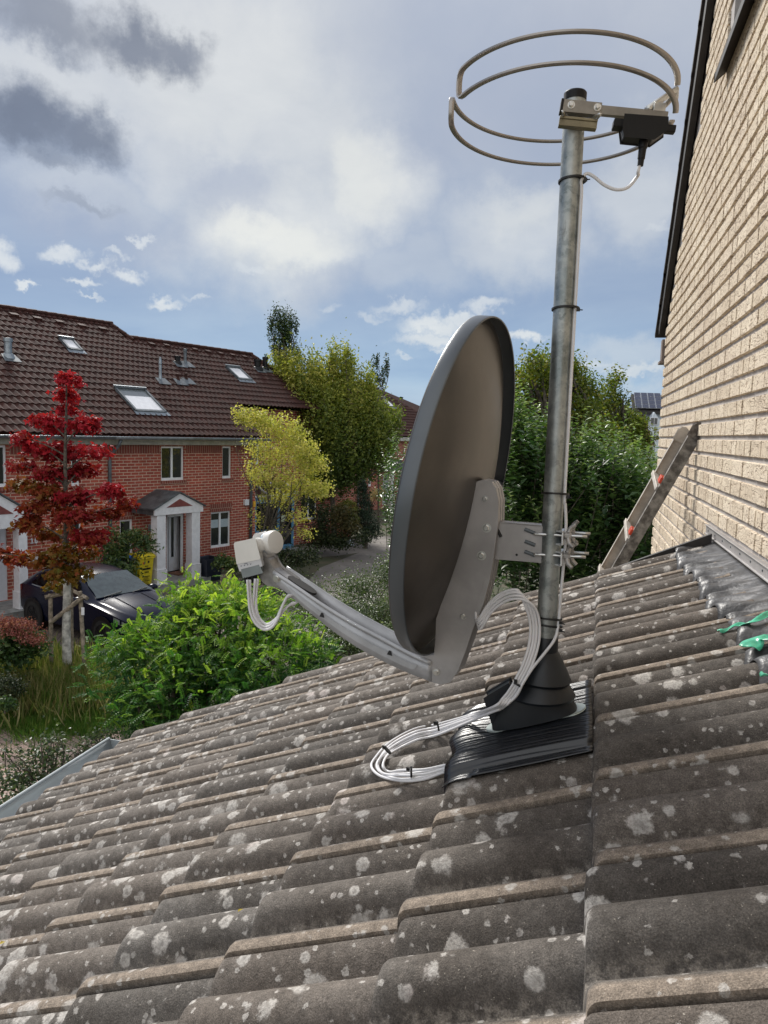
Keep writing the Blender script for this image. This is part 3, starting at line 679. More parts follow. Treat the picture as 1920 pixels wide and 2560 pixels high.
    b_ = MB(); bolt(b_, dp(.548, -.291, -.026), -DW, .005, .005, False); b_.build('clamp_bolt', MT['steel'], root, auto=30)
    # LNB : feed horn cap + housing
    ax = -DN*.90+DU*.30-DW*.22; ax /= np.linalg.norm(ax); c0 = dp(.535, -.262, -.005)
    cone = [(.010, -.02), (.012, .0), (.022, .002), (.026, .005), (.0275, .012), (.0275, .019), (.031, .021), (.0325, .026), (.0325, .040), (.031, .044), (.024, .046), (.002, .0465)]
    lnb = MB().lathe(cone, c0-ax*.012, ax, 40).build('lnb', MT['lnbw'], root, auto=35)
    MB().lathe([(.0285, .008), (.0292, .0125), (.0285, .017)], c0-ax*.012, ax, 40).build('seal_ring', MT['lnbb'], lnb, smooth=True)
    # housing box axes: face toward lower-left of the camera
    P1, P2, P3, P4 = U(585.5, 1358, 2.075), U(637, 1346.5, 2.05), U(643, 1411, 2.05), U(596, 1424, 2.085)
    ex = (P2-P1); ex /= np.linalg.norm(ex); ey = (P4-P1); ey /= np.linalg.norm(ey); ez = ray(612, 1388); ez = ez/np.linalg.norm(ez)+ex*.22; ez -= ex*(ez@ex)*0; ez /= np.linalg.norm(ez); ey = ey-ez*(ey@ez)*0
    wx, wy = float(np.linalg.norm(P2-P1)), float(np.linalg.norm(P4-P1))
    up_face = [(0, 0), (wx+.010, 0), (wx+.012, wy*.74), (0, wy*.74)]
    pt = lambda a, b, c=0: P1+ex*a+ey*b+ez*c
    hs = MB().prism([pt(0, .003), pt(.003, 0), pt(wx, 0), pt(wx+.006, wy*.76), pt(-.001, wy*.76)], ez*.042).build('housing', MT['lnbw'], lnb, bevel=.004, segs=3)
    MB().prism([pt(-.001, wy*.76, .002), pt(wx+.006, wy*.76, .002), pt(wx+.008, wy*1.05, .008), pt(wx+.001, wy*1.05, .008), pt(wx+.0, wy*.96, .006), pt(.006, wy*1.0, .006), pt(.0055, wy*1.08, .008), pt(.001, wy*1.06, .008)], ez*.036).build('label_skirt', MT['lnbl'], lnb, bevel=.001)
    MB().prism([pt(.0065, wy*1.01, .007), pt(wx-.001, wy*.97, .007), pt(wx+.004, wy*1.30, .013), pt(.0075, wy*1.34, .013)], ez*.030).build('port_cover', MT['lnbg'], lnb, bevel=.0015)
    lines = MB()
    for a in (.010, .021, .031, .041): lines.box(pt(a, wy*.885, .0045), (.005, .0012, .001), (ex, ey, ez)).box(pt(a-.0008, wy*.905, .0045), (.0028, .001, .001), (ex, ey, ez))
    lines.box(pt(.026, wy*.835, .0035), (.011, .0016, .001), (ex, ey, ez)); lines.build('label_print', MT['ink'], lnb)
    for a, c in ((.014, .012), (.025, .016), (.037, .014), (.046, .02)):
        MB().lathe([(.0048, 0), (.0048, .012), (.0040, .013), (.0040, .02)], pt(a, wy*1.30, c+.006), ey, 12).build('connector', MT['black'], lnb)
    MB().tube([pt(wx-.004, wy*.25, .02), dp(.548, -.27, 0)], .020, 16).build('neck', MT['lnbw'], lnb, smooth=True)
    # mast bracket: folded plate + U bolts
    br = [(-.096, -.050), (-.207, -.036), (-.222, -.050), (-.238, -.140), (-.103, -.152)]
    br = [dhit(*p, -.015) for p in [(960+903*.3165, 760+1722*.3165), (960+1240*.3165, 760+1750*.3165), (960+1250*.3165, 760+1760*.3165), (960+1238*.3165, 760+2042*.3165), (960+866*.3165, 760+2012*.3165)]]
    pl = MB().prism(br, DW*.003).build('mast_bracket', MT['alu'], root, bevel=.001)
    MB().prism([p+DW*.036 for p in br], DW*.003).build('mast_bracket', MT['alu'], root, bevel=.001)
    tp = [br[0], br[1], br[1]+DW*.039, br[0]+DW*.039]; MB().prism(tp, np.array([0, 0, -.003])).build('bracket_web', MT['alu'], root)
    for cx_, cy_ in ((1150, 1793), (1152, 1887), (1150, 1968)):
        a = dhit(960+(cx_-38)*.3165, 760+(cy_-14)*.3165, -.0155); b2 = dhit(960+(cx_+42)*.3165, 760+(cy_+18)*.3165, -.0155)
        MB().tube([a, b2], .0048, 10).build('slot', MT['darkzinc'], pl)
    a = dhit(960+895*.3165, 760+1780*.3165, -.0155); b2 = dhit(960+925*.3165, 760+1840*.3165, -.0155); MB().tube([a, b2], .004, 10).build('slot', MT['interior'], pl)
    b2 = dhit(960+1048*.3165, 760+1981*.3165, -.0155); MB().lathe([(.003, 0), (.003, .001)], b2, -DW, 12).build('hole', MT['interior'], pl)
    # U bolts round the mast, saddles, wing nuts
    for i, (sy, nx) in enumerate(((1338, 1), (1389, 1))):
        L0 = dhit(1336, sy-3, -.019); e_ = hit(1468 if i == 0 else 1464, sy+4, DW, float(L0@DW)); ub = MB()
        r_ = .0038; far = DW*.062
        ub.tube(catmull([e_, L0+(e_-L0)*.3, L0+(e_-L0)*.06, L0+far*.12-(e_-L0)*.02, L0+far*.88-(e_-L0)*.02, L0+far+(e_-L0)*.06, L0+far+(e_-L0)*.3, e_+far], 6), r_, 10)
        o = ub.build('u_bolt', MT['steel'], root, smooth=True); dr = (e_-L0)/np.linalg.norm(e_-L0)
        sd = np.array([PX, PY, 0])+dr*np.array([1, 1, 0])*(PR+.006); sd[2] = L0[2]+ (far*.5)[2]-.004; side = DW; upv = np.cross(side, dr)
        upv = upv if upv[2] > 0 else -upv
        sa = MB(); q0 = sd
        sa.prism([q0-side*.04-upv*.014, q0+side*.04-upv*.014, q0+side*.04+upv*.014, q0-side*.04+upv*.014], dr*.003)
        for s_ in (-1, 1): sa.prism([q0-side*.034+upv*.014*s_, q0+side*.034+upv*.014*s_, q0+side*.016+upv*.014*s_-dr*.020, q0+upv*.014*s_-dr*.008, q0-side*.016+upv*.014*s_-dr*.020], upv*.003*s_)
        sa.build('saddle', MT['saddle'], o, bevel=.0008)
        for f_ in (0, 1):
            c_ = L0+far*f_+dr*(float((q0-L0)@dr)+.012); wn = MB(); wn.lathe([(.0085, -.008), (.0085, .002), (.0065, .008)], c_, dr, 6)
            tilt = upv if f_ else (upv*.85+side*.5); tilt = tilt/np.linalg.norm(tilt)
            for s_ in (-1, 1):
                p0 = c_+tilt*s_*.007; p1 = c_+tilt*s_*.020+dr*.004; p2 = c_+tilt*s_*.030+dr*.014
                wn.tube([p0, p1, p2], [.0065, .006, .0052], 8)
            wn.build('wing_nut', MT['cast'], o, bevel=.0008)
    return root
MT['dishback'] = mat('dish_back_paint', (.080, .070, .060), .34, .35, var=.14, vscale=5)
MT['dishrim'] = mat('dish_rim_paint', (.115, .130, .145), .34, .4, var=.05, vscale=3)
MT['cast'] = mat('cast_zinc', (.36, .35, .34), .42, .6, var=.15, vscale=30)
MT['holder'] = mat('grey_plastic_clamp', (.55, .54, .53), .45, var=.05)
MT['saddle'] = mat('bright_saddle', (.78, .80, .82), .35, .5, var=.05)
MT['lnbw'] = mat('lnb_cream_plastic', (.80, .79, .75), .4, var=.03)
MT['lnbb'] = mat('lnb_blue_tint_ring', (.62, .72, .80), .35)
MT['lnbl'] = mat('lnb_label', (.70, .72, .75), .4, var=.03)
MT['lnbg'] = mat('lnb_port_cover', (.27, .31, .32), .5, var=.08)
MT['ink'] = mat('label_ink', (.10, .12, .18), .6)
DISH = build_dish()

# ------------------------------------------------------------------ ring antenna on top of the mast
RC = np.array([-.095, 1.913, 5.577]); RR = .258; RH = .060
def build_ring():
    root = thing('ring_antenna', (PX, PY, ZT-.06), 'open ring dipole antenna of bent flat metal tube on top of the mast', 'antenna')
    boxa = R(6)                                                    # the junction box side (angle from +X)
    TX, TY = -.011, -.046
    def P(a, z): return RC+np.array([RR*cos(a), RR*sin(a), z+TX*RR*cos(a)+TY*RR*sin(a)])
    flat = [(.0065*sx, .0032*sz) for sx, sz in ((-1, -.6), (-.7, -1), (.7, -1), (1, -.6), (1, .6), (.7, 1), (-.7, 1), (-1, .6))]
    flat = [(b, a) for a, b in flat]
    gA, gB = R(188), R(196.5)                                      # gap on the left
    # near half (toward the camera = negative Y side runs 196 -> 366) ; far half (6 -> 188)
    def half(a0, a1, name):
        up = [P(a, RH*.5) for a in np.linspace(a0, a1, 60)]
        d = (a1-a0)/abs(a1-a0)
        bend = [P(a1+d*q, zz) for q, zz in ((.045, RH*.47), (.075, RH*.36), (.09, RH*.15), (.09, -RH*.15), (.075, -RH*.36), (.045, -RH*.47))]
        dn = [P(a, -RH*.5) for a in np.linspace(a1, a0, 60)]
        n = 8; pts = up+bend+dn; mb = MB(); vs = []
        for i, p in enumerate(pts):
            tn = np.array(pts[min(i+1, len(pts)-1)])-np.array(pts[max(i-1, 0)]); tn /= np.linalg.norm(tn)
            rad = p-RC; rad[2] = 0; rad /= np.linalg.norm(rad); ot = np.cross(tn, rad)
            for a, b in flat: vs.append(p+ot*a*1.0+rad*b)
        fs = [(i*n+k, i*n+(k+1) % n, (i+1)*n+(k+1) % n, (i+1)*n+k) for i in range(len(pts)-1) for k in range(n)]
        mb.add(vs, fs+[tuple(range(n))[::-1], tuple((len(pts)-1)*n+k for k in range(n))])
        return mb.build(name, MT['ringm'], root, auto=40)
    half(R(8), R(182), 'folded_tube'); half(R(358), R(216), 'folded_tube')
    # boom
    b0 = hit(1408, 268, (0, 1, 0), PY-.036); b1 = hit(1668, 293, (0, 1, 0), PY-.005)
    d = (b1-b0)/np.linalg.norm(b1-b0); sd = np.cross(d, ZV); sd /= np.linalg.norm(sd); uv = np.cross(sd, d)
    MB().box((b0+b1)/2, (np.linalg.norm(b1-b0), .014, .020), (d, sd, uv)).build('boom', MT['boom'], root, bevel=.0015)
    cl = MB(); cc = b0+d*.040; cl.box(cc+uv*.0, (.086, .022, .027), (d, sd, uv)); c_ = cl.build('clamp', MT['boom'], root, bevel=.001)
    cc = hit(1446, 300, (0, 1, 0), PY-.034); MB().box(cc, (.084, .018, .006), (d, sd, uv)).box(cc-uv*.008, (.084, .012, .012), (d, sd, uv)).box(cc-uv*.016, (.084, .020, .005), (d, sd, uv)).build('jaw', MT['boomy'], c_, bevel=.001)
    MB().box(b0-d*.004, (.006, .026, .028), (d, sd, uv)).build('end_plug', MT['black'], c_, bevel=.001)
    MB().tube(catmull([b0+d*.008-uv*.018-sd*.0, b0+d*.0-uv*.022+sd*.03, np.array([PX, PY+PR+.006, b0[2]-.02]), b0+d*.078+sd*.03-uv*.02, b0+d*.078-uv*.018], 8), .003, 8).build('u_bolt', MT['steel'], c_, smooth=True)
    nrm = sd if sd@CK < 0 else -sd
    for q in (.016, .074):
        b_ = MB(); bolt(b_, b0+d*q+nrm*.011+uv*.002, nrm, .0055, .006, True); b_.build('bolt', MT['steel'], c_, auto=30)
    # bracket to the upper tube
    p = P(R(3), RH*.5); MB().tube([p+np.array([.005, .05, 0]), p+np.array([0, .0, 0]), b1-d*.045+uv*.012], [.006, .007, .008], 10).build('tube_link', MT['steel'], root, smooth=True)
    MB().box(b1-d*.02+uv*.017, (.026, .010, .022), (d, sd, uv)).build('link_bracket', MT['steel'], root, bevel=.001)
    # junction box with spigot
    bx = hit(1609, 328, (0, 1, 0), PY-.01); tilt = np.array([d[0], d[1], d[2]])
    jb = MB().prism([bx+d*a+uv*b-sd*0 for a, b in [(-.050, .012), (.038, .014), (.042, -.008), (.018, -.030), (-.044, -.030), (-.050, -.010)]], nrm*.045).build('junction_box', MT['black'], root, bevel=.003)
    MB().box(bx-d*.058+uv*.000+nrm*.02, (.026, .030, .018), (d, nrm, uv)).build('latch', MT['black'], jb, bevel=.002)
    MB().box(bx+d*.052+nrm*.022-uv*.0, (.022, .018, .016), (d, nrm, uv)).build('tube_grommet', MT['black'], jb, bevel=.002)
    st = bx+d*.0+nrm*.022-uv*.022
    MB().lathe([(.010, 0), (.010, .022), (.0085, .024), (.0080, .045), (.0068, .046), (.0064, .060)], st, (-.07, -.01, -1), 20).build('plug', MT['black'], jb, auto=30)
    root['plug'] = [float(c) for c in st+np.array([-.07, -.01, -1])*.058]
    return root
MT['ringm'] = mat('antenna_tube_metal', (.34, .315, .29), .33, .75, var=.1, vscale=2)
MT['boom'] = mat('boom_metal', (.27, .25, .22), .42, .55, var=.08, vscale=20)
MT['boomy'] = mat('passivated_jaw', (.24, .21, .14), .35, .7, var=.15)
RING = build_ring()

# ------------------------------------------------------------------ cables
GC = 'white coaxial cables'
def cable(path, r, label, n=8, smooth_n=6, obj=True):
    o = MB().tube(catmull(path, smooth_n), r, n).build('coaxial_cable', MT['cable'], smooth=True); return prop(o, label, 'cable', GC)
plug = np.array(RING['plug']); del RING['plug']
zc = lambda y: mz(y)
E2 = np.array([.026, -.014, 0])
mast_side = lambda py, px: np.array([PX, PY, 0])+E2+np.array([0, 0, mz(py, px)])
yq = lambda x, y: hit(x, y, (0, 1, 0), PY-.014)
antpath = [plug+np.array([0, 0, .01]), plug+np.array([-.004, 0, -.015]), yq(1594, 440), yq(1570, 468), yq(1540, 474), yq(1510, 462), yq(1485, 442), yq(1466, 434), yq(1453, 452), mast_side(480, 1451), mast_side(560, 1448), mast_side(773, 1437), mast_side(1000, 1424), mast_side(1234, 1409),
           yq(1413, 1262), yq(1415, 1310), yq(1412, 1380), yq(1408, 1420), yq(1402, 1490), yq(1397, 1550), hit(1388, 1595, (0, 1, 0), PY-.03), hit(1362, 1632, (0, 1, 0), PY-.052), hit(1330, 1672, (0, 1, 0), PY-.065), U(1306, 1710, 1.79), U(1290, 1740, 1.80), U(1255, 1770, 1.82), U(1225, 1782, 1.84)]
# cables over the roof, round the coil and back beneath the black sheet
def coil(off, o2):
    z = lambda x, y, h: np.array([x, y, max(roof_z(x, y), plane_z(x)-.030)+h])
    pts = []
    for (px, py), d_ in zip([(1170, 1800), (1100, 1818), (1040, 1832), (985, 1860), (950, 1893)], [1.86, 1.92, 1.93, 1.93, 1.93]): pts.append(U(px+off*.3, py+off*.5, d_))
    return pts
def tailpath(k):
    a = (k-2)*6.6; b = [0, 7, -5, 3, -8][k]
    Q = [(1170+a*.2, 1803+a), (1100, 1822+a), (1040+a*.3, 1836+a), (985+a*.8, 1864+a*.6), (955+a*1.2+b*.5, 1893+b*.2), (947+a*1.4+b, 1917), (965+a*1.0+b*.6, 1935-a*.4), (1005, 1940-a*.9+b*.3), (1060, 1936-a*.9), (1110, 1922-a*.6), (1140, 1915-a*.5)]
    D_ = [1.86, 1.90, 1.91, 1.90, 1.885, 1.86, 1.83, 1.815, 1.80, 1.795, 1.79]
    out = []
    for (px, py), d_ in zip(Q, D_):
        p = U(px, py, d_); zr = max(roof_z(p[0], p[1]), roof_z(p[0], p[1]+.02), roof_z(p[0], p[1]-.02))+.006+.003*(k % 3)
        # settle the cable on the tiles along its line of sight
        for it in range(30):
            zr = max(roof_z(p[0], p[1]), roof_z(p[0], p[1]+.025), roof_z(p[0], p[1]-.025))+.005+.004*(k % 3)
            if abs(p[2]-zr) < .001: break
            d_ *= 1+(p[2]-zr)*.35; p = U(px, py, d_)
        if d_ > 2.3: p = U(px, py, 1.9)
        out.append(p)
    return out
names = ['outermost', 'second', 'middle', 'fourth', 'innermost']
back = [(1195, 1560), (1225, 1518), (1258, 1492), (1290, 1484), (1318, 1494), (1336, 1530), (1343, 1565), (1340, 1610), (1325, 1660), (1310, 1690), (1297, 1715), (1275, 1745), (1240, 1772)]
bd = [1.86, 1.84, 1.82, 1.80, 1.80, 1.81, 1.815, 1.81, 1.80, 1.80, 1.80, 1.81, 1.83]
antpath += tailpath(4)[1:]
cable(antpath, .0037, 'white coaxial cable hanging from the ring antenna box and running down the mast')
l7 = lambda p: (540+p[0]*.1326, 1320+p[1]*.1326)
loops = [[(590, 975), (610, 1250), (640, 1560), (730, 1780), (860, 1895), (960, 1915), (1080, 1850), (1180, 1680), (1240, 1500), (1330, 1310), (1400, 1270)],
         [(640, 975), (650, 1250), (700, 1580), (790, 1780), (900, 1860), (1010, 1850), (1130, 1740), (1210, 1560), (1300, 1380), (1380, 1290)],
         [(740, 955), (715, 1250), (700, 1450), (760, 1680), (850, 1820), (950, 1870), (1090, 1800), (1210, 1650), (1300, 1530), (1430, 1420), (1520, 1400)],
         [(790, 955), (760, 1250), (760, 1500), (820, 1700), (930, 1810), (1030, 1790), (1150, 1690), (1260, 1570), (1380, 1460), (1510, 1410)]]
lab = ['white cable hanging from the leftmost port of the feed horn at the arm tip', 'white cable hanging from the second port of the feed horn at the arm tip',
       'white cable hanging from the third port of the feed horn at the arm tip', 'white cable hanging from the rightmost port of the feed horn at the arm tip']
for k in range(4):
    pa = [U(*l7(p), 2.06+.006*k-.0004*i) for i, p in enumerate(loops[k])]
    q = (k-1.5)
    inner = [dp(.40, -.386, .01*q*.8), dp(.30, -.428, .011*q), dp(.15, -.474, .011*q), dp(0, -.478, .011*q), dp(-.05, -.44, .011*q), dp(-.065, -.36, .010*q), dp(-.078, -.27, .009*q)]
    off = [(-17, -6), (-9, -2), (-2, 3), (6, 8)][k]
    bk = [U(x+(off[0] if i > 3 else off[1]*.4), y+(off[1]*1.6 if i < 5 else 0), d_) for i, ((x, y), d_) in enumerate(zip(back, bd))]
    cable(pa+inner+bk+tailpath(k)[1:], .0036, lab[k])
# ties on the bundle
def tie_at(px, py, d_, ax, r, lb): tie('cable_tie', U(px, py, d_), ax, r, lb, GT, tail=np.array([-.004, -.008, .008]))
tie_at(1296, 1712, 1.80, U(1325, 1660, 1.8)-U(1280, 1745, 1.8), (.013, .011), 'black cable tie on the cable bundle beside the rubber cone')
tie_at(1095, 1815, 1.905, U(1130, 1810, 1.9)-U(1060, 1824, 1.9), (.011, .009), 'black cable tie on the cable bundle left of the black hood')
tie_at(968, 1875, 1.90, U(985, 1858, 1.9)-U(950, 1893, 1.9), (.012, .010), 'black cable tie on the left bend of the cable coil')
tie_at(1028, 1930, 1.82, U(1060, 1930, 1.8)-U(1000, 1930, 1.8), (.012, .010), 'black cable tie on the coil just left of the pleated sheet')

# ------------------------------------------------------------------ green tape
MT['tape'] = mat('green_film_tape', (.08, .48, .30), .3, var=.18, vscale=25, spec=.6)
def tape(pts, w0, lb):
    P = []; pp = catmull(pts, 8); n = len(pp)
    for i, p in enumerate(pp):
        w = w0[0]+(w0[1]-w0[0])*i/(n-1); d = pp[min(i+1, n-1)]-pp[max(i-1, 0)]; d /= np.linalg.norm(d); s = np.array([d[1], -d[0], 0.]); s /= np.linalg.norm(s)
        P.append([p+s*w*q+ZV*(.003*sin(q*7+i*.35)+.003*cos(i*.5+q*3)) for q in np.linspace(-.5, .5, 6)])
    o = MB().grid(np.array(P)).build('tape_strip', MT['tape'], smooth=True, solid=.0008); prop(o, lb, 'tape', 'torn green tape strips on the lead flashing')
def fp(px, py, h=.012):
    n = np.array([-.335, 0, 1]); z_ = plane_z(X1)-.0+h; return hit(px, py, n, float(z_-.335*X1))
tape([fp(1796, 1578), fp(1822, 1570), fp(1850, 1562), fp(1885, 1552, .02), fp(1930, 1530, .02), fp(1960, 1518)], (.016, .022), 'narrow upper strip of torn green tape lying on the lead flashing')
tape([fp(1872, 1620), fp(1890, 1600, .02), fp(1910, 1596, .02), fp(1945, 1594, .02), fp(1990, 1580)], (.05, .042), 'wide crumpled green tape patch below the narrow strip at the right edge')
tape([fp(1906, 1684), fp(1915, 1688, .02), fp(1935, 1690, .02), fp(1960, 1690)], (.012, .020), 'small green tape end lowest at the right edge of the roof')

# ------------------------------------------------------------------ ladder leaning behind the roof edge
def build_ladder():
    MT['ladder'] = mat('worn_aluminium', (.33, .31, .28), .65, .25, var=.35, vscale=22, bump=.3, bscale=60, col2=(.105, .095, .085))
    MT['ladderin'] = mat('dull_aluminium_channel', (.50, .46, .41), .55, .3, var=.12, vscale=9)
    MT['redp'] = mat('red_plastic', (.62, .07, .03), .4, var=.1)
    d_ = 4.2
    top = U(1747, 1074, d_); bot = U(1546, 1420, d_+.35); ax = top-bot; ax /= np.linalg.norm(ax)
    ft = bot-ax*(bot[2]-.02)/ax[2]
    root = thing('ladder', ft, 'paint-stained aluminium ladder with red rung ends leaning on the pale wall behind the roof', 'ladder')
    sd = np.array([-.25, .97, 0]); sd -= ax*(sd@ax); sd /= np.linalg.norm(sd); wd = np.cross(ax, sd); wd = wd if wd[0] > 0 else -wd
    Lt = np.linalg.norm(top-ft)
    def stile(c0, c1, m_, nm, sgn):
        c = (c0+c1)/2; L = np.linalg.norm(c1-c0)
        s = MB().box(c+sd*.0, (L, .004, .062), (ax, sd, wd)).box(c+wd*.031+sd*.012*sgn, (L, .028, .004), (ax, sd, wd)).box(c-wd*.031+sd*.012*sgn, (L, .028, .004), (ax, sd, wd))
        return s.build(nm, m_, root, bevel=.001)
    off = U(1703, 1090, 4.60)-U(1747, 1074, 4.2); sd = off/np.linalg.norm(off); sd = sd-ax*(sd@ax); sd /= np.linalg.norm(sd); wd = np.cross(ax, sd); wd = wd if wd[0] > 0 else -wd
    LO = np.linalg.norm(off-ax*(off@ax))
    n0 = stile(ft, top, MT['ladder'], 'stile', 1)
    f0 = stile(ft+off, top+off+ax*.02, MT['ladderin'], 'stile', -1)
    for st, t_ in ((n0, top), (f0, top+off+ax*.02)):
        sg = 1 if st is n0 else -1
        cap = [t_+wd*a+ax*b-sd*.016+sd*.010*sg for a, b in [(-.034, -.05), (.034, -.05), (.034, .010), (.024, .026), (.0, .036), (-.024, .030), (-.034, .012)]]
        MB().prism(cap, sd*.026*1).build('end_cap', mat('grimy_cap', (.075, .06, .05), .7, var=.3, vscale=40, col2=(.20, .18, .16)) if st is n0 else MT['ladderin'], st, bevel=.004)
    for k in range(1, 15):
        c = top-ax*(-.02+.355*k)
        if c[2] < .1: break
        c = c-wd*.026; MB().box(c+off*.54, (.028, LO+.02, .034), (ax, sd, wd)).build('rung', MT['ladderin'], root, bevel=.003)
        for q in (.10,):
            MB().box(c+off*q, (.038, .075, .042), (ax, sd, wd)).build('rung_socket', MT['redp'], root, bevel=.003)
    return root
LADDER = build_ladder()

# ================================================================== the terrace across the way
def FS(x, y, n=0): p = hit(x, y, NV, DF+n); return float(p@FV), float(p[2])
AL = R(34); UPV = -NV*cos(AL)+ZV*sin(AL); RNV = NV*sin(AL)+ZV*cos(AL); EAV = NV*(DF+.42)+ZV*4.50
def RP(s, v, h=0): return EAV+FV*s+UPV*v+RNV*h
def RS(x, y):
    p = hit(x, y, RNV, float(RNV@EAV)); return float((p-EAV)@FV), float((p-EAV)@UPV)
def wall_open(mb, s0, s1, z0, z1, ops, n=0, dep=.11, to=sn):
    ss = sorted({s0, s1}|{min(max(o[0], s0), s1) for o in ops}|{min(max(o[1], s0), s1) for o in ops}); zs = sorted({z0, z1}|{o[2] for o in ops}|{o[3] for o in ops})
    for a, b in zip(ss, ss[1:]):
        for c, d in zip(zs, zs[1:]):
            if b-a < 1e-6 or d-c < 1e-6: continue
            m_ = ((a+b)/2, (c+d)/2)
            if any(o[0] < m_[0] < o[1] and o[2] < m_[1] < o[3] for o in ops): continue
            mb.add([to(a, n, c), to(b, n, c), to(b, n, d), to(a, n, d)], [(0, 1, 2, 3)])
    for o in ops:
        a, b, c, d = o[:4]
        for q in (((a, c), (a, d)), ((b, d), (b, c)), ((a, d), (b, d)), ((b, c), (a, c))):
            (p1, z_1), (p2, z_2) = q; mb.add([to(p1, n, z_1), to(p1, n-dep, z_1), to(p2, n-dep, z_2), to(p2, n, z_2)], [(0, 1, 2, 3)])
    return mb
def window(root, a, b, c, d, cols=2, n=0, name='window', blind=None, th=.055, curtain=False):
    f = MB(); n0 = n-.10; n1 = n-.05
    def bar(s0, s1, z0, z1, x=0): f.prism([sn(s0, n0, z0), sn(s1, n0, z0), sn(s1, n0, z1), sn(s0, n0, z1)], NV*(n1-n0+x))
    bar(a, b, c, c+th*1.5, .01); bar(a, b, d-th, d); bar(a, a+th, c+th*1.5, d-th); bar(b-th, b, c+th*1.5, d-th)
    for i in range(1, cols): m_ = a+(b-a)*i/cols; bar(m_-th*.6, m_+th*.6, c+th*1.5, d-th, .004)
    o = f.build(name, MT['pvc'], root)
    MB().prism([sn(a+th*.5, n0+.012, c+th), sn(b-th*.5, n0+.012, c+th), sn(b-th*.5, n0+.012, d-th*.5), sn(a+th*.5, n0+.012, d-th*.5)], NV*.006).build('pane', MT['glass'], o)
    if blind:
        z0, z1 = blind
        for i in range(cols):
            s0 = a+(b-a)*i/cols+th*.8; s1 = a+(b-a)*(i+1)/cols-th*.8
            MB().prism([sn(s0, n0+.019, z0), sn(s1, n0+.019, z0), sn(s1, n0+.019, z1), sn(s0, n0+.019, z1)], NV*.006).build('blind', MT['blind'], o)
    return o
MT['blind'] = mat('pale_pleated_blind', (.42, .50, .54), .7, var=.1, vscale=40)
MT['frieze'] = mat('weathered_cream_board', (.50, .49, .45), .7, var=.1, vscale=5)
MT['drt'] = mat('dark_brown_roof_tile', (.056, .021, .016), .75, var=.22, vscale=3, col2=(.034, .015, .012), spec=.2)
MT['whited'] = mat('white_door', (.66, .68, .72), .4, var=.03)
MT['redtri'] = mat('red_brown_panel', (.20, .055, .05), .5, var=.1)
MT['slate'] = mat('zinc_porch_roof', (.12, .135, .145), .5, .4, var=.2, vscale=3)
MT['concrete'] = mat('grey_step', (.30, .31, .30), .85, var=.15, vscale=6)
MT['mat'] = mat('brown_door_mat', (.20, .10, .06), .9)

def tile_roof(root, inside, s0, s1, v1, org=RP, wr=.20, pitch=.335, seed=0):
    r_ = np.random.default_rng(seed); V = []; Fc = []; RN = []
    hs = [(0, .0), (.25, .020), (.5, .040), (.75, .020)]
    nv = int(v1/pitch)+1; ns = int((s1-s0)/wr)+1
    pts = [(j*wr+t*wr, h) for j in range(ns) for t, h in hs]
    for k in range(nv):
        b = len(V); va = k*pitch; vb = min(va+pitch, v1); n = len(pts)
        for (ds, h) in pts: p = org(s0+ds, va, h+.004); V.append(tuple(p)); RN.append(0)
        for (ds, h) in pts: p = org(s0+ds, va, h+.034); V.append(tuple(p)); RN.append(r_.random())
        for (ds, h) in pts: p = org(s0+ds, vb, h+.004); V.append(tuple(p)); RN.append(r_.random())
        for c in range(n-1):
            sc = s0+pts[c][0]
            if not inside(sc, (va+vb)/2): continue
            Fc.append((b+c, b+c+1, b+n+c+1, b+n+c)); Fc.append((b+n+c, b+n+c+1, b+2*n+c+1, b+2*n+c))
    me = bpy.data.meshes.new('roof'); me.from_pydata(V, [], Fc); me.update()
    me.attributes.new('rnd', 'FLOAT', 'POINT').data.foreach_set('value', np.array(RN, dtype=np.float32))
    return link('roof', me, MT['drt'], root)
def skylight(root, quad, org=RP, shade=.35):
    ss = [q[0] for q in quad]; vs = [q[1] for q in quad]; a, b, c, d = min(ss)*.5+sorted(ss)[1]*.5, max(ss)*.5+sorted(ss)[2]*.5, min(vs), max(vs)
    f = MB(); t_ = .07
    for s0, s1, v0, v1, h in ((a, b, c-.02, c+t_, .10), (a, b, d-t_, d, .13), (a, a+t_, c, d, .11), (b-t_, b, c, d, .11)):
        f.prism([org(s0, v0, 0), org(s1, v0, 0), org(s1, v1, 0), org(s0, v1, 0)], RNV*h)
    o = f.build('skylight', MT['darkzinc'], root)
    MB().prism([org(a+t_, c+t_, .06), org(b-t_, c+t_, .06), org(b-t_, d-t_, .06), org(a+t_, d-t_, .06)], RNV*.01).build('pane', MT['skyglass'], o)
    MB().prism([org(a+t_, c+t_*.9, .072), org(b-t_, c+t_*.9, .072), org(b-t_, d-(d-c)*shade, .072), org(a+t_, d-(d-c)*shade, .072)], RNV*.004).build('blind', MT['white'], o)
    MB().prism([org(a-.02, d-.02, 0.12), org(b+.02, d-.02, .12), org(b+.02, d+.05, .10), org(a-.02, d+.05, .10)], RNV*.04).build('hood', MT['zinc'], o)
    MB().prism([org(a-.05, c-.18, .05), org(b+.08, c-.18, .05), org(b+.05, c, .06), org(a-.05, c, .06)], RNV*.01).build('apron', MT['zinc'], o)
MT['skyglass'] = mat('skylight_glass', (.16, .18, .19), .12, 0, var=.05, spec=.9)
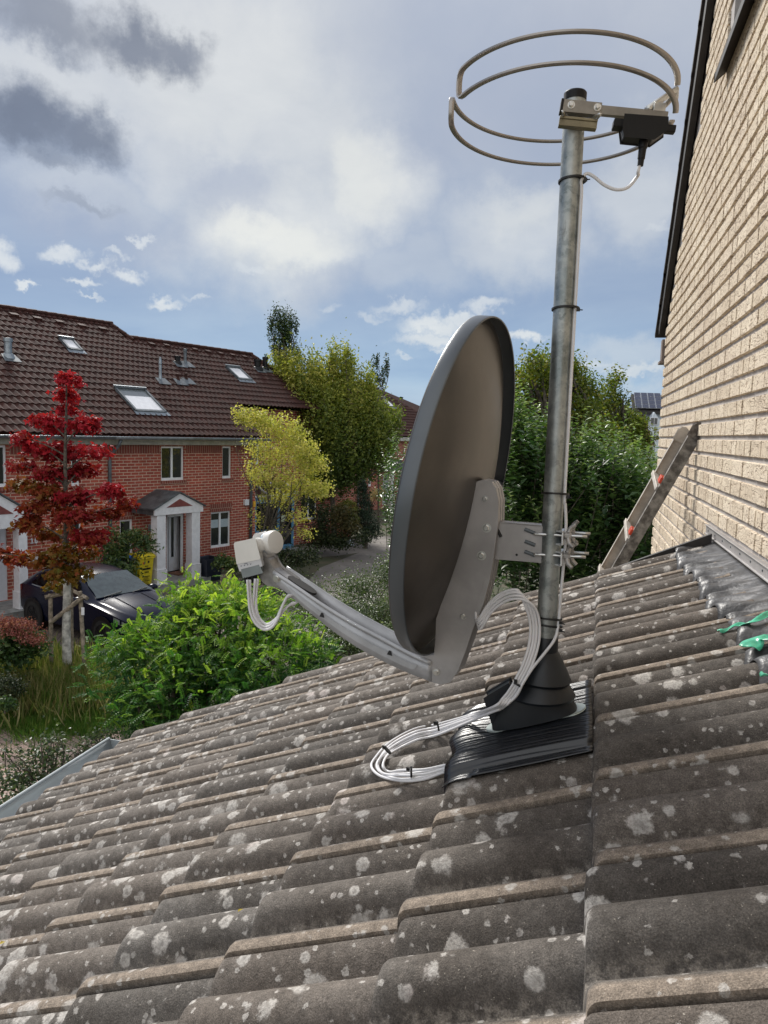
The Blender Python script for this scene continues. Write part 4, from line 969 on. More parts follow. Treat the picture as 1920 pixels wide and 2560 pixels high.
def pipe(root, x, yb, yt, r, m_, cap=True, name='vent_pipe'):
    s, v = RS(x, yb); p = RP(s, v, -.05); d = float((p-CAM)@CK); q = U(x, yt, d); h = q[2]-p[2]
    o = MB().lathe([(r*1.9, 0.02), (r*1.3, .16), (r, .18), (r, h*.82), (r*1.22, h*.83), (r*1.22, h), (r*.5, h+.01)] if cap else [(r*1.6, 0), (r, .15), (r*.9, h*.7), (r*1.1, h*.72), (r*.8, h*.9), (r*.5, h)], p, n=14).build(name, m_, root, auto=30)
    pr = MB().prism([RP(s-.25, v-.28, .055), RP(s+.25, v-.28, .055), RP(s+.2, v+.1, .06), RP(s-.2, v+.1, .06)], RNV*.012).build('lead_apron', MT['darkzinc'], o); return o
def porch(root, sa, sb, wc, zc, zb, zr, apex_s, dep=1.1, base=True, zstep=.16):
    # columns
    for s0 in (sa, sb-wc):
        c = MB().prism([sn(s0, dep-.30, zstep+.02), sn(s0+wc, dep-.30, zstep+.02), sn(s0+wc, dep-.02, zstep+.02), sn(s0, dep-.02, zstep+.02)], ZV*(zc-zstep-.02)).build('column', MT['white'], root, bevel=.006)
        MB().prism([sn(s0-.025, dep-.325, zstep), sn(s0+wc+.025, dep-.325, zstep), sn(s0+wc+.025, dep+.005, zstep), sn(s0-.025, dep+.005, zstep)], ZV*.42).build('plinth', MT['white'], c, bevel=.01)
    # beams and pediment
    e = .10; S0, S1 = sa-e, sb+e
    pd = MB().prism([sn(S0, dep, zc), sn(S1, dep, zc), sn(S1, dep, zb), sn(apex_s, dep, zr), sn(S0, dep, zb)], -NV*.05).build('pediment', MT['white'], root)
    hw = (S1-S0)*.27; zt = zb+.02; MB().prism([sn(apex_s-hw, dep+.004, zt), sn(apex_s+hw, dep+.004, zt), sn(apex_s, dep+.004, zt+(zr-zb)*.56)], NV*.006).build('red_panel', MT['redtri'], pd)
    bm = MB()
    for s0 in (S0, S1-.06): bm.prism([sn(s0, dep-.05, zc), sn(s0+.06, dep-.05, zc), sn(s0+.06, dep-.05, zb-.05), sn(s0, dep-.05, zb-.05)], -NV*(dep-.05))
    bm.build('side_beam', MT['slate'], root)
    MB().prism([sn(S0+.06, dep-.05, zc+.02), sn(S1-.06, dep-.05, zc+.02), sn(S1-.06, 0, zc+.02), sn(S0+.06, 0, zc+.02)], ZV*.03).build('ceiling', MT['white'], root)
    rf = MB(); o_ = .07
    for s0 in (S0-o_, S1+o_):
        z0 = zb-.035; rf.prism([sn(s0, dep+.05, z0), sn(apex_s, dep+.05, zr+.015), sn(apex_s, dep+.05, zr+.055), sn(s0, dep+.05, z0+.045)], -NV*(dep+.05))
    rf.build('porch_roof', MT['slate'], root)
    if base: MB().prism([sn(sa-.25, dep+.20, 0), sn(sb+.25, dep+.20, 0), sn(sb+.25, 0, 0), sn(sa-.25, 0, 0)], ZV*zstep).build('step', MT['concrete'], root, bevel=.01)

zB = FS(500, 1112)[1]                                                  # top of brickwork
S_END = FS(639, 1200)[0]; S_MID = FS(262, 1200)[0]
def rect(xa, xb, ya, yb, n=0):
    xm = (xa+xb)/2; sa = FS(xa, (ya+yb)/2, n)[0]; sb = FS(xb, (ya+yb)/2, n)[0]; return (sa, sb, FS(xm, yb, n)[1], FS(xm, ya, n)[1])
def soldier(root, a, b, z0, z1, nm='soldier_course'):
    MB().prism([sn(a, .001, z0), sn(b, .001, z0), sn(b, .001, z1), sn(a, .001, z1)], NV*.006).build(nm, MT['soldier'], root)
def build_right():
    root = thing('terrace_house', sn(16, -3, 0), 'red brick terrace house with an open front door under a white gabled porch', 'house', 'red brick terrace houses')
    W1 = rect(403, 460, 1116, 1201); W2 = rect(555.8, 578.6, 1116, 1196); W3 = rect(527, 576.5, 1279, 1368); W4 = rect(300, 332, 1299, 1395); D1 = rect(416, 460, 1284, 1440)
    D1 = (D1[0], D1[1], .17, D1[3]-.02)
    zt = zB
    mb = wall_open(MB(), S_MID, S_END, 0, zt, [W1, W2, W3, W4, D1]); E0 = S_END
    mb.add([sn(E0, 0, 0), sn(E0, -9, 0), sn(E0, -9, zt), sn(E0, 0, zt)], [(0, 1, 2, 3)]); mb.add([sn(S_MID, -9, 0), sn(S_MID, -9, zt), sn(E0, -9, zt), sn(E0, -9, 0)], [(0, 1, 2, 3)])
    # gable above the side wall
    mb.add([sn(E0, 0, zt), sn(E0, -4.6, zt+3.2), sn(E0, -9, zt)], [(0, 1, 2)])
    mb.build('wall', MT['brick'], root)
    MB().box(sn(15.5, -1.2, 2.0), (3.0, .05, 4.0), (FV, NV, ZV)).build('interior_wall', MT['interior'], root)
    soldier(root, S_MID+.1, W1[0]-.05, zB-.26, zB); soldier(root, W1[1]+.08, W2[0]-.05, zB-.26, zB); soldier(root, W2[1]+.08, S_END-.05, zB-.26, zB)
    for w_ in (W3, W4): soldier(root, w_[0]-.04, w_[1]+.06, w_[3]+.01, w_[3]+.27, 'lintel')
    for w_ in (W1, W2, W3): MB().prism([sn(w_[0]-.03, 0.001, w_[2]-.11), sn(w_[1]+.09, 0.001, w_[2]-.11), sn(w_[1]+.09, .001, w_[2]-.005), sn(w_[0]-.03, .001, w_[2]-.005)], NV*.03).build('window_sill', MT['soldier'], root)
    window(root, *W1, 2); window(root, *W2, 1); window(root, *W4, 1)
    bz0, bz1 = FS(550, 1319)[1], FS(550, 1299)[1]; window(root, *W3, 2, blind=(bz0, bz1))
    fz = MB().prism([sn(S_MID, 0.0, zB), sn(S_END+.12, 0.0, zB), sn(S_END+.12, 0, 4.40), sn(S_MID, 0, 4.40)], NV*.14).build('frieze_board', MT['frieze'], root)
    # gutter
    gz = 4.44; P = [[sn(s, .50+.07*cos(a), gz+.075*sin(a)) for a in np.linspace(pi, 2*pi, 9)] for s in (S_MID, S_END+.45)]
    g_ = MB().grid(np.array(P)).build('gutter', MT['zinc'], root, smooth=True, solid=.004); MB().tube([sn(S_MID, .58, gz+.005), sn(S_END+.45, .58, gz+.005)], .012, 8).build('gutter_bead', MT['zinc'], g_)
    MB().prism([sn(S_MID, .14, 4.36), sn(S_END+.3, .14, 4.36), sn(S_END+.3, .44, 4.42), sn(S_MID, .44, 4.42)], ZV*.02).build('soffit', MT['frieze'], root)
    for x0 in (S_END-.28, S_MID+.12):
        pth = [sn(x0+.28, .44, 4.38), sn(x0+.26, .40, 4.22), sn(x0+.02, .09, 3.80), sn(x0, .07, 3.66), sn(x0, .07, .05)] if x0 > 15 else [sn(x0+.12, .44, 4.38), sn(x0+.10, .36, 4.2), sn(x0, .08, 3.9), sn(x0, .07, 3.7), sn(x0, .07, .05)]
        MB().tube(pth, .05, 10).build('downspout', MT['darkzinc'], root, smooth=True)
    # door: white leaf swung inwards, dark hall
    fr = MB(); a, b, c, d = D1; L = .08
    for q in ((a, a+L, c, d), (b-L, b, c, d), (a, b, d-L, d)): fr.prism([sn(q[0], -.10, q[2]), sn(q[1], -.10, q[2]), sn(q[1], -.10, q[3]), sn(q[0], -.10, q[3])], NV*.06)
    fr.build('door_frame', MT['pvc'], root)
    dw = b-a-2*L; ang = R(9); dv = FV*cos(ang)-NV*sin(ang); dn_ = NV*cos(ang)+FV*sin(ang); h0 = sn(a+L+.14, -.16, c+.02)
    dr = MB().prism([h0, h0+dv*dw*.90, h0+dv*dw*.90+ZV*(d-c-L-.04), h0+ZV*(d-c-L-.04)], -dn_*.06).build('door', MT['whited'], root)
    MB().prism([h0+dv*dw*.20+ZV*.45+dn_*.002, h0+dv*dw*.40+ZV*.45+dn_*.002, h0+dv*dw*.40+ZV*1.72+dn_*.002, h0+dv*dw*.20+ZV*1.72+dn_*.002], dn_*.01).build('door_glass', MT['glass'], dr)
    MB().tube([h0+dv*dw*.68+dn_*.03+ZV*.75, h0+dv*dw*.68+dn_*.03+ZV*1.15], .012, 8).build('handle', MT['steel'], dr)
    MB().box(sn((a+b)/2, .25, .178), (dw, .5, .02), (FV, NV, ZV)).build('door_mat', MT['mat'], root)
    # porch from measured corners
    c1 = FS(393, 1400, 1.08)[0]; c1b = FS(415, 1400, 1.08)[0]; c2 = FS(500, 1400, 1.08)[0]; zc = FS(450, 1284, 1.1)[1]; zb = FS(503, 1264, 1.1)[1]; zr = FS(455, 1233, 1.1)[1]
    porch(root, c1, c2, c1b-c1, zc, zb, zr, (c1+c2)/2, 1.1)
    m1 = rect(609, 618.5, 1249, 1262); MB().prism([sn(m1[0], 0, m1[2]), sn(m1[1], 0, m1[2]), sn(m1[1], 0, m1[3]), sn(m1[0], 0, m1[3])], NV*.08).build('meter_box', MT['white'], root, bevel=.008)
    m1 = rect(371, 375.5, 1312, 1327); MB().prism([sn(m1[0], 0, m1[2]), sn(m1[1], 0, m1[2]), sn(m1[1], 0, m1[3]), sn(m1[0], 0, m1[3])], NV*.09).build('wall_lamp', MT['zinc'], root, bevel=.01)
    m1 = rect(632, 638.5, 1253, 1267); MB().prism([sn(m1[0], 0, m1[2]), sn(m1[1], 0, m1[2]), sn(m1[1], 0, m1[3]), sn(m1[0], 0, m1[3])], NV*.03).build('yellow_sign', mat('yellow_sign_paint', (.75, .42, .03), .5), root)
    m1 = rect(468, 474, 1386, 1393); MB().box(sn(m1[0]+.06, .05, m1[2]+.05), (.13, .10, .12), (FV, NV, ZV)).build('letter_box', MT['black'], root)
    # roof of this house and the set-back one behind it share one plane
    tile_roof(root, lambda s, v: (s >= S_MID and s <= S_END+.30 and v <= (6.94 if s < 16.9 else 6.06)), S_MID, S_END+.3, 6.95, seed=2)
    bk = MB(); a_, b_, c_, e_ = RP(S_MID, 6.9, -.02), RP(16.6, 6.9, -.02), RP(16.9, 6.06, -.02), RP(S_END+.3, 6.06, -.02)
    bk.add([a_, b_, b_-NV*7-ZV*4.9, a_-NV*7-ZV*4.9], [(0, 1, 2, 3)]); bk.add([c_, e_, e_-NV*7-ZV*4.6, c_-NV*7-ZV*4.6], [(0, 1, 2, 3)])
    bk.add([RP(S_MID, 0, -.02), RP(S_END+.3, 0, -.02), RP(S_END+.3, 6.06, -.02), RP(17.1, 6.06, -.02), RP(16.95, 6.9, -.02), RP(S_MID, 6.9, -.02)], [(0, 1, 2, 3, 4, 5)]); bk.build('rear_slope', MT['drt'], root)
    rt = MB()
    for s0 in np.arange(S_MID, 16.85, .36): rt.tube([RP(s0, 6.93, .03), RP(s0+.38, 6.93, .045)], .085, 8)
    for s0 in np.arange(17.1, S_END+.3, .36): rt.tube([RP(s0, 6.06, .03), RP(s0+.38, 6.06, .045)], .085, 8)
    for q in np.linspace(0, .82, 3): rt.tube([RP(16.82+q*.3, 6.93-q*.86, .03), RP(16.82+(q+.4)*.3, 6.93-(q+.4)*.86, .045)], .075, 8)
    rt.build('ridge_tiles', MT['drt'], root)
    MB().prism([RP(S_END+.27, 0, -.10), RP(S_END+.27, 3.2, -.10), RP(S_END+.27, 3.2, .02), RP(S_END+.27, 0, .02)], FV*.04).build('verge_board', MT['frieze'], root)
    skylight(root, [RS(*q) for q in ((283, 973), (363, 979), (412, 1035), (335, 1031))])
    skylight(root, [RS(*q) for q in ((561, 921), (593, 923), (629, 951), (597, 951))], shade=.1)
    pipe(root, 402, 953, 893, .055, MT['zinc'], False)
    pipe(root, 464, 911, 873, .055, MT['darkzinc']); pipe(root, 445, 911, 890, .10, MT['black'], name='chimney_cowl')
    for x, y in ((446, 947), (466, 945)): pipe(root, x, y+8, y-12, .05, MT['drt'], True)
    for x, y in ((375, 866), (412, 869), (483, 879), (516, 884), (548, 889), (578, 893), (608, 897)):
        s, v = RS(x, y); MB().prism([RP(s, v, .03), RP(s+.22, v, .03), RP(s+.22, v+.02, .11), RP(s, v+.02, .11)], UPV*.22-RNV*.05).build('vent_tile', MT['drt'], root)
    return root
HOUSER = build_right()
def build_left():
    root = thing('terrace_house', sn(9, -3, 0), 'red brick terrace house behind the red maple and the parked car', 'house', 'red brick terrace houses')
    s0 = -4.5; W1 = rect(-28, 17, 1113, 1218); W2 = rect(178, 199, 1119, 1215); W3 = rect(178, 206, 1300, 1392); D1 = rect(-24, 19, 1316, 1500); D1 = (D1[0], D1[1], .17, D1[3])
    mb = wall_open(MB(), s0, S_MID-.001, 0, zB, [W1, W2, W3, D1]); mb.add([sn(s0, 0, 0), sn(s0, 0, zB), sn(s0, -9, zB), sn(s0, -9, 0)], [(0, 1, 2, 3)]); mb.build('wall', MT['brick'], root)
    soldier(root, W1[1]+.08, W2[0]-.05, zB-.26, zB); soldier(root, W2[1]+.05, S_MID-.02, zB-.26, zB); soldier(root, s0, W1[0]-.05, zB-.26, zB)
    soldier(root, W3[0]-.04, W3[1]+.06, W3[3]+.01, W3[3]+.27, 'lintel')
    for w_ in (W1, W2): MB().prism([sn(w_[0]-.03, 0.001, w_[2]-.11), sn(w_[1]+.09, 0.001, w_[2]-.11), sn(w_[1]+.09, .001, w_[2]-.005), sn(w_[0]-.03, .001, w_[2]-.005)], NV*.03).build('window_sill', MT['soldier'], root)
    window(root, *W1, 2); window(root, *W2, 1); window(root, *W3, 1)
    MB().prism([sn(s0, 0.0, zB), sn(S_MID-.004, 0.0, zB), sn(S_MID-.004, 0, 4.40), sn(s0, 0, 4.40)], NV*.14).build('frieze_board', MT['frieze'], root)
    gz = 4.44; P = [[sn(s, .50+.07*cos(a), gz+.075*sin(a)) for a in np.linspace(pi, 2*pi, 9)] for s in (s0, S_MID-.004)]
    g_ = MB().grid(np.array(P)).build('gutter', MT['zinc'], root, smooth=True, solid=.004); MB().tube([sn(s0, .58, gz+.005), sn(S_MID-.004, .58, gz+.005)], .012, 8).build('gutter_bead', MT['zinc'], g_)
    MB().prism([sn(s0, .14, 4.36), sn(S_MID-.004, .14, 4.36), sn(S_MID-.004, .44, 4.42), sn(s0, .44, 4.42)], ZV*.02).build('soffit', MT['frieze'], root)
    a, b, c, d = D1
    dr = MB().prism([sn(a, -.09, c), sn(b, -.09, c), sn(b, -.09, d), sn(a, -.09, d)], NV*.05).build('door', MT['whited'], root)
    MB().prism([sn(a+.1, -.038, 1.35), sn(b-.28, -.038, 1.35), sn(b-.28, -.038, 1.85), sn(a+.1, -.038, 1.85)], NV*.01).build('door_glass', MT['glass'], dr)
    MB().prism([sn(a+.1, -.038, .45), sn(b-.15, -.038, .45), sn(b-.15, -.038, 1.05), sn(a+.1, -.038, 1.05)], NV*.008).build('door_panel', MT['whited'], dr, bevel=.004)
    c2 = FS(70, 1420, 1.08)[0]; c2a = FS(43, 1420, 1.08)[0]; wc = (c2-c2a)*.8; zc = FS(20, 1321, 1.1)[1]; zb = zc+.33; wd_ = 1.75
    porch(root, c2-wd_, c2, wc, zc, zb, zb+.62, c2-wd_/2, 1.1)
    # house number in white digits
    z0 = FS(78, 1359)[1]; z1 = FS(78, 1345)[1]; h = z1-z0; s_ = FS(76, 1352)[0]; nb = MB()
    def dig(sx_, segs):
        for a_, b_, c_, d_ in segs: nb.prism([sn(s_+sx_+a_*h, 0, z0+c_*h), sn(s_+sx_+b_*h, 0, z0+c_*h), sn(s_+sx_+b_*h, 0, z0+d_*h), sn(s_+sx_+a_*h, 0, z0+d_*h)], NV*.02)
    dig(0, [(.15, .35, 0, 1), (.0, .15, .68, .84), (0, .5, 0, .14)]); dig(h*.75, [(0, .17, 0, 1), (.17, .45, .84, 1), (.17, .45, .44, .58), (.17, .45, 0, .15), (.35, .52, .1, .5)])
    nb.build('house_number', MT['white'], root)
    m1 = rect(74, 90, 1387, 1400); MB().prism([sn(m1[0], 0, m1[2]), sn(m1[1], 0, m1[2]), sn(m1[1], 0, m1[3]), sn(m1[0], 0, m1[3])], NV*.12).build('letter_box', MT['white'], root, bevel=.01)
    tile_roof(root, lambda s, v: s < S_MID, s0, S_MID, 6.95, seed=5)
    bk = MB(); A = [RP(s0, 6.9, -.02), RP(S_MID, 6.9, -.02)]; bk.add(A+[A[1]-NV*8-ZV*4.2, A[0]-NV*8-ZV*4.2], [(0, 1, 2, 3)]); bk.add([RP(s0, 0, -.02), RP(S_MID, 0, -.02), A[1], A[0]], [(0, 1, 2, 3)]); bk.build('rear_slope', MT['drt'], root)
    rt = MB()
    for q in np.arange(s0, S_MID, .36): rt.tube([RP(q, 6.93, .03), RP(q+.38, 6.93, .045)], .085, 8)
    rt.build('ridge_tiles', MT['drt'], root)
    skylight(root, [RS(*q) for q in ((143, 849), (177, 853), (207, 879), (171, 877))], shade=.05)
    pipe(root, 22, 895, 846, .11, MT['zinc'])
    for x, y in ((27, 793), (86, 802), (142, 811), (198, 820), (250, 828)):
        s, v = RS(x, y); MB().prism([RP(s, v, .03), RP(s+.26, v, .03), RP(s+.26, v+.02, .11), RP(s, v+.02, .11)], UPV*.22-RNV*.05).build('vent_tile', MT['drt'], root)
    return root
HOUSEL = build_left()
def build_back():
    root = thing('terrace_house', sn(23, -5, 0), 'set-back red brick house behind the yellow tree with two black roof cowls', 'house', 'red brick terrace houses')
    nB = -1.95; s0, s1 = S_END+.02, 27.0; zt = 4.5+(1.75)*math.tan(AL)-.12
    ops = [(20.2, 21.1, 3.4, 4.6), (23.6, 24.6, 1.0, 2.2), (25.2, 26.1, 3.2, 4.4), (21.2, 22.2, .1, 2.2)]
    mb = wall_open(MB(), s0, s1, 0, zt, ops, n=nB); mb.add([sn(s1, nB, 0), sn(s1, nB-8, 0), sn(s1, nB-8, zt), sn(s1, nB, zt)], [(0, 1, 2, 3)]); mb.build('wall', MT['brick'], root)
    for o in ops: window(root, *o, 2, n=nB)
    vb = 1.75/cos(AL)
    ins = lambda s, v: s > S_END+.3 and v > vb and v <= 6.06 and s < 23.2+max(0, (6.06-v))*.40
    tile_roof(root, ins, S_END+.3, 24.9, 6.06, seed=9)
    L = [RP(S_END+.3, vb, -.02), RP(24.4, vb, -.02), RP(23.2, 6.06, -.02), RP(S_END+.3, 6.06, -.02)]
    bk = MB(); bk.add(L, [(0, 1, 2, 3)]); bk.add([L[3], L[2], L[2]-NV*6-ZV*4+FV*1.5, L[3]-NV*6-ZV*4], [(0, 1, 2, 3)]); bk.add([L[2], L[1], L[1]-NV*6-ZV*1], [(0, 1, 2)]); bk.build('rear_slope', MT['drt'], root)
    rt = MB()
    for q in np.arange(S_END+.3, 23.1, .36): rt.tube([RP(q, 6.06, .03), RP(q+.38, 6.06, .045)], .085, 8)
    for q in np.linspace(0, 2.2, 7): rt.tube([RP(23.15+q*.4, 6.05-q, .03), RP(23.15+(q+.38)*.4, 6.05-q-.38, .045)], .08, 8)
    rt.build('ridge_tiles', MT['drt'], root)
    pipe(root, 645, 925, 899, .13, MT['black'], name='chimney_cowl'); pipe(root, 664, 925, 893, .10, MT['black'], name='chimney_cowl')
    return root
build_back()
# conservatory with blue frame
def build_cons():
    MT['bluef'] = mat('blue_painted_frame', (.11, .30, .50), .5, var=.1)
    n = -1.36; f = lambda x, y: FS(x, y, n)
    s0 = S_END+.05; s1 = f(735, 1300)[0]; zt = f(700, 1238)[1]; zb = 0
    root = thing('conservatory', sn((s0+s1)/2, n, 0), 'blue framed glass conservatory beside the brick corner, paper notice on its door', 'conservatory')
    fr = MB(); bar = lambda a, b, c, d, m_=fr, t_=.06: m_.prism([sn(a, n, c), sn(b, n, c), sn(b, n, d), sn(a, n, d)], -NV*t_)
    bar(s0, s1, zt-.26, zt); bar(s1-.13, s1, 0, zt-.26); bar(s0, s0+.1, 0, zt-.26); sm = f(699, 1300)[0]; bar(sm-.12, sm, 0, zt-.26); bar(sm, s1-.13, .0, .22); ml = (s0+sm)/2; bar(ml-.05, ml+.05, 0, zt-.26); bar(s0+.1, sm-.12, 0, .9)
    fr.build('frame', MT['bluef'], root)
    MB().prism([sn(s0, n-.03, .2), sn(s1-.05, n-.03, .2), sn(s1-.05, n-.03, zt-.2), sn(s0, n-.03, zt-.2)], -NV*.02).build('glazing', MT['glass'], root)
    p = f(708, 1297); MB().prism([sn(p[0]-.12, n+.005, p[1]-.12), sn(p[0]+.13, n+.005, p[1]-.12), sn(p[0]+.13, n+.005, p[1]+.14), sn(p[0]-.12, n+.005, p[1]+.14)], NV*.004).build('paper_notice', mat('paper_notice_green', (.55, .62, .45), .8), root)
    rf = MB(); rf.prism([sn(s0, n+.15, zt), sn(s1+.1, n+.15, zt), sn(s1+.1, n-1.2, zt+.75), sn(s0, n-1.2, zt+.75)], ZV*.03); rf.build('glass_roof', MT['glass'], root)
    rr = MB()
    for q in np.linspace(s0+.1, s1, 5): rr.prism([sn(q, n+.16, zt+.03), sn(q+.06, n+.16, zt+.03), sn(q+.06, n-1.2, zt+.78), sn(q, n-1.2, zt+.78)], ZV*.05)
    rr.build('rafters', MT['white'], root); MB().prism([sn(s0-.0, n+.14, zt-.0), sn(s1+.1, n+.14, zt-.0), sn(s1+.1, n+.14, zt+.06), sn(s0, n+.14, zt+.06)], NV*.04).build('eaves_rail', MT['white'], root)
    MB().prism([sn(sm-.4, n+.02, .0), sn(s1+.1, n+.02, .0), sn(s1+.1, n+.35, .0), sn(sm-.4, n+.35, .0)], ZV*.06).build('threshold', MT['concrete'], root)
build_cons()
# far house
def build_far():
    q0 = U(1000, 1091, 48); nC = float(q0@NV)-DF; sC = float(q0@FV); zC = float(q0[2])
    root = thing('terrace_house', sn(sC, nC, 0), 'distant red brick house with porch seen between the hornbeam and the dish', 'house', 'red brick terrace houses')
    org = lambda s, v, h=0: sn(s, nC+.4, zC)+UPV*v+RNV*h
    def rs(x, y): o = org(0, 0); p = hit(x, y, RNV, float(RNV@o)); return float((p-o)@FV), float((p-o)@UPV)
    f = lambda x, y: FS(x, y, nC)
    def rc(xa, xb, ya, yb): return (f(xa, (ya+yb)/2)[0], f(xb, (ya+yb)/2)[0], f((xa+xb)/2, yb)[1], f((xa+xb)/2, ya)[1])
    W = [rc(962, 977, 1116, 1142), rc(921, 929, 1192, 1216), rc(852, 866, 1214, 1252), rc(957, 972, 1186, 1262)]; s0, s1 = f(846, 1150)[0], sC+13
    mb = wall_open(MB(), s0, s1, 0, zC-.1, W, n=nC); mb.add([sn(s0, nC, 0), sn(s0, nC, zC), sn(s0, nC-8, zC), sn(s0, nC-8, 0)], [(0, 1, 2, 3)]); mb.build('wall', MT['brick'], root)
    for w_ in W[:3]: window(root, *w_, 1, n=nC, th=.09)
    a, b, c, d = W[3]; dr = MB().prism([sn(a, nC-.08, c), sn(b, nC-.08, c), sn(b, nC-.08, d), sn(a, nC-.08, d)], NV*.05).build('door', MT['whited'], root)
    pn = MB()
    for i in range(4): zz = c+.3+i*.42; pn.prism([sn(a+.15, nC-.028, zz), sn((a+b)/2, nC-.028, zz), sn((a+b)/2, nC-.028, zz+.26), sn(a+.15, nC-.028, zz+.26)], NV*.01)
    pn.build('door_glass', MT['glass'], dr)
    r1 = rs(910, 955); r2 = rs(1040, 1028); kk = (r2[0]-r1[0])/(r1[1]-r2[1])
    ins = lambda s, v: v < r1[1] and s < r1[0]+(r1[1]-v)*kk
    tile_roof(root, ins, s0-.3, s1, r1[1], org=org, seed=4)
    bk = MB(); v0 = max(0, r1[1]-(s1-r1[0])/kk); L = [org(s0-.3, 0, -.03), org(s1, 0, -.03), org(s1, v0, -.03), org(r1[0], r1[1], -.03), org(s0-.3, r1[1], -.03)]; bk.add(L, [(0, 1, 2, 3, 4)]); bk.build('roof_base', MT['drt'], root)
    ss = [rs(*q) for q in ((949, 996), (964, 998), (984, 1018), (968, 1018))]; skylight(root, ss, org=org)
    for x in (893, 908): p_ = f(x, 1190)[0]; MB().tube([sn(p_, nC+.1, zC-.1), sn(p_, nC+.1, .1)], .06, 8).build('downspout', MT['zinc'], root)
    MB().prism([sn(s0, nC, zC-.28), sn(s1, nC, zC-.28), sn(s1, nC, zC-.02), sn(s0, nC, zC-.02)], NV*.35).build('eaves_board', MT['frieze'], root)
    pr = MB().prism([sn(a-.5, nC+1.0, 2.45), sn(b+.6, nC+1.0, 2.45), sn((a+b)/2+.05, nC+1.0, 3.15)], -NV*1.0).build('porch_roof', MT['slate'], root)
    for q in (a-.4, b+.3): MB().prism([sn(q, nC+.95, 0), sn(q+.2, nC+.95, 0), sn(q+.2, nC+.75, 0), sn(q, nC+.75, 0)], ZV*2.45).build('column', MT['white'], root)
    for x, y in ((983, 998), (1023, 1030)): pass
    return root
build_far()
def build_white():
    d = 55; root = thing('white_house', U(1615, 1100, d)*np.array([1, 1, 0]), 'distant white rendered house with solar panels on its dark roof', 'house')
    MT['wr'] = mat('white_render', (.58, .64, .70), .8, var=.05); MT['pv'] = mat('solar_cells', (.015, .02, .05), .25, 0, var=.2, spec=.7); MT['pvf'] = mat('panel_frame', (.45, .47, .5), .4, .6)
    a = U(1590, 1060, d); r = U(1690, 1063, d)-a; r[2] = 0; L = np.linalg.norm(r); r /= L; fw = np.array([-r[1], r[0], 0]); fw = fw if fw[1] > 0 else -fw
    zt = U(1620, 1022, d)[2]; ze = zt
    o = np.array([a[0], a[1], 0])-r*.4
    MB().prism([o+r*.7, o+r*(L+3), o+r*(L+3)+fw*8, o+r*.7+fw*8], ZV*(ze-.3)).build('wall', MT['wr'], root)
    # front gable dormer
    gx = [U(1616, 1055, d-1), U(1664, 1055, d-1), U(1636, 1030, d-1)]
    MB().prism([gx[0]*np.array([1, 1, 0]), gx[1]*np.array([1, 1, 0]), gx[1]+ZV*-.4, gx[2], gx[0]+ZV*-.5], fw*1.5).build('bay', MT['wr'], root)
    w0, w1 = U(1625, 1061, d-1.03), U(1645, 1044, d-1.03); wn = MB().prism([np.array([w0[0], w0[1], w0[2]]), np.array([w1[0], w1[1], w0[2]]), w1, np.array([w0[0], w0[1], w1[2]])], -fw*.03).build('window', MT['white'], root)
    rr = (w1-w0)*np.array([1, 1, 0]); hh = w1[2]-w0[2]
    for q in (.08, .54): MB().prism([w0+rr*q-fw*.04+ZV*.08*hh, w0+rr*(q+.38)-fw*.04+ZV*.08*hh, w0+rr*(q+.38)-fw*.04+ZV*.92*hh, w0+rr*q-fw*.04+ZV*.92*hh], -fw*.01).build('pane', MT['glass'], wn)
    # roof slab tilted towards us
    TL, BL = U(1578, 985, d+2.2), U(1582, 1026, d-.5); up = TL-BL; ll = r*(L+3)
    MB().prism([BL, BL+ll, BL+ll+up, BL+up], -np.cross(r, up/np.linalg.norm(up))*.15 if True else 0).build('roof', MT['darkwood'], root)
    nn = np.cross(r, up); nn /= np.linalg.norm(nn); nn = nn if nn[2] > 0 else -nn; px_ = 17.3*(d)/1880
    for i in range(4):
        for j in range(4):
            p = BL+r*(.16+px_*i)+up*(.04+.235*j)+nn*.14
            f_ = MB().prism([p, p+r*px_*.97, p+r*px_*.97+up*.228, p+up*.228], nn*.03).build('solar_panel', MT['pvf'], root)
            p2 = p+nn*.035+r*.03+up*.012; MB().prism([p2, p2+r*(px_*.97-.06), p2+r*(px_*.97-.06)+up*.204, p2+up*.204], nn*.008).build('cells', MT['pv'], f_)
    MB().box(BL+ll*.5-ZV*.12, (np.linalg.norm(ll), .2, .22), (r, fw, ZV)).build('eaves', MT['darkwood'], root)
build_white()
def build_brown():
    d = 34; a = U(1296, 1096, d); r = np.array([.97, .24, 0]); root = thing('garden_house', np.array([a[0], a[1], 0]), 'low brown roofed house half hidden behind the olive green tree', 'house')
    up = np.array([-.24, .97, 0])*1.6+ZV*1.2
    MB().prism([np.array([a[0], a[1], 0])+np.array([.3, .4, 0]), np.array([a[0], a[1], 0])+r*5.5+np.array([0, .4, 0]), np.array([a[0], a[1], 0])+r*5.5+np.array([-1, 5, 0]), np.array([a[0], a[1], 0])+np.array([-1, 5, 0])], ZV*(a[2]-.1)).build('wall', MT['darkwood'], root)
    b = U(1296, 1106, d); org = lambda s, v, h=0: b+r*s+(up/np.linalg.norm(up))*v+np.array([.1, -.6, .8])*h
    o = tile_roof(root, lambda s, v: True, 0, 6, 2.4, org=org, seed=8)
    MB().prism([org(0, 0, -.1), org(6, 0, -.1), org(6, 2.4, -.1), org(0, 2.4, -.1)], ZV*.05).build('roof_base', MT['drt'], root)
build_brown()
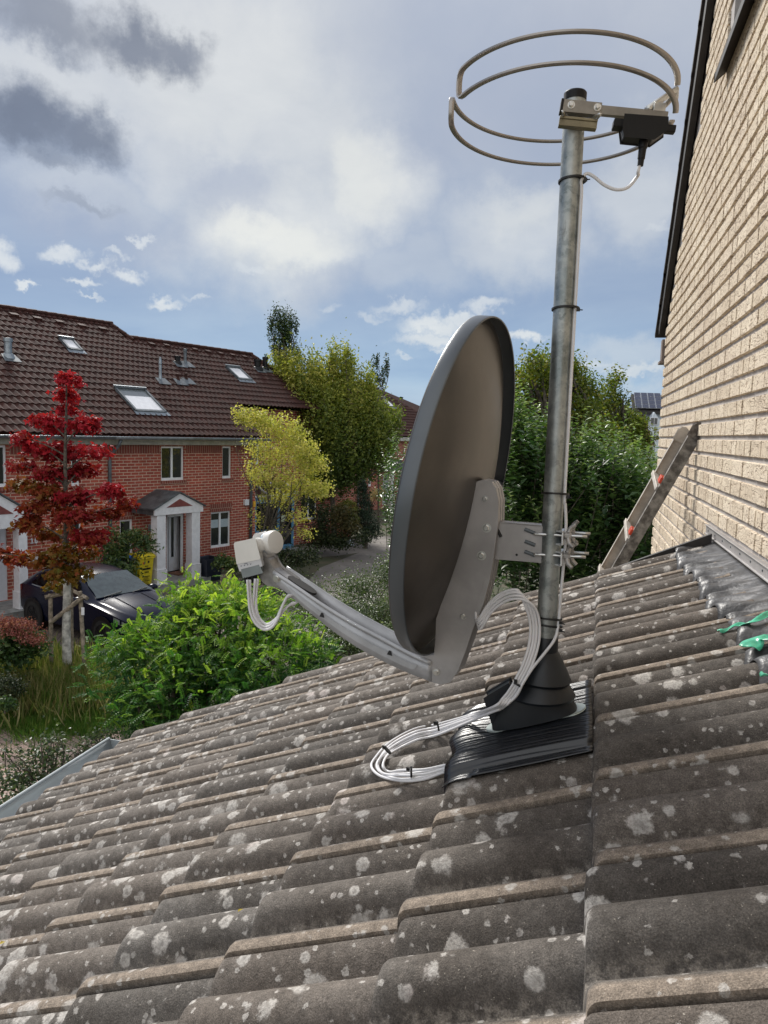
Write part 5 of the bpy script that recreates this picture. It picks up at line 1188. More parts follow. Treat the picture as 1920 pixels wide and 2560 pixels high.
# ================================================================== parked car
def build_car():
    MT['paint'] = mat('dark_navy_car_paint', (.004, .006, .020), .24, .0, var=.05, spec=.28, coat=0)
    MT['carglass'] = mat('tinted_car_glass', (.004, .005, .006), .04, 0, spec=.6); MT['wind'] = mat('windscreen_glass', (.05, .065, .065), .06, 0, spec=1)
    MT['tyre'] = mat('tyre_rubber', (.012, .012, .012), .8); MT['rim'] = mat('dark_alloy', (.03, .03, .035), .35, .7); MT['lampr'] = mat('tail_lamp_red', (.12, .006, .008), .15); MT['lampw'] = mat('head_lamp', (.30, .33, .35), .25, .3)
    s_c, n0 = 10.22, 1.62; O = sn(s_c, n0, 0); XD, YD = NV, -FV       # forward, right hand (towards the camera)
    root = thing('parked_car', sn(s_c, n0+2.2, 0), 'dark navy blue hatchback parked on the brick driveway behind the maple', 'car')
    X = np.array([0, .05, .18, .34, .62, .95, 1.35, 1.85, 2.3, 2.62, 2.95, 3.14, 3.4, 3.75, 4.05, 4.25, 4.38, 4.42])
    zr = np.interp(X, [0, .05, .18, .34, .62, .95, 1.35, 1.85, 2.3, 2.62, 2.95, 3.14, 3.4, 3.75, 4.05, 4.25, 4.38, 4.42], [.60, .92, 1.06, 1.17, 1.33, 1.42, 1.455, 1.455, 1.40, 1.26, 1.09, 1.005, .965, .90, .80, .70, .55, .45])
    zb = np.interp(X, [0, .05, .18, .34, .62, 1.35, 2.3, 3.14, 3.4, 3.75, 4.05, 4.25, 4.42], [.55, .84, .95, 1.0, 1.01, .985, .955, .93, .89, .83, .74, .64, .43])
    hw = np.interp(X, [0, .18, .62, 1.35, 3.14, 3.75, 4.05, 4.25, 4.42], [.70, .82, .885, .90, .895, .87, .80, .68, .45])
    rw = np.interp(X, [0, .34, .62, .95, 1.85, 2.3, 2.95, 3.14, 3.75, 4.42], [.62, .60, .58, .60, .62, .62, .68, .76, .70, .36])
    def sec(i, off=0):
        w, b, r, z = hw[i], zb[i], rw[i], zr[i]; lo = .20 if .3 < X[i] < 4.2 else .30
        g = z-b; top = [(w, b-.0), (w*.955, b+.03*min(1, g*4))]+[(w*.955+(r-w*.955)*t, b+g*(.06+.84*t**.95)) for t in (.25, .5, .75, .95)]
        rt = [(r*.90, z-.022), (r*.6, z), (0, z+.012)]
        P = [(w*.80, lo), (w*.93, lo+.05), (w*.985, .42), (w*1.0, b*.72), (w*1.0, b-.05)]+top+rt
        return P
    def W_(x, y, z): return O+XD*x+YD*y+ZV*z
    S = [sec(i) for i in range(len(X))]; n = len(S[0]); G_ = []
    for i in range(len(X)):
        row = [W_(X[i], y, z) for y, z in S[i]]+[W_(X[i], -y, z) for y, z in S[i][-2::-1]]; G_.append(row)
    mb = MB().grid(np.array(G_)); e0 = [tuple(p) for p in G_[0]]; mb.add(e0, [tuple(range(len(e0)))]); e1 = [tuple(p) for p in G_[-1]]; mb.add(e1, [tuple(range(len(e1)))[::-1]])
    body = mb.build('body', MT['paint'], root, auto=38)
    def pt(x, t, side, off=.006):                                   # t 0 belt .. 1 roof edge on the greenhouse side
        w, b, r, z = (np.interp(x, X, q) for q in (hw, zb, rw, zr)); g = z-b; y = w*.955+(r-w*.955)*t; zz = b+g*(.06+.84*t**.95)
        return W_(x, side*(y+off), zz+off*.4)
    for side in (1, -1):
        for nm, xs in (('side_window', [(.62, 1.0), (1.62, 1.66)]), ('side_window', [(1.72, 1.70), (2.84, 2.36)])):
            (a0, a1), (b0, b1) = xs; R_ = []
            for t in (.06, .3, .55, .86): R_.append([pt(a0+(a1-a0)*t+((b0+(b1-b0)*t)-(a0+(a1-a0)*t))*q, t, side) for q in np.linspace(0, 1, 7)])
            MB().grid(np.array(R_)).build(nm, MT['carglass'], root, smooth=True)
        MB().grid(np.array([[pt(x, -.02, side, .008), pt(x, .035, side, .008)] for x in np.linspace(.75, 2.95, 10)])).build('trim_strip', MT['zinc'], root)
        c = W_(2.70, side*.97, .99); mir = MB().lathe([(.02, 0), (.09, .02), (.10, .08), (.085, .15), (.03, .17)], c-XD*.0, XD, 16, sx=1.15, sy=.75, xdir=YD).build('wing_mirror', MT['paint'], root, smooth=True)
        MB().box(W_(2.72, side*.89, .93), (.08, .12, .05), (XD, YD, ZV)).build('mirror_foot', MT['black'], mir)
        for xw in (.87, 3.55):
            cc = W_(xw, side*.79, .325); MB().lathe([(.40, 0), (.40, .012)], W_(xw, side*.895, .345), YD*side, 36).build('wheel_arch', MT['black'], root)
            wh = MB().lathe([(.24, 0), (.325, .02), (.33, .10), (.325, .12), (.23, .135), (.22, .12)], cc, YD*side, 36).build('wheel', MT['tyre'], root, auto=40)
            rm = MB().lathe([(.23, .10), (.225, .125), (.20, .12), (.195, .10), (.06, .11), (.05, .125)], cc, YD*side, 30)
            for k in range(5):
                a = 2*pi*k/5; d = XD*cos(a)+ZV*sin(a); q = XD*-sin(a)+ZV*cos(a)
                for o_ in (-.028, .028): rm.box(cc+YD*side*.122+d*.13+q*o_, (.17, .022, .016), (d, q, YD))
            rm.build('rim', MT['rim'], wh)
        rows = [[W_(x, side*(np.interp(x, X, hw)*k), z) for k, z in ((1.012, .76), (1.008, .70), (1.005, .64))] for x in (3.98, 4.08, 4.18, 4.26)]
        rows = [[W_(x, side*(np.interp(x, X, hw)*.99+.012), np.interp(x, X, zb)-.03-dz) for dz in (0, .05, .10)] for x in (3.86, 3.98, 4.08, 4.18, 4.27)]
        MB().grid(np.array(rows)).build('headlight', MT['lampw'], root, smooth=True)
        rows = [[W_(x, side*(np.interp(x, X, hw)+.008), np.interp(x, X, zb)-.02-dz) for dz in (0, .06, .13)] for x in (.03, .10, .2, .32)]
        MB().grid(np.array(rows)).build('tail_lamp', MT['lampr'], root, smooth=True)
    def top(x, y, off=.008): r, z = np.interp(x, X, rw), np.interp(x, X, zr); return W_(x, y*r, z+off+.010*(1-y*y))
    MB().grid(np.array([[top(x, y*(.99 if x > 2.6 else .93), .010) for y in np.linspace(-1, 1, 9)] for x in np.linspace(2.34, 3.10, 8)])).build('windscreen', MT['wind'], root, smooth=True)
    MB().grid(np.array([[top(x, y*.82, .010) for y in np.linspace(-1, 1, 7)] for x in np.linspace(.22, .80, 6)])).build('rear_window', MT['carglass'], root, smooth=True)
    wp = MB(); wp.tube([top(3.13, .75, .03), top(3.06, .1, .03)], .010, 6).tube([top(3.14, -.2, .03), top(3.05, -.85, .03)], .010, 6); wp.build('wiper', MT['black'], root)
    pl = MB()
    for x in (3.2, 3.3): pass
    for y in (-.45, .45): pl.tube([top(x, y*(1+.12*(x-3.2)), .004) for x in np.linspace(3.2, 4.1, 8)], .008, 6)
    pl.build('bonnet_crease', MT['paint'], root)
    MB().prism([W_(4.40, -.35, .38), W_(4.40, .35, .38), W_(4.40, .40, .62), W_(4.40, -.40, .62)], XD*.03).build('grille', MT['black'], root)
    for side in (1,):
        for x in (1.68, 2.86): MB().tube([W_(x, side*(np.interp(x, X, hw)*1.0+.0), z) for z in (.35, .6, .9)], .005, 5).build('door_gap', MT['black'], body)
        for x in (1.35, 2.35): MB().box(W_(x, side*.905, .86), (.20, .03, .03), (XD, YD, ZV)).build('door_handle', MT['paint'], root, bevel=.008)
    return root
build_car()

# ================================================================== bins, tub, planter, bicycle
def wheelie(s, n, z0, h, w, d, m_, ml, label, face=True, rot=0):
    root = thing('wheelie_bin', sn(s, n, z0), label, 'bin', 'wheelie bins along the terrace'); f = FV*cos(rot)+NV*sin(rot); g = NV*cos(rot)-FV*sin(rot); o = sn(s, n, z0)
    P = lambda a, b, c: o+f*a+g*b+ZV*c
    tp = .10; lo = [P(-w/2+tp*.5, -d/2+.06, .05), P(w/2-tp*.5, -d/2+.06, .05), P(w/2-tp*.5, d/2-.08, .05), P(-w/2+tp*.5, d/2-.08, .05)]; hi = [P(-w/2, -d/2, h*.9), P(w/2, -d/2, h*.9), P(w/2, d/2, h*.9), P(-w/2, d/2, h*.9)]
    MB().add(lo+hi, [(3, 2, 1, 0), (4, 5, 6, 7), (0, 1, 5, 4), (1, 2, 6, 5), (2, 3, 7, 6), (3, 0, 4, 7)]).build('body', m_, root, bevel=.02)
    e = .025; MB().prism([P(-w/2-e, -d/2-e, h*.9), P(w/2+e, -d/2-e, h*.9), P(w/2+e, d/2+e, h*.88), P(-w/2-e, d/2+e, h*.88)], ZV*.05).build('rim', m_, root, bevel=.01)
    MB().prism([P(-w/2-.01, -d/2-.03, h*.93), P(-w/2-.01, -d/2+.1, h*1.0), P(-w/2-.01, d/2-.1, h*.985), P(-w/2-.01, d/2+.03, h*.93)], f*(w+.02)).build('lid', ml, root, bevel=.015)
    MB().tube([P(-w/2+.05, -d/2-.05, h*.93), P(-w/2+.05, -d/2-.10, h*.95), P(w/2-.05, -d/2-.10, h*.95), P(w/2-.05, -d/2-.05, h*.93)], .015, 8).build('handle', m_, root)
    for q in (-1, 1): MB().lathe([(.10, -.025), (.10, .025)], P(q*(w/2-.05), -d/2+.06, .10), f, 18).build('wheel', MT['tyre'], root)
    return root, P
MT['yel'] = mat('yellow_bin_plastic', (.66, .54, .02), .45, var=.08, vscale=4); MT['darkbin'] = mat('dark_blue_grey_bin', (.012, .016, .03), .45); MT['bluelid'] = mat('blue_bin_lid', (.02, .10, .40), .4)
sy, zy = FS(360, 1440, .9); yb, YP = wheelie(sy, .78, 0, 1.10, .50, .52, MT['yel'], MT['yel'], 'yellow wheelie bin with black printed notice beside the porch')
pr = MB()
def onface(a, c0, dz, wv, m_=pr):
    d_ = .52/2-.08*(1-(c0-.05)/.94)+.006; m_.box(YP(a, d_, c0), (wv, .004, dz), (FV, NV, ZV))
for k in range(7): onface(-.01+.01*(k % 2), .18+k*.042, .014 if k % 3 else .022, .26-.05*(k % 3))
for k in range(3): onface(-.04+.05*k, .56, .05, .03)
onface(0, .66, .05, .28); onface(0, .74, .02, .12); onface(.06, .86, .06, .05)
pr.build('printed_notice', MT['black'], yb); MB().box(YP(-.10, .26, .84), (.06, .006, .06), (FV, NV, ZV)).build('round_sticker', MT['redp'], yb)
wheelie(sy-.68, .66, 0, 1.08, .56, .55, MT['darkbin'], MT['bluelid'], 'dark wheelie bin with blue lid behind the rhododendron')
q = rect(735, 777, 1295, 1330, -2.2); wheelie(q[0]+.30, -2.2, 0, 1.10, .5, .5, MT['yel'], MT['yel'], 'yellow wheelie bin half hidden behind the yellow tree trunk')
s1_ = FS(520, 1450, 1.0); t_ = thing('garden_tub', sn(s1_[0], 1.0, 0), 'square black planting tub standing to the right of the porch', 'tub')
P = lambda a, b, c: sn(s1_[0]+a, 1.0+b, c)
w = .34; MB().add([P(-w*.8, -w*.8, 0), P(w*.8, -w*.8, 0), P(w*.8, w*.8, 0), P(-w*.8, w*.8, 0), P(-w, -w, .72), P(w, -w, .72), P(w, w, .72), P(-w, w, .72), P(-w*.88, -w*.88, .70), P(w*.88, -w*.88, .70), P(w*.88, w*.88, .70), P(-w*.88, w*.88, .70), P(-w*.8, -w*.8, .5), P(w*.8, -w*.8, .5), P(w*.8, w*.8, .5), P(-w*.8, w*.8, .5)],
    [(3, 2, 1, 0), (0, 1, 5, 4), (1, 2, 6, 5), (2, 3, 7, 6), (3, 0, 4, 7), (4, 5, 9, 8), (5, 6, 10, 9), (6, 7, 11, 10), (7, 4, 8, 11), (8, 9, 13, 12), (9, 10, 14, 13), (10, 11, 15, 14), (11, 8, 12, 15), (12, 13, 14, 15)]).build('tub', MT['darkbin'], t_, bevel=.012)
MB().tube([P(.42, .1, .0), P(.40, .1, .95)], .012, 6).build('support_stick', MT['wood'], t_)
pb = G(592, 1478); t_ = thing('planter_box', pb, 'weathered wooden raised planter box left of the dish feed', 'planter'); o_ = sn(float(pb@FV)+.3, float(pb@NV)-DF+.1)
pm = MB()
for k in range(3):
    z = .05+.155*k
    pm.box(o_+NV*.42+ZV*(z+.07), (1.3, .03, .14), (FV, NV, ZV)).box(o_-NV*.42+ZV*(z+.07), (1.3, .03, .14), (FV, NV, ZV)).box(o_-FV*.65+ZV*(z+.07), (.03, .84, .14), (FV, NV, ZV)).box(o_+FV*.65+ZV*(z+.07), (.03, .84, .14), (FV, NV, ZV))
pm.build('boards', MT['wood'], t_, bevel=.004); MB().box(o_+ZV*.40, (1.25, .8, .05), (FV, NV, ZV)).build('soil', MT['soil'], t_)
def bicycle(px, py, label):
    g0 = G(px, py); root = thing('bicycle', g0, label, 'bicycle'); d = FV*.5+NV*.87; d /= np.linalg.norm(d); s = np.array([d[1], -d[0], 0]); r = .33
    A, B = g0+d*-.52+ZV*r, g0+d*.52+ZV*r
    for c in (A, B):
        w_ = MB().tube([c+d*r*cos(a)+ZV*r*sin(a) for a in np.linspace(0, 2*pi, 33)], .018, 6, cap=False).build('wheel', MT['tyre'], root)
        sp = MB()
        for k in range(14): a = 2*pi*k/14; sp.tube([c, c+(d*cos(a)+ZV*sin(a))*r], .0025, 3)
        sp.build('spokes', MT['zinc'], w_)
    bb = g0+d*-.08+ZV*.30; st = g0+d*-.22+ZV*.86; hd = g0+d*.34+ZV*.84; MB().tube([A, bb, st, A], .014, 6).tube([st, hd, bb], .016, 6).tube([hd+ZV*.12, hd, B], .015, 6).build('frame', MT['darkbin'], root)
    MB().box(st+ZV*.08, (.26, .14, .05), (d, s, ZV)).build('saddle', MT['black'], root, bevel=.02); MB().tube([hd+ZV*.14-s*.28-d*.1, hd+ZV*.16-s*.1, hd+ZV*.16+s*.1, hd+ZV*.14+s*.28-d*.1], .012, 6).build('handlebar', MT['steel'], root)
bicycle(776, 1362, 'black bicycle parked by the dark shrubs at the path')
for i, (px, py, r_, lb) in enumerate(((870, 1366, .22, 'pale stone at the path edge, lower left one of two'), (995*.2532+620, 1017*.2532+1100, .17, 'pale stone at the path edge, right one of two'))):
    p = G(px, py); st_ = bpy.data.meshes.new('stone'); o = MB().lathe([(r_*.5, 0), (r_, r_*.25), (r_*.9, r_*.55), (r_*.4, r_*.8), (.01, r_*.85)], p, n=9, sx=1.3).build('stone', MT['wr'], bevel=.03); prop(o, lb, 'stone', 'pale stones by the path')

# ================================================================== vegetation
def leafmesh(name, C, L, Wd, N, R_, m_, parent=None, fold=.25, up=None, prop_=None):
    """C centres, L length, Wd width, N normals, R_ colour 0..1; each leaf a folded four-quad blade"""
    n = len(C); L = np.broadcast_to(L, (n,))[:, None]; Wd = np.broadcast_to(Wd, (n,))[:, None]
    N = N/(np.linalg.norm(N, axis=1, keepdims=True)+1e-9)
    if up is None: up = npr.normal(size=(n, 3))
    T = up-N*(up*N).sum(1, keepdims=True); T /= np.linalg.norm(T, axis=1, keepdims=True)+1e-9; B = np.cross(N, T)
    V = np.stack([C-T*L*.5, C-T*L*.02+B*Wd*.5+N*Wd*fold, C+T*L*.5-N*L*.12, C-T*L*.02-B*Wd*.5+N*Wd*fold], 1).reshape(-1, 3)
    idx = np.arange(n)[:, None]*4; Fq = np.concatenate([idx+np.array([[0, 1, 2]]), idx+np.array([[0, 2, 3]])], 1).reshape(-1)
    me = bpy.data.meshes.new(name); me.vertices.add(len(V)); me.vertices.foreach_set('co', V.astype(np.float32).ravel())
    me.loops.add(len(Fq)); me.loops.foreach_set('vertex_index', Fq.astype(np.int32)); nf = n*2
    me.polygons.add(nf); me.polygons.foreach_set('loop_start', np.arange(0, nf*3, 3, dtype=np.int32)); me.polygons.foreach_set('loop_total', np.full(nf, 3, dtype=np.int32)); me.update(calc_edges=True)
    me.attributes.new('rnd', 'FLOAT', 'POINT').data.foreach_set('value', np.repeat(R_, 4).astype(np.float32))
    return link(name, me, m_, parent)
def blob_points(blobs, n, clump, per, shell=.55, an=(1, 1, .75)):
    """clustered points inside ellipsoids: blobs = (centre, (rx,ry,rz), weight)"""
    wt = np.array([b[2] for b in blobs], float); wt /= wt.sum(); out = []; nrm = []; cid = []
    for (c, r, _), w in zip(blobs, wt):
        k = max(3, int(n*w/per)); d = npr.normal(size=(k, 3)); d /= np.linalg.norm(d, axis=1, keepdims=True)
        rad = (shell+(1-shell)*npr.random(k))**.8; rad *= .82+.30*npr.random(k); cc = np.array(c)+d*np.array(r)*rad[:, None]
        m_ = npr.poisson(per, k).clip(1)
        P = np.repeat(cc, m_, 0)+npr.normal(size=(m_.sum(), 3))*clump*np.array(an); out.append(P); nrm.append(np.repeat(d, m_, 0)); cid.append(np.repeat(npr.random(k), m_))
    return np.concatenate(out), np.concatenate(nrm), np.concatenate(cid)
def limbs(mb, base, blobs, r0, n=3, joint=None):
    for c, r, w in blobs:
        for k in range(n):
            e = np.array(c)+npr.normal(size=3)*np.array(r)*.45; j = joint if joint is not None else base
            m_ = j*.45+e*.55+npr.normal(size=3)*.08*np.linalg.norm(e-j)+ZV*.05; mb.tube(catmull([j, m_, e], 4), list(np.linspace(r0, r0*.22, 9)), 6)
def pxblob(px, py, rx, ry, d, w=1, ddepth=None):
    k = d/FPX; return (U(px, py, d), (rx*k, (ddepth if ddepth else (rx+ry)*.5*k), ry*k), w)
def tree(name, base, blobs, leaf, n, m_, label, cat, group=None, tr=.1, clump=.12, per=14, split=.45, bark='bark', r2=None, shell=.5, upb=.5, nl=2, lw=.55, spread=1.0, trunk_top=None, colfn=None, crown='crown', an=(1, 1, .75)):
    root = thing(name, base, label, cat, group); base = np.array(base, float)
    zc = max(b[0][2]+b[1][2]*.6 for b in blobs); lo = min(b[0][2]-b[1][2] for b in blobs); cen = sum(np.array(b[0])*b[2] for b in blobs)/sum(b[2] for b in blobs)
    jt = np.array([base[0]*.6+cen[0]*.4, base[1]*.6+cen[1]*.4, base[2]+(lo-base[2])*.95+.2*(zc-lo)*split]) if trunk_top is None else np.array(trunk_top)
    mb = MB()
    if tr: mb.tube(catmull([base, base*.5+jt*.5+npr.normal(size=3)*.04, jt], 6), list(np.linspace(tr, tr*.7, 13)), 10)
    limbs(mb, base, blobs, max(tr*.5, .012), nl, jt); mb.build('trunk', MT[bark], root, smooth=True)
    P, N, cid = blob_points(blobs, n, clump, per, shell, an)
    sz = leaf*(.6+.7*npr.random(len(P))); nn = N*.5+npr.normal(size=P.shape)*.6+np.array([0, 0, upb])
    R_ = np.clip(.55*cid+.45*npr.random(len(P)), 0, 1) if colfn is None else colfn(P, cid)
    leafmesh(crown, P, sz, sz*lw, nn, R_, m_, root); return root
def pinnate(centers, dirs, L, nleaf, lsz, R0):
    """compound leaves: leaflets in pairs along an arching stalk"""
    C = []; N = []; Up = []; RR_ = []; S = []
    for c, d, r in zip(centers, dirs, R0):
        d = d/np.linalg.norm(d); side = np.cross(d, ZV)+npr.normal(size=3)*.25; side /= np.linalg.norm(side); n = np.cross(side, d); l = L*(.7+.5*npr.random())
        for i in range(nleaf):
            t = (i+1)/nleaf; p = c+d*l*t-ZV*l*.28*t*t
            for s in (-1, 1): C.append(p+side*s*lsz*.5); N.append(n+side*s*.25+npr.normal(size=3)*.12); Up.append(side*s+d*.45); RR_.append(r); S.append(lsz*(.75+.5*npr.random())*(1-.35*abs(t-.45)))
        C.append(c+d*l*1.06-ZV*l*.30); N.append(n); Up.append(d); RR_.append(r); S.append(lsz*.9)
    return map(np.array, (C, N, Up, RR_, S))

# --- bright green pinnate bush behind the roof edge
def bush():
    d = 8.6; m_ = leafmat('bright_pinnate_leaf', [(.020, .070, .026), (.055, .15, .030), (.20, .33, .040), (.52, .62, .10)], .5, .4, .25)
    bl = [pxblob(410, 1680, 125, 125, d, 1.0, 1.0), pxblob(560, 1600, 135, 125, d+.3, 1.2, 1.0), pxblob(690, 1660, 110, 105, d, 1.0, 1.0), pxblob(510, 1740, 190, 120, d-.3, 1.3, 1.1), pxblob(300, 1615, 34, 26, d, .20, .3), pxblob(370, 1620, 55, 46, d, .35, .4), pxblob(480, 1530, 60, 50, d+.5, .4, .5), pxblob(470, 1482, 24, 24, d+.5, .14, .25), pxblob(560, 1500, 50, 28, d+.5, .22, .3), pxblob(640, 1545, 70, 40, d+.5, .35, .5), pxblob(770, 1665, 46, 46, d-.2, .3, .4), pxblob(560, 1900, 300, 170, d-.5, .7, 1.2)]
    base = U(540, 1700, d)*np.array([1, 1, 0]); root = thing('leafy_bush', base, 'big bright green bush with feathery compound leaves just beyond the roof edge', 'bush')
    mb = MB(); limbs(mb, base, bl, .035, 5, base+ZV*.3); mb.build('stems', MT['bark'], root, smooth=True)
    P, N, cid = blob_points(bl, 6600, .12, 5, .5)
    hz = np.zeros(len(P))
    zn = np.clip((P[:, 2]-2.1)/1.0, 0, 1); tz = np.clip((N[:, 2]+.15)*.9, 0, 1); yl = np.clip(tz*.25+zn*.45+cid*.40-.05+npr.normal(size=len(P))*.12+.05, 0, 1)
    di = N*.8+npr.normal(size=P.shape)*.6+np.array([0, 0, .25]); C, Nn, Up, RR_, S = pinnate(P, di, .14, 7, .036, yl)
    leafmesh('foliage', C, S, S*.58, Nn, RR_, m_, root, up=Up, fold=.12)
bush()
# --- red maple with stakes
def maple():
    d = 13.0; base = G(172, 1716); d = float((base-CAM)@CK)
    m_ = leafmat('red_maple_leaf', [(.085, .105, .014), (.17, .100, .016), (.24, .050, .018), (.24, .012, .022), (.46, .022, .038)], .55, .3, .2)
    L = [(168, 945, 26, 28, .4, 1), (168, 990, 30, 30, .5, 1), (170, 1028, 20, 16, .3, .9), (110, 1050, 26, 22, .3, 1), (150, 1065, 55, 35, 1, 1), (215, 1060, 38, 32, .8, .95), (60, 1095, 26, 24, .4, .9), (100, 1120, 50, 30, .7, .9), (160, 1130, 60, 40, 1.2, .9), (240, 1130, 30, 25, .5, .95),
         (60, 1165, 30, 18, .3, .75), (140, 1185, 75, 32, 1.2, .75), (210, 1170, 40, 25, .6, .8), (60, 1210, 40, 20, .5, .35), (120, 1225, 55, 22, .7, .45), (190, 1240, 55, 28, .9, .8), (275, 1225, 32, 30, .7, .85), (315, 1262, 26, 16, .35, .7), (100, 1265, 60, 25, .7, .55), (180, 1290, 80, 30, 1.2, .65), (265, 1280, 40, 26, .7, .6),
         (75, 1305, 40, 26, .6, .55), (140, 1330, 70, 26, 1, .45), (220, 1345, 50, 30, .9, .7), (170, 1385, 85, 32, 1.3, .32), (20, 1390, 34, 20, .45, .55), (58, 1398, 24, 14, .3, .5), (-10, 1380, 20, 16, .2, .6), (110, 1400, 40, 30, .5, .3), (180, 1430, 62, 26, .8, .2), (150, 1462, 40, 12, .3, .15)]
    bl = [pxblob(a, b, c*.80, e*.62, d+rnd.uniform(-.45, .45), w, .25+c*d/FPX*.5) for a, b, c, e, w, h in L]
    root = thing('red_maple', base, 'young staked maple with crimson autumn leaves and a pale trunk', 'tree')
    tr = MB(); T = [base, U(166, 1600, d), U(168, 1480, d), U(166, 1400, d)]; tr.tube(catmull(T, 5), list(np.interp(np.linspace(0, 1, 16), [0, .1, 1], [.11, .085, .062])), 12); t_ = tr.build('trunk', MT['palebark'], root, smooth=True)
    lm = MB().tube(catmull([U(166, 1402, d), U(165, 1300, d), U(163, 1150, d), U(165, 1040, d), U(168, 930, d)], 5), list(np.linspace(.055, .006, 21)), 8)
    for (c, r, w), (a, b, *_x) in zip(bl, L):
        j = U(166, min(1470, b+45), d); lm.tube(catmull([j, j*.5+c*.5+ZV*.04, c], 4), list(np.linspace(.018, .006, 9)), 6)
    lm.build('branches', MT['bark'], root, smooth=True)
    C = []; Rr = []; Nn = []
    for (c, r, w), (*_, h) in zip(bl, L):
        P, N, cid = blob_points([(c, r, 1)], int(430*w+40), .055, 9, .25); C.append(P); Nn.append(N); Rr.append(np.clip(h*.85+.15*npr.random(len(P))+.22*(cid-.5)+npr.normal(size=len(P))*.06, 0, 1))
    C = np.concatenate(C); Rr = np.concatenate(Rr); Nn = np.concatenate(Nn)
    # palmate leaves: three blades fanned from one stalk point
    n = len(C); T0 = npr.normal(size=(n, 3))+np.array([0, 0, -.5]); nn = Nn*.3+npr.normal(size=(n, 3))*.5+np.array([0, 0, .6]); nn /= np.linalg.norm(nn, axis=1, keepdims=True)
    T0 -= nn*(T0*nn).sum(1, keepdims=True); T0 /= np.linalg.norm(T0, axis=1, keepdims=True); B0 = np.cross(nn, T0); sz = .085*(.7+.6*npr.random(n))
    CC = []; UU = []; SS = []
    for a, k in ((0, 1), (.85, .8), (-.85, .8)): t = T0*cos(a)+B0*sin(a); CC.append(C+t*(sz*k*.5)[:, None]); UU.append(t); SS.append(sz*k)
    leafmesh('crown', np.concatenate(CC), np.concatenate(SS), np.concatenate(SS)*.5, np.concatenate([nn]*3), np.concatenate([Rr]*3), m_, root, up=np.concatenate(UU), fold=.1)
    # stakes
    sr = thing('tree_stakes', G(172, 1716)+np.array([.1, -.1, 0]), 'weathered wooden stakes and cross battens propping up the red maple', 'tree stake')
    def post(x0, y0, x1, y1, dd, r=.038, tag=True): a, b = U(x0, y0, dd), U(x1, y1, dd); return MB().tube([a, b], r, 12).build('post', MT['wood'], sr, smooth=False, auto=40)
    dd = d-.25; b1 = G(129, 1712); d1 = float((b1-CAM)@CK); post(129, 1712, 126, 1484, d1); b2 = G(214, 1716); d2 = float((b2-CAM)@CK); p2 = post(214, 1716, 200, 1478, d2); post(180, 1680, 178, 1470, d+.5, .035)
    lb = U(207, 1528, d2-.06); MB().box(lb, (.055, .008, .14), (CI, CK, -CJ)).build('white_label', MT['white'], p2)
    for (x0, y0, e0), (x1, y1, e1) in (((112, 1494, d1-.05), (180, 1478, d+.2)), ((178, 1475, d+.45), (218, 1496, d2+.02))): MB().tube([U(x0, y0, e0), U(x1, y1, e1)], .042, 4).build('cross_batten', MT['wood'], sr)
    MB().tube([U(126, 1556, d1-.09), U(209, 1492, d2-.09)], .04, 12).build('diagonal_brace', MT['wood'], sr)
maple()
# --- trees beyond
GB = 'garden trees beyond the roof'
my = leafmat('golden_yellow_leaf', [(.17, .19, .03), (.38, .38, .08), (.62, .55, .15), (.82, .66, .24)], .5, .35)
d = 23; b = G(645, 1378); b = U(645, 1380, d)*np.array([1, 1, 0])
ybl = [pxblob(*q, d+rnd.uniform(-.5, .5), w) for *q, w in ((640, 1050, 50, 26, .8), (700, 1075, 60, 40, 1), (600, 1035, 18, 12, .15), (680, 1130, 75, 45, 1.1), (750, 1120, 50, 50, .9), (780, 1165, 40, 35, .7), (690, 1190, 70, 35, .9), (770, 1215, 60, 26, .8), (700, 1240, 60, 28, .7), (800, 1225, 34, 18, .4), (650, 1290, 18, 24, .12), (740, 1285, 36, 20, .2), (680, 1325, 36, 14, .10), (756, 1330, 24, 12, .10), (640, 1180, 28, 40, .3))]
tree('yellow_tree', b, ybl, .085, 11000, my, 'multi-stemmed tree with golden yellow leaves in front of the brick corner', 'tree', GB, tr=0, clump=.13, per=14, shell=.3, nl=3, lw=.55)
tb = MB()
for k in range(7): e = U(655+k*16, 1270+rnd.uniform(-30, 20), d+rnd.uniform(-.3, .3)); tb.tube(catmull([b+np.array([k*.03, 0, 0]), b*.6+e*.4+np.array([.1*(k-3)*.3, 0, .2]), e, e+ZV*1.0+np.array([(k-3)*.12, 0, 0])], 4), list(np.linspace(.045, .012, 13)), 6)
ytr = [o for o in bpy.data.objects if o.name.startswith('yellow_tree')][0]; tb.build('stem', MT['bark'], ytr, smooth=True)
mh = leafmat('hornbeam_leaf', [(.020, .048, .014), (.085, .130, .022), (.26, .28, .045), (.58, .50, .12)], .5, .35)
d = 32; hb = [pxblob(*q, d+rnd.uniform(-.8, .8), w) for *q, w in ((700, 960, 38, 70, .8), (700, 1075, 45, 50, .8), (770, 1100, 60, 50, .9), (760, 955, 50, 55, .9), (850, 930, 38, 48, .7), (810, 975, 60, 60, 1.2), (720, 1020, 60, 60, 1.1), (800, 1050, 85, 75, 1.8), (890, 1000, 60, 60, 1.1), (930, 1060, 45, 60, 1), (860, 1120, 90, 75, 1.8), (950, 1110, 40, 50, .7), (840, 1180, 70, 40, 1), (915, 1150, 44, 34, .6), (780, 1150, 60, 60, .8), (800, 1225, 36, 20, .25), (985, 1060, 14, 26, .12))]
def hcol(P, cid):
    zz = (P[:, 2]-1.5)/5.5; x = (P-CAM)@CI; return np.clip(-.03+.40*np.clip(zz, 0, 1)+.45*cid*(.35+.65*np.clip(zz, 0, 1))+.22*(npr.random(len(P))-.2), 0, 1)
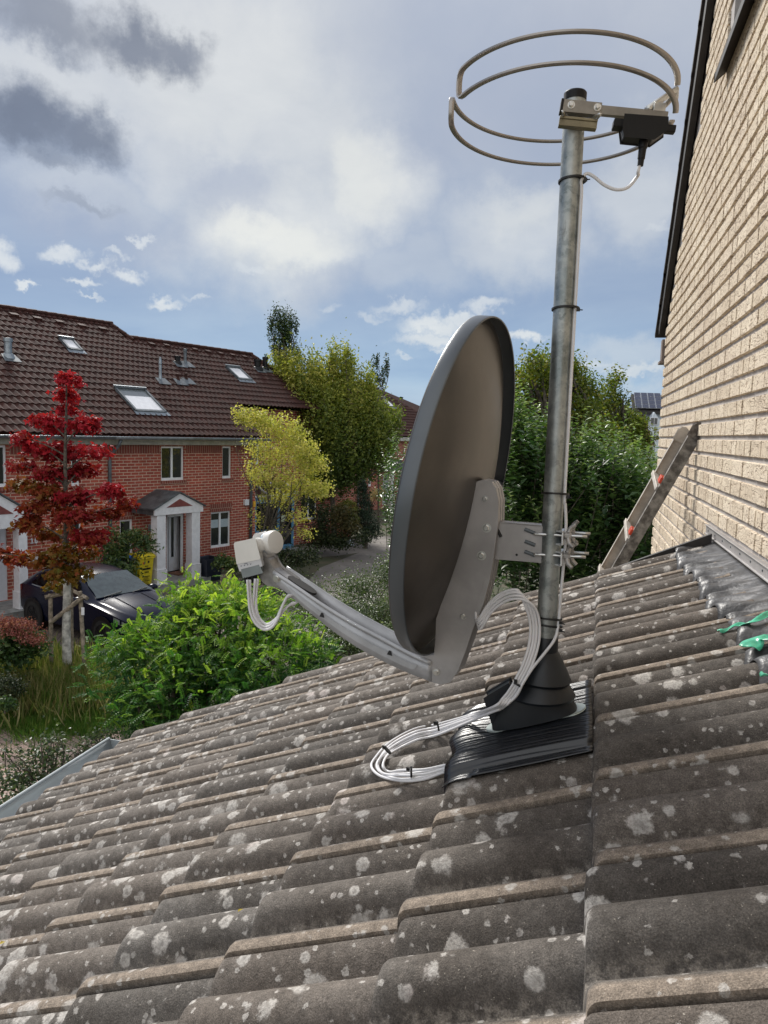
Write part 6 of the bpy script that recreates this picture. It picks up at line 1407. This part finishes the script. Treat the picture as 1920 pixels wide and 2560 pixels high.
# upright sprays on the outline
sp = [pxblob(x+rnd.uniform(-4, 4), y, 5, 16, d, .06) for x, y in ((668, 935), (690, 905), (725, 900), (745, 900), (778, 905), (800, 915), (835, 888), (862, 890), (875, 915), (905, 945), (925, 960), (996, 1050), (985, 1090), (668, 980))]
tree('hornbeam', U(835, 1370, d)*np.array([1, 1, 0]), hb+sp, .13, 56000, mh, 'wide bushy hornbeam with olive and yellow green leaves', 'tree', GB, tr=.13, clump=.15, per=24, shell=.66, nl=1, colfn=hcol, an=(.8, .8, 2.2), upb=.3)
md = leafmat('dark_upright_leaf', [(.010, .026, .010), (.022, .048, .014), (.045, .085, .018), (.10, .12, .02)], .5, .2)
dt = [pxblob(x, y, rx, ry, 33, w) for x, y, rx, ry, w in ((704, 835, 22, 40, .9), (684, 800, 9, 26, .3), (698, 795, 8, 28, .3), (714, 800, 9, 28, .35), (729, 805, 8, 26, .3), (740, 820, 5, 24, .18), (676, 820, 7, 34, .25), (720, 850, 18, 30, .6), (690, 870, 16, 30, .5), (705, 900, 24, 24, .6), (738, 885, 16, 18, .3), (664, 905, 5, 12, .06))]
tree('slender_tree', U(712, 1370, 33)*np.array([1, 1, 0]), dt, .10, 4800, md, 'narrow dark green upright tree rising above the hornbeam', 'tree', GB, tr=.10, clump=.06, per=14, shell=.3, nl=1, an=(.8, .8, 3.2))
st_ = [pxblob(x, y, rx, ry, 36, w) for x, y, rx, ry, w in ((933, 915, 6, 22, .5), (943, 905, 5, 20, .5), (968, 915, 6, 18, .5), (958, 935, 8, 14, .5), (940, 945, 12, 12, .5), (950, 960, 10, 12, .4), (966, 900, 3, 8, .15), (930, 985, 16, 24, .6))]
tree('young_tree', U(945, 1370, 36)*np.array([1, 1, 0]), st_, .12, 900, md, 'thin leafy shoot standing against the sky left of the dish', 'tree', GB, tr=.05, clump=.06, per=9, shell=.2, nl=1, an=(.8, .8, 3))
mo = leafmat('olive_tree_leaf', [(.040, .068, .014), (.085, .120, .018), (.18, .21, .028), (.34, .26, .05)], .5, .4)
d = 15; ob = [pxblob(*q, d+rnd.uniform(-.6, .6), w) for *q, w in ((1340, 920, 30, 40, .5), (1300, 975, 50, 50, .9), (1370, 960, 55, 55, 1), (1420, 940, 45, 45, .8), (1460, 990, 40, 50, .8), (1330, 1040, 70, 55, 1.2), (1430, 1040, 70, 50, 1.2), (1480, 1080, 60, 40, .9), (1350, 1090, 90, 40, 1.1), (1270, 1050, 30, 50, .4), (1520, 1120, 70, 40, .8))]
ob += [pxblob(1350+rnd.uniform(-30, 100), 895+rnd.uniform(-10, 40), 8, 22, d, .08) for _ in range(7)]
tree('apple_tree', U(1390, 1500, d)*np.array([1, 1, 0]), ob, .075, 19000, mo, 'large olive green garden tree behind the mast, seen either side of it', 'tree', GB, tr=.14, clump=.14, per=16, shell=.35, nl=3)
d = 17; pb_ = [pxblob(*q, d+rnd.uniform(-.6, .6), w) for *q, w in ((1520, 975, 26, 30, .14), (1540, 945, 18, 24, .10), (1500, 1010, 30, 26, .2), (1545, 1000, 18, 16, .1), (1545, 1040, 44, 22, .6), (1585, 1062, 34, 24, .4), (1540, 1080, 70, 45, 1.3), (1590, 1110, 35, 34, .7), (1500, 1150, 80, 50, 1.3), (1590, 1160, 50, 45, .7), (1635, 1090, 10, 14, .04))]
tree('pear_tree', U(1545, 1500, d)*np.array([1, 1, 0]), pb_, .075, 16000, mo, 'airy fruit tree with sparse top sprays left of the pale brick wall', 'tree', GB, tr=.10, clump=.10, per=9, shell=.25, nl=3, trunk_top=U(1560, 1130, d))
# --- glossy leaved tall shrubs
mg = leafmat('glossy_upright_leaf', [(.030, .068, .026), (.075, .135, .042), (.16, .24, .075), (.36, .42, .19)], .36, .3, spec=.6)
def shoots(name, base, L, d, m_, label, cat, nper, leaf, group=None, hs=(.4, .9), lw=.42, dens=1.0):
    root = thing(name, base, label, cat, group); C = []; N = []; UP = []; RR_ = []; S = []; mb = MB()
    for px, py, rx, ry, w in L:
        for k in range(max(3, int(nper*w))):
            dd = d+rnd.gauss(0, .45); a = U(px+rnd.gauss(0, .5)*rx, py+rnd.gauss(0, .5)*ry, dd); h = rnd.uniform(*hs); dr = np.array([rnd.gauss(0, .28), rnd.gauss(0, .28), 1.]); dr /= np.linalg.norm(dr); c0 = rnd.random()
            nl = int(h/.030*dens); ph = rnd.random()*6
            if rnd.random() < .3: mb.tube([a-dr*h*.3, a+dr*h], [.005, .002], 4)
            for i in range(nl):
                t = i/nl; an = ph+i*2.4; o = np.array([cos(an), sin(an), .0]); ln = leaf*(1-.55*t)*(.8+.4*rnd.random()); tdir = o*(.9-.3*t)+ZV*(.35+.5*t)
                C.append(a+dr*h*t+tdir*ln*.5); N.append(ZV*.9-o*.35+npr.normal(size=3)*.2); UP.append(tdir); RR_.append(min(1, max(0, .02+.30*c0+.75*t**3+rnd.gauss(0, .10)))); S.append(ln)
    mb.build('stems', MT['bark'], root); S = np.array(S); leafmesh('foliage', np.array(C), S, S*lw, np.array(N), np.array(RR_), m_, root, up=np.array(UP), fold=.18)
    return root
d = 9.3
shoots('laurel_hedge', U(1440, 1400, d)*np.array([1, 1, 0]), [(1290, 1120, 45, 50, 1), (1330, 1190, 60, 60, 1.4), (1300, 1280, 60, 60, 1.3), (1400, 1260, 60, 60, 1.4), (1470, 1220, 60, 50, 1.4), (1540, 1250, 60, 50, 1.4), (1600, 1290, 50, 50, 1.2), (1500, 1320, 80, 60, 1.6), (1420, 1350, 80, 60, 1.6), (1340, 1370, 80, 60, 1.6), (1580, 1370, 80, 60, 1.5), (1270, 1420, 60, 60, 1.2), (1460, 1430, 100, 60, 1.6), (1390, 1480, 120, 60, 1.2), (1620, 1440, 50, 50, .8), (1260, 1200, 30, 60, .6)], d, mg, 'tall glossy green hedge of upright shoots behind the mast', 'hedge', 52, .135, lw=.5)
md2 = leafmat('pale_edged_leaf', [(.030, .07, .018), (.065, .13, .026), (.14, .22, .06), (.34, .40, .22)], .35, .3, spec=.6)
shoots('tall_shrub', U(985, 1420, 11.5)*np.array([1, 1, 0]), [(985, 1200, 22, 40, .5), (970, 1270, 26, 40, .7), (990, 1340, 30, 50, .9), (1010, 1430, 40, 50, .9), (1040, 1280, 50, 90, .9), (1100, 1330, 70, 90, 1.2), (1180, 1350, 60, 90, 1.2), (1240, 1330, 50, 90, 1.0), (1090, 1450, 90, 70, 1.2), (1200, 1480, 90, 60, 1.2)], 11.5, md2, 'light green shrub with pale edged leaves peeking out left of the dish rim', 'shrub', 26, .10)
# --- small leaved ground shrub beside the path
mc = leafmat('small_shrub_leaf', [(.020, .042, .016), (.050, .085, .030), (.11, .15, .06), (.30, .34, .20)], .4, .25, spec=.6)
cb = [pxblob(*q, w) for *q, w in ((900, 1470, 80, 40, 10.5, 1), (980, 1430, 50, 50, 10.5, .8), (840, 1530, 90, 40, 10, 1.2), (940, 1540, 90, 50, 9.8, 1.4), (1010, 1520, 60, 60, 9.6, 1), (870, 1600, 100, 45, 9.2, 1.3), (960, 1610, 80, 50, 9.0, 1.1), (760, 1530, 45, 30, 10.4, .35), (730, 1600, 60, 50, 9.6, .6), (800, 1650, 80, 40, 9, .8), (720, 1500, 20, 20, 10.8, .12), (790, 1470, 30, 18, 10.8, .15), (1100, 1560, 120, 60, 9.5, 1.2), (1250, 1540, 100, 60, 9.5, 1))]
tree('cotoneaster_shrub', U(900, 1640, 9.6)*np.array([1, 1, 0]), cb, .034, 30000, mc, 'spreading small leaved shrub between the path and our roof', 'shrub', tr=0, clump=.10, per=12, shell=.15, nl=4, upb=.6, crown='foliage')
# --- shrubs by the path further away
ms_ = leafmat('dark_shrub_leaf', [(.010, .020, .008), (.020, .036, .012), (.040, .058, .016), (.07, .065, .02)], .6, .15)
mbz = leafmat('brownish_shrub_leaf', [(.022, .030, .010), (.055, .055, .016), (.10, .075, .022), (.13, .10, .03)], .6, .2)
d = 29
tree('dark_shrub', U(830, 1372, d)*np.array([1, 1, 0]), [pxblob(*q, w) for *q, w in ((810, 1300, 34, 40, d, 1), (800, 1345, 40, 26, d, 1), (850, 1350, 40, 22, d-.5, .8), (770, 1255, 24, 26, d, .3), (905, 1345, 22, 18, d-1, .4))], .10, 5200, ms_, 'dark green shrub mass beside the bicycle', 'shrub', 'shrubs lining the far side of the path', tr=0, clump=.14, per=12, shell=.3, crown='foliage')
tree('bronze_shrub', U(862, 1350, d-.5)*np.array([1, 1, 0]), [pxblob(*q, w) for *q, w in ((855, 1290, 30, 30, d-.6, 1), (870, 1318, 26, 22, d-.6, .7))], .10, 2200, mbz, 'bronze brown shrub below the round golden bush', 'shrub', 'shrubs lining the far side of the path', tr=0, clump=.12, per=12, shell=.3, crown='foliage')
mgb = leafmat('golden_bush_leaf', [(.035, .055, .010), (.075, .10, .012), (.15, .16, .02), (.22, .20, .03)], .5, .2)
tree('round_bush', U(868, 1340, 30)*np.array([1, 1, 0]), [pxblob(868, 1272, 24, 24, 30, 1), pxblob(880, 1295, 18, 20, 30, .5)], .07, 3000, mgb, 'clipped round bush with a golden green top', 'bush', 'shrubs lining the far side of the path', tr=0, clump=.05, per=10, shell=.75, crown='foliage')
mcf = leafmat('dark_conifer_needles', [(.008, .020, .012), (.014, .034, .018), (.026, .050, .022), (.035, .06, .03)], .6, .05)
tree('conifer', U(915, 1340, 31)*np.array([1, 1, 0]), [pxblob(*q, w) for *q, w in ((908, 1215, 10, 16, 31, .3), (910, 1240, 18, 24, 31, .7), (912, 1270, 24, 28, 31, 1), (920, 1305, 30, 32, 31, 1.2), (935, 1330, 26, 20, 31, .6))], .10, 5200, mcf, 'dark conical evergreen right of the round bush', 'conifer', 'shrubs lining the far side of the path', tr=.08, clump=.09, per=12, shell=.4, lw=.3)
mp_ = leafmat('dry_grass_plume', [(.22, .17, .10), (.32, .25, .15), (.40, .32, .22)], .8, .3)
tree('pampas_grass', U(945, 1260, 36)*np.array([1, 1, 0]), [pxblob(938, 1238, 12, 14, 36, 1), pxblob(952, 1232, 10, 12, 36, .8)], .18, 420, mp_, 'tuft of beige pampas grass at the far porch', 'grass plant', tr=0, clump=.10, per=10, shell=.2, lw=.14, crown='blades')
tree('low_shrub', U(700, 1430, 22)*np.array([1, 1, 0]), [pxblob(*q, w) for *q, w in ((650, 1400, 50, 20, 23, .8), (720, 1395, 60, 20, 23.5, 1), (770, 1388, 30, 14, 24, .4), (690, 1430, 40, 18, 21, .6), (640, 1430, 30, 22, 21, .5))], .09, 6000, ms_, 'low dark ground covering shrub behind the feed horn', 'shrub', tr=0, clump=.14, per=12, shell=.2, crown='foliage')
# --- house front plants
mrh = leafmat('rhododendron_leaf', [(.022, .050, .018), (.045, .090, .025), (.10, .16, .040), (.24, .22, .06)], .4, .25, spec=.55)
d = 20.3; rb = [pxblob(*q, w) for *q, w in ((345, 1345, 30, 18, d, .8), (362, 1362, 20, 12, d, .45), (300, 1345, 22, 14, d, .25), (300, 1378, 18, 16, d, .4), (285, 1395, 34, 26, d, .8), (300, 1425, 44, 22, d-.2, 1), (270, 1370, 20, 20, d, .4), (312, 1446, 16, 10, d-.2, .2), (278, 1335, 14, 8, d, .15))]
tree('rhododendron', U(320, 1478, d)*np.array([1, 1, 0]), rb, .14, 2400, mrh, 'loose rhododendron against the brick wall between car and bins', 'shrub', tr=.03, clump=.14, per=8, shell=.2, nl=2, lw=.32, trunk_top=U(322, 1430, d), crown='foliage')
tree('young_shrub', U(565, 1430, 22.3)*np.array([1, 1, 0]), [pxblob(*q, w) for *q, w in ((560, 1405, 22, 16, 22.4, 1), (582, 1412, 18, 12, 22.2, .6))], .10, 900, mrh, 'leafy young plant growing over the planter by the wall', 'shrub', tr=0, clump=.10, per=9, shell=.1, crown='foliage')
tree('young_shrub', U(590, 1500, 20)*np.array([1, 1, 0]), [pxblob(600, 1485, 20, 12, 20, 1), pxblob(640, 1490, 14, 10, 19, .4)], .11, 500, mrh, 'small hosta like plant in front of the wooden planter', 'shrub', tr=0, clump=.08, per=8, shell=.1, crown='foliage')
# --- left foreground garden
mhy = leafmat('hydrangea_leaf', [(.016, .040, .014), (.030, .070, .018), (.06, .11, .03), (.12, .16, .05)], .45, .2)
d = 13.2; hr = tree('hydrangea', U(40, 1680, d)*np.array([1, 1, 0]), [pxblob(*q, w) for *q, w in ((10, 1600, 50, 40, d, 1), (60, 1600, 30, 34, d, .7), (30, 1640, 50, 30, d, .8), (90, 1620, 20, 24, d, .3))], .10, 1500, mhy, 'hydrangea with faded pink flower heads at the left edge', 'shrub', tr=0, clump=.10, per=8, shell=.3, nl=3, crown='foliage')
mfl = leafmat('faded_pink_petals', [(.22, .06, .05), (.34, .11, .10), (.42, .20, .16)], .7, .3)
P_ = [U(x, y, d-.25) for x, y in ((6, 1552), (25, 1556), (45, 1556), (62, 1560), (76, 1568), (14, 1578), (36, 1582), (20, 1560), (62, 1590), (95, 1597), (52, 1566), (-8, 1562), (82, 1600))]
C = np.concatenate([p+npr.normal(size=(150, 3))*np.array([.085, .085, .045]) for p in P_]); leafmesh('flower_heads', C, .035, .03, npr.normal(size=C.shape)+ZV, npr.random(len(C)), mfl, hr)
mgr = leafmat('meadow_grass_blade', [(.070, .19, .028), (.15, .24, .050), (.28, .27, .11), (.50, .42, .24)], .6, .45)
def grass(name, pts, n, h, label, lean=.35, tone=(0, 1), w=.010, kind=None, cat='grass', rs=(.3, .3)):
    C = []; UP = []; H = []; RR_ = []
    for k in range(n):
        p = pts[rnd.randrange(len(pts))]; b_ = np.array([p[0]+rnd.gauss(0, rs[0]), p[1]+rnd.gauss(0, rs[1]), 0]); hh = h*(.4+.8*rnd.random()); u = np.array([rnd.gauss(0, lean), rnd.gauss(0, lean), 1]); u /= np.linalg.norm(u); C.append(b_+u*hh*.5); UP.append(u); H.append(hh); RR_.append(tone[0]+(tone[1]-tone[0])*rnd.random())
    C = np.array(C); o = leafmesh(name, C, np.array(H), np.full(n, w), npr.normal(size=C.shape)*np.array([1, 1, .2]), np.array(RR_), mgr, up=np.array(UP), fold=0); prop(o, label, cat, None, kind); return o
grass('tall_grass', [G(x, y) for x, y in ((80, 1710), (110, 1700), (140, 1725), (160, 1720), (190, 1720), (220, 1735), (60, 1720), (100, 1750), (240, 1750), (50, 1700))], 22000, .50, 'tall dry meadow grass growing round the maple stakes', .40, (.25, 1), .0055, 'stuff', rs=(.45, .55))
grass('lawn_grass', [G(x, y) for x, y in ((60, 1770), (110, 1790), (150, 1790), (190, 1780), (230, 1780), (270, 1760), (90, 1810), (140, 1815), (180, 1812), (240, 1800), (60, 1740), (300, 1720))], 22000, .20, 'fresh green grass verge beside the pink pavers', .6, (0, .5), .007, 'stuff', rs=(.35, .30))
grass('iris_clump', [G(18, 1690)], 130, .85, 'clump of upright sword shaped leaves at the left edge', .16, (0, .3), .035, cat='iris', rs=(.14, .14))
tree('box_shrub', U(15, 1760, 11.9)*np.array([1, 1, 0]), [pxblob(10, 1720, 46, 28, 11.9, 1)], .04, 2600, ms_, 'low rounded dark shrub at the left edge of the verge', 'shrub', tr=0, clump=.05, per=10, shell=.6, crown='foliage')
tree('lady_mantle', U(12, 1770, 11)*np.array([1, 1, 0]), [pxblob(12, 1762, 24, 12, 11.2, 1)], .07, 500, mhy, 'small blue green plant below the low dark shrub', 'plant', tr=0, clump=.05, per=8, shell=.2, crown='foliage')
msb = leafmat('birch_sapling_leaf', [(.018, .040, .018), (.035, .065, .026), (.075, .11, .050), (.16, .19, .11)], .4, .25, spec=.5)
d = 6.6; sb = [pxblob(*q, w) for *q, w in ((120, 1880, 40, 50, 7, .8), (70, 1900, 36, 46, 7, .6), (30, 1960, 40, 50, 6.6, .9), (110, 1950, 50, 40, 6.8, .9), (175, 1920, 36, 30, 7.2, .6), (220, 1870, 30, 30, 7.4, .6), (260, 1840, 24, 22, 7.6, .4), (150, 1980, 60, 30, 6.6, .6), (40, 2020, 50, 40, 6.3, .8), (10, 1880, 12, 26, 6.8, .12), (140, 1835, 20, 16, 7.2, .12), (205, 1985, 40, 30, 6.8, .4))]
tree('birch_sapling', U(110, 2060, 6.8)*np.array([1, 1, 0]), sb, .036, 3000, msb, 'sapling thicket with small dark leaves beyond the zinc gutter', 'shrub', tr=0, clump=.07, per=6, shell=.05, nl=4, lw=.72, crown='foliage')
# little fallen leaves on the tiles
mleaf = mat('fallen_yellow_leaf', (.62, .48, .05), .6)
for i, (x, y, lb) in enumerate(((600, 2278, 'tiny yellow leaf in a tile valley at lower centre left'), (5, 2357, 'tiny yellow leaf on the tiles at the lower left edge'))):
    n_ = np.array([-TB, 0, 1.]); p = hit(x, y, n_, Z1-TB*X1-.03)
    for _ in range(25): p = hit(x, y, n_, p[2]-TB*p[0]+(roof_z(p[0], p[1])+.002-p[2])*.4)
    o = leafmesh('fallen_leaf', np.array([p]), .016, .009, np.array([[.1, -.2, 1.]]), np.array([.5]), mleaf); prop(o, lb, 'leaf', 'fallen yellow leaves on the roof tiles')
# --- far wooded rise
mf = leafmat('far_wood_leaf', [(.014, .028, .016), (.026, .048, .024), (.045, .07, .03)], .7, .1)
C = []; Rr = []
for k in range(90):
    az = R(-42+k*.78); dist = 110+rnd.uniform(-12, 25); c = np.array([sin(az)*dist, cos(az)*dist, rnd.uniform(3.2, 5.6)]); rr = rnd.uniform(3, 5.5)
    dd = npr.normal(size=(420, 3)); dd /= np.linalg.norm(dd, axis=1, keepdims=True); P = c+dd*np.array([rr, rr, rr*.95])*(.75+.35*npr.random((420, 1))); C.append(P); Rr.append(np.full(420, rnd.random())*.6+.4*npr.random(420))
C = np.concatenate(C); o = leafmesh('far_wood', C, .9, .7, npr.normal(size=C.shape)+ZV, np.clip(np.concatenate(Rr), 0, 1), mf); prop(o, 'wooded rise on the horizon behind the houses', 'wood', None, 'stuff')
